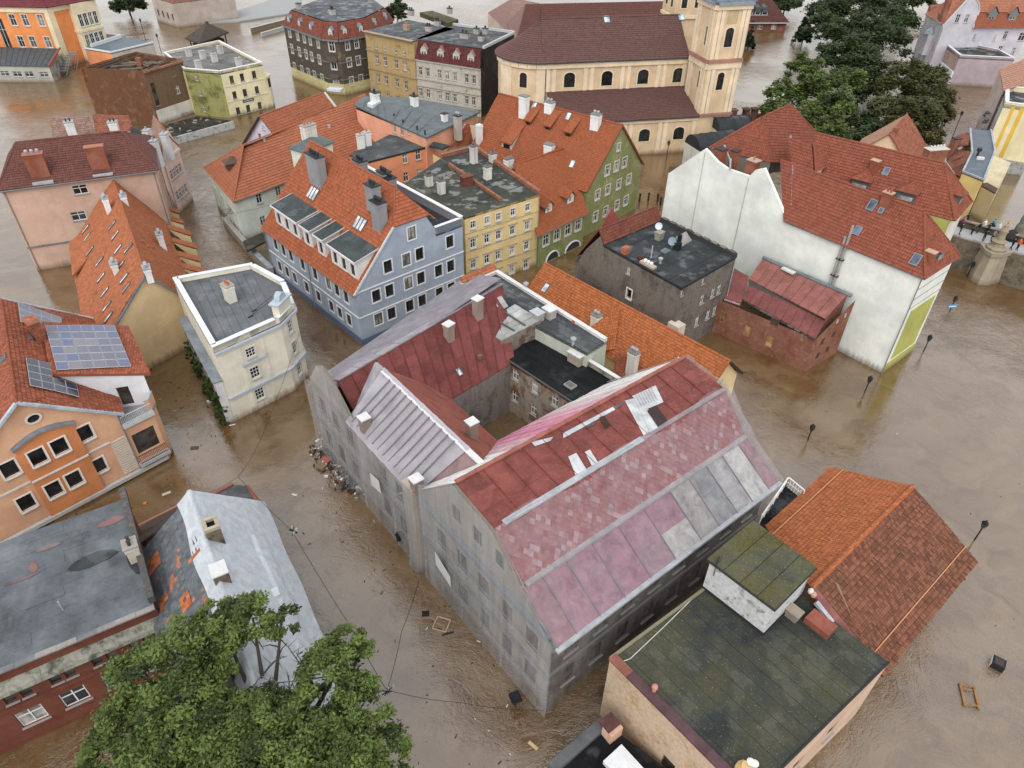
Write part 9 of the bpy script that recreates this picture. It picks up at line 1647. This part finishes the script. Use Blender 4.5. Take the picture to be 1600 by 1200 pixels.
def person_mesh(pose):
    """one continuous figure grown round a skeleton, about 1.72 m tall; materials: trousers, top, skin, hair, shoes"""
    if pose in SK: return SK[pose]
    lean, arm, step = ((0, .05, .1), (.18, .3, .05), (.05, .55, .22))[pose]
    J = [((0, 0, .95), .15), ((0, -lean*.4, 1.2), .145), ((0, -lean, 1.42), .13), ((0, -lean*1.1, 1.52), .06), ((0, -lean*1.3-.02, 1.6), .095), ((0, -lean*1.35-.02, 1.7), .09)]
    E = [(0, 1), (1, 2), (2, 3), (3, 4), (4, 5)]
    for s in (-1, 1):
        i = len(J); J += [((s*.19, -lean, 1.41), .068), ((s*.26, -lean-.02-arm*.2, 1.14), .05), ((s*(.24-arm*.12), -lean-.06-arm*.55, .95+arm*.35), .038), ((s*(.23-arm*.12), -lean-.09-arm*.7, .87+arm*.42), .04)]; E += [(2, i), (i, i+1), (i+1, i+2), (i+2, i+3)]
        i = len(J); f = s*step; J += [((s*.10, 0, .86), .10), ((s*.11, -f*.5-.02, .48), .07), ((s*.11, f*.3, .09), .05), ((s*.12, f*.3-.15, .04), .04)]; E += [(0, i), (i, i+1), (i+1, i+2), (i+2, i+3)]
    me = bpy.data.meshes.new('skeleton'); me.from_pydata([j[0] for j in J], E, []); o = bpy.data.objects.new('skeleton', me); COL.objects.link(o)
    md = o.modifiers.new('s', 'SKIN'); [setattr(v, 'radius', (J[k][1], J[k][1]*(.8 if k < 3 else 1))) for k, v in enumerate(me.skin_vertices[0].data)]; me.skin_vertices[0].data[0].use_root = True; o.modifiers.new('u', 'SUBSURF').levels = 1
    dg = bpy.context.evaluated_depsgraph_get(); out = bpy.data.meshes.new_from_object(o.evaluated_get(dg)); bpy.data.objects.remove(o)
    for _ in range(5): out.materials.append(None)
    for p in out.polygons:
        x, y, z = p.center; p.material_index = 4 if z < .09 else 0 if z < .93 and abs(x) < .2 else 3 if z > 1.63 or (z > 1.55 and y > -lean*1.3) else 2 if z > 1.5 or (abs(x) > .15 and z < .93+arm*.4 and y < -lean-.05) else 1
    out.shade_smooth(); SK[pose] = out; return out
JEAN, BLK, SKIN, HAIR = (.04, .05, .075), (.018, .018, .02), (.45, .28, .2), (.05, .035, .025)
for i, (x, y, top, leg, hair, ang, pose, lab) in enumerate((
 (318, 690, (.02, .03, .06), JEAN, HAIR, 60, 0, 'person in dark jacket and jeans at the left end of the bridge deck'), (335, 640, (.22, .03, .12), BLK, HAIR, 200, 1, 'person in magenta top at the far left parapet of the bridge'), (372, 610, BLK, BLK, HAIR, 190, 1, 'person in black leaning at the far parapet beside the magenta top'),
 (470, 682, BLK, JEAN, HAIR, 200, 0, 'tall person in black left of the white jacket on the bridge'), (520, 665, (.66, .66, .66), BLK, (.5, .5, .5), 190, 1, 'person in white hooded jacket at the far parapet'), (550, 690, (.03, .03, .035), BLK, HAIR, 180, 2, 'person in black between the white jacket and the blue jacket'), (575, 680, BLK, JEAN, HAIR, 170, 1, 'person in black beside the bright blue jacket'),
 (598, 660, (.05, .32, .52), BLK, HAIR, 185, 1, 'person in bright blue jacket looking over the bridge'), (640, 690, (.6, .64, .72), JEAN, (.6, .6, .62), 200, 2, 'person in pale blue and white jacket right of the bright blue one'), (520, 745, (.025, .025, .03), BLK, HAIR, 10, 1, 'person in black crouched over the near parapet'), (590, 750, (.2, .2, .2), BLK, HAIR, 20, 2, 'person in grey near the statue pier'),
 (755, 818, BLK, BLK, HAIR, 90, 2, 'person in black walking right of the pier'), (805, 825, (.7, .12, .03), BLK, (.5, .2, .1), 100, 0, 'person in orange-red jacket on the right of the bridge'), (420, 690, (.1, .08, .06), BLK, HAIR, 30, 1, 'person in brown seated low on the left deck'))):
    p = W(*c3(x, y), 3.45); o = bpy.data.objects.new('person', person_mesh(pose)); COL.objects.link(o); o.location = (p.x, p.y, 3.45); o.rotation_euler = (0, 0, math.radians(ang)); tag(o, lab, 'person', 'people standing on the bridge')
    for k, c in enumerate((leg, top, SKIN, hair, BLK)): o.material_slots[k].link = 'OBJECT'; o.material_slots[k].material = plain(c, .8)
# ================================================================ street lamps standing in the flood
def lamp(label, base, h, kind=0, sign=False):
    p = W(*base); t = T('street_lamp', label, 'street lamp', p, 'street lamps standing in the flood'); dk = plain((.018, .02, .022), .4); z = h
    m = MB(); m.lathe((p.x, p.y, -.6), [(.07, 0), (.055, z-.2), (.08, z-.1), (.05, z)], 8); m.part(t, 'post', dk)
    if kind == 0:
        m = MB(); m.lathe((p.x, p.y, z-.6), [(.08, 0), (.14, .12), (.22, .5), (.26, .6)], 6); m.part(t, 'lantern', glass((.03, .035, .04), .1)); m = MB(); m.lathe((p.x, p.y, z+.002), [(.29, 0), (.25, .08), (.12, .24), (.04, .28), (.04, .38), (.02, .42)], 6); m.part(t, 'lantern_cap', dk)
        for k in range(6): e = Vector((math.cos(k*1.0472), math.sin(k*1.0472))); m = MB(); m.beam(v3(Vector(p[:2])+e*.14, z-.48), v3(Vector(p[:2])+e*.27, z+.01), .035, .035); m.part(t, 'lantern_bar', dk)
    else:
        m = MB(); m.obox(p, (1, .4), .36, .36, z-.6, z-.35); m.obox(p, (1, .4), .28, .28, z-.36, z-.1); m.part(t, 'lamp_head', dk)
    if sign:
        m = MB(); m.obox((p.x, p.y-.1), (1, .1), .65, .04, .55, 1.0); o = m.part(t, 'street_sign', plain((.04, .25, .42), .4)); m = MB(); m.obox((p.x, p.y-.15), (1, .1), .5, .012, .72, .84); m.part(t, 'lettering', plain((.7, .72, .74)), parent=o)
for lab, base, h, k, s in (('street lamp below the big white fire wall, its lantern just clear of the water', (1351, 613), 1.9, 0, 0), ('street lamp between the white fire wall and the tiled hall', (1262, 688), 1.8, 0, 0), ('street lamp beside the yellow-green end of the white house', (1443, 549), 2.0, 0, 0), ('street lamp carrying a blue street sign', (1484, 486), 1.9, 0, 1), ('street lamp right of the brown tiled slope', (1523, 843), 2.1, 0, 0), ('street lamp in the water below the stone bridge', (1511, 432), 2.0, 0, 0), ('square-headed lamp near the corner of the netted building', (805, 1103), 1.6, 1, 0), ('small lamp along the long netted facade', (627, 851), 1.5, 1, 0), ('street lamp in front of the church aisle', (1041, 250), 3.2, 0, 0), ('tall street lamp at the bend behind the slate-roofed house', (1485, 222), 5.5, 0, 0), ('street lamp by the blue-roofed annex at the top left', (228, 64), 5.0, 0, 0), ('street lamp in front of the pale yellow house corner', (252, 82), 4.0, 0, 0)): lamp(lab, base, h, k, s)
# ================================================================ road, walls, posts, cables
m = MB(); q = [W(*p, .35) for p in ((300, 36), (360, 20), (445, -8), (470, -8), (470, 18), (372, 33))]; m.prism([p[:2] for p in q], -.5, .35); o = bpy.data.objects.new('road', m.mesh('road', mats=[plain((.30, .31, .31), .8)])); COL.objects.link(o); structure(o)
m = MB(); q = [W(*p, .3) for p in ((310, 31), (365, 22), (372, 25), (312, 35))]; m.prism([p[:2] for p in q], -.5, .42); o = bpy.data.objects.new('grass_verge', m.mesh('grass_verge', mats=[plain((.10, .11, .04), .95, var=.5)])); COL.objects.link(o); structure(o)
q = [W(*p, 6) for p in ((236, -4), (270, 6), (366, -6), (330, -20))]; t = T('stone_warehouse', 'stone building with steep roof at the top left edge by the road', 'building', q[1])
for i in range(4): wall(t, q[i], q[(i+1) % 4], -1, 6, plaster((.36, .31, .27), .4), gridw(lin(2, (q[(i+1) % 4]-q[i]).length-2, 4), (2.5,), 1.0, 1.5, 'B') if i == 0 else ())
c = sum(q, Vector())/4+Vector((0, 0, 4)); [roof(t, [q[i], q[(i+1) % 4], c], tile((.3, .14, .1)), .5, .04) for i in range(4)]
for lab, pts, h in (('dark low quay wall beside the flooded road', ((392, 44), (447, 30)), 1.1), ('white parapet of the road at the top', ((408, 52), (446, 41)), .8)):
    a, b = W(*pts[0], h), W(*pts[1], h); t = T('quay_wall', lab, 'wall', a); m = MB(); m.beam(v3(a, h/2), v3(b, h/2), .5, h); m.part(t, 'wall', plain((.2, .15, .1) if h > 1 else (.4, .42, .42))); m = MB(); m.beam(v3(a, h+.05), v3(b, h+.05), .7, .1); m.part(t, 'coping', plain((.4, .4, .4)))
a, b = W(*z3(1400, 655), 1.6), W(*z3(1640, 640), 1.6); t = T('park_wall', 'dark park wall with squat piers right of the church', 'wall', a); d, n = dirs(a, b); m = MB(); m.beam(v3(a, .8), v3(b, .8), .5, 1.5); m.part(t, 'wall', brick((.1, .07, .06)))
for k in (.0, .3, .5, .75, 1): p = a.lerp(b, k); m = MB(); m.obox(p, d, .55, .55, -.5, 2.6); m.obox(p, d, .7, .7, 2.6, 2.8); m.part(t, 'pier', brick((.1, .07, .06)))
for i, (x, y) in enumerate(((1233, 490), (1283, 485), (1335, 490), (1352, 510))):
    p = W(*z7(x, y)); m = MB(); m.lathe((p.x, p.y, -.5), [(.16, 0), (.14, 1.5), (.2, 1.55), (.18, 1.75), (.05, 1.85)], 8); m.thing('bollard', ('leftmost', 'second', 'third', 'rightmost')[i]+' dark bollard in the water behind the grey flat house', 'bollard', plain((.03, .028, .026), .6), 'dark bollards in the flood')
for i, (lab, pts) in enumerate((('long cable running down past the tarpaulin house eaves', ((372, 745, 8.5), (455, 828, 7), (545, 975, 7), (605, 1080, 8))), ('cable from the pole end to the corner of the netted building', ((605, 1078, 8), (720, 1098, 7.4), (850, 1110, 7.2))), ('cable slanting over the canal up from the pole end', ((605, 1078, 8), (628, 985, 7.4), (655, 905, 7.6))), ('cable from the junction to the cream house', ((372, 745, 8.5), (410, 680, 8), (468, 520, 8.6))), ('cable from the junction along the brown lean-to', ((372, 745, 8.5), (300, 778, 7.6), (200, 845, 7.6))), ('thin cable in front of the mint house', ((268, 300, 9), (340, 335, 7.5), (430, 318, 8.5))))):
    m = MB(); P_ = [W(*p) for p in pts]; S_ = []
    for a, b in zip(P_, P_[1:]): S_ += [a.lerp(b, k)-Vector((0, 0, math.sin(3.14*k)*.25)) for k in lin(0, .9, 7)]
    m.tube(S_+[P_[-1]], .017, 4); m.thing('cable', lab, 'cable', plain((.02, .02, .02), .6), 'overhead cables')
for lab, px in (('black insulator junction hanging at the tree edge', (605, 1080, 8)), ('black insulator bracket on the tarpaulin house eave', (458, 830, 7))):
    p = W(*px); t = T('insulator', lab, 'insulator', p); m = MB()
    for k in range(7): e = Vector((random.gauss(0, 1), random.gauss(0, 1), random.gauss(0, 1))).normalized()*.35; m.beam(p-e, p+e, .05, .05); 
    m.part(t, 'bracket', DARKM)
    for k in range(3): e = Vector((random.uniform(-.3, .3), random.uniform(-.3, .3), 0)); m = MB(); m.lathe(p+e, [(.05, 0), (.1, .05), (.05, .12), (.1, .18), (.03, .24)], 7); m.part(t, 'insulator_bell', plain((.3, .3, .3)))
# ================================================================ things adrift
def adrift(name, label, cat, px, sx, sy, sz, ang, col, z=-.03, tilt=.0):
    p = W(*px); m = MB(); e = Vector((math.cos(ang), math.sin(ang))); g = Vector((-e.y, e.x)); q = [Vector(p[:2])+e*a*sx/2+g*b*sy/2 for a, b in ((-1, -1), (1, -1), (1, 1), (-1, 1))]; tz = [tilt*a for a in (-1, 1, 1, -1)]; m.box8([v3(k, z-.02) for k in q], [v3(k, z+sz+h) for k, h in zip(q, tz)]); return m.thing(name, label, cat, plain(col, .7))
p = W(1557, 1040); t = T('floating_cooker', 'black and white kitchen cooker drifting at the lower right', 'appliance', p); m = MB(); m.obox(p, (.8, -.6), .42, .42, -.3, .5); m.part(t, 'body', plain((.02, .02, .022), .4)); m = MB(); e = Vector((-.8, .6)); m.obox(Vector(p[:2])+e*.44, (.6, .8), .4, .015, -.2, .45); m.part(t, 'door', plain((.62, .66, .7), .3)); m = MB(); m.obox(p, (.8, -.6), .3, .3, .502, .53); m.part(t, 'hob', plain((.06, .05, .045), .3))
p = W(1514, 1088); t = T('wooden_pallet_frame', 'broken wooden frame with two rails drifting at the lower right', 'pallet', p); e, g = Vector((.25, .97)), Vector((.97, -.25)); wdm = plain((.30, .17, .08), .8, var=.4)
for s in (-1, 1): m = MB(); c = Vector(p[:2])+g*s*.45; m.beam(v3(c-e*.85, .06), v3(c+e*.85, .08), .16, .12); m.part(t, 'rail', wdm)
for k, l in ((.75, .5), (.45, .3), (-.7, .55)): m = MB(); c = Vector(p[:2])+e*k; m.beam(v3(c-g*l, .15), v3(c+g*l*.9, .17), .1, .04); m.part(t, 'slat', wdm)
p = W(690, 976); t = T('timber_square', 'square light wooden frame adrift beside the netted building', 'frame', p); c4_ = [Vector(p[:2])+Vector((math.cos(k), math.sin(k)))*.75 for k in (.5, 2.07, 3.64, 5.21)]
for i in range(4): m = MB(); m.beam(v3(c4_[i], .04), v3(c4_[(i+1) % 4], .05), .08, .07); m.part(t, 'bar', plain((.42, .3, .2)))
for a in (('black_panel', 'black square panel adrift by the long netted facade', 'panel', (665, 959), .55, .5, .05, .1, (.02, .02, .022)), ('plank', 'pale timber plank floating near the dark annex', 'plank', (833, 1165), .75, .22, .06, -.7, (.5, .36, .2)), ('red_board', 'red board on top of the debris heap', 'board', (510, 722), .9, .5, .1, -.6, (.36, .1, .07), .3), ('brown_board', 'brown door leaf on the debris heap', 'board', (502, 731), .9, .7, .08, -.6, (.2, .14, .1), .25), ('yellow_float', 'small ochre float beside the debris heap', 'debris', (563, 767), .6, .3, .2, .3, (.4, .24, .08)), ('white_canister', 'white canister bobbing under the ivy', 'canister', (328, 628), .5, .35, .25, .9, (.62, .62, .6)), ('pale_board', 'pale board drifting off the brown lean-to', 'board', (260, 771), .75, .3, .05, .6, (.45, .4, .33)), ('white_sheet', 'small white sheet in the middle of the swirling street', 'debris', (460, 773), .5, .2, .04, -.3, (.6, .58, .55)), ('orange_box', 'small orange box floating beside the peach house', 'box', (227, 787), .3, .25, .15, .2, (.5, .2, .06)), ('dark_log', 'dark log drifting beside the square wooden frame', 'log', (700, 990), .9, .12, .08, .35, (.04, .03, .025)), ('driftwood_clump', 'dark driftwood clump in front of the peach house balcony', 'driftwood', (304, 700), .7, .35, .12, .1, (.1, .07, .05)), ('white_plank', 'white strip of wood at the foot of the cream house', 'plank', (363, 664), .6, .12, .06, .35, (.6, .58, .55))): adrift(*a)
rr = random.Random(9); m = MB()
for i in range(420):
    k = rr.random(); p = W(498+62*k+rr.gauss(0, 9), 700+62*k+rr.gauss(0, 11)); s = rr.uniform(.05, .2)*(1.6 if rr.random() < .1 else 1); a = rr.random()*3; m.obox(p, (math.cos(a), math.sin(a)), s, s*rr.uniform(.2, .8), -.1, rr.uniform(.02, .3), mi=rr.choice([0, 0, 0, 0, 0, 1, 2, 3, 4]))
m.thing('debris_heap', 'heap of mixed flood litter piled against the netted building corner', 'debris', [plain(c, .8) for c in ((.06, .045, .035), (.62, .62, .6), (.3, .3, .31), (.3, .16, .08), (.12, .14, .17))], kind='stuff')
m = MB()
for i in range(260):
    cx, cy, sp = rr.choice([(300, 690, 45), (180, 800, 60), (300, 610, 40), (690, 980, 45), (800, 1120, 80), (540, 790, 60), (1350, 900, 200), (120, 830, 60), (640, 900, 60)]); p = W(cx+rr.gauss(0, sp), cy+rr.gauss(0, sp*.6)); s = rr.uniform(.02, .07); a = rr.random()*3; m.obox(p, (math.cos(a), math.sin(a)), s*rr.uniform(1, 2.5), s*.5, -.05, .04, mi=rr.choice([0, 0, 0, 0, 0, 1, 2]))
m.thing('flotsam', 'scattered twigs and litter specks drifting on the muddy water', 'flotsam', [plain(c, .8) for c in ((.05, .035, .025), (.6, .58, .54), (.25, .16, .09))], kind='stuff')
print('TRIS', sum(len(o.data.polygons) for o in bpy.data.objects if o.type == 'MESH'), 'OBJS', len(bpy.data.objects))
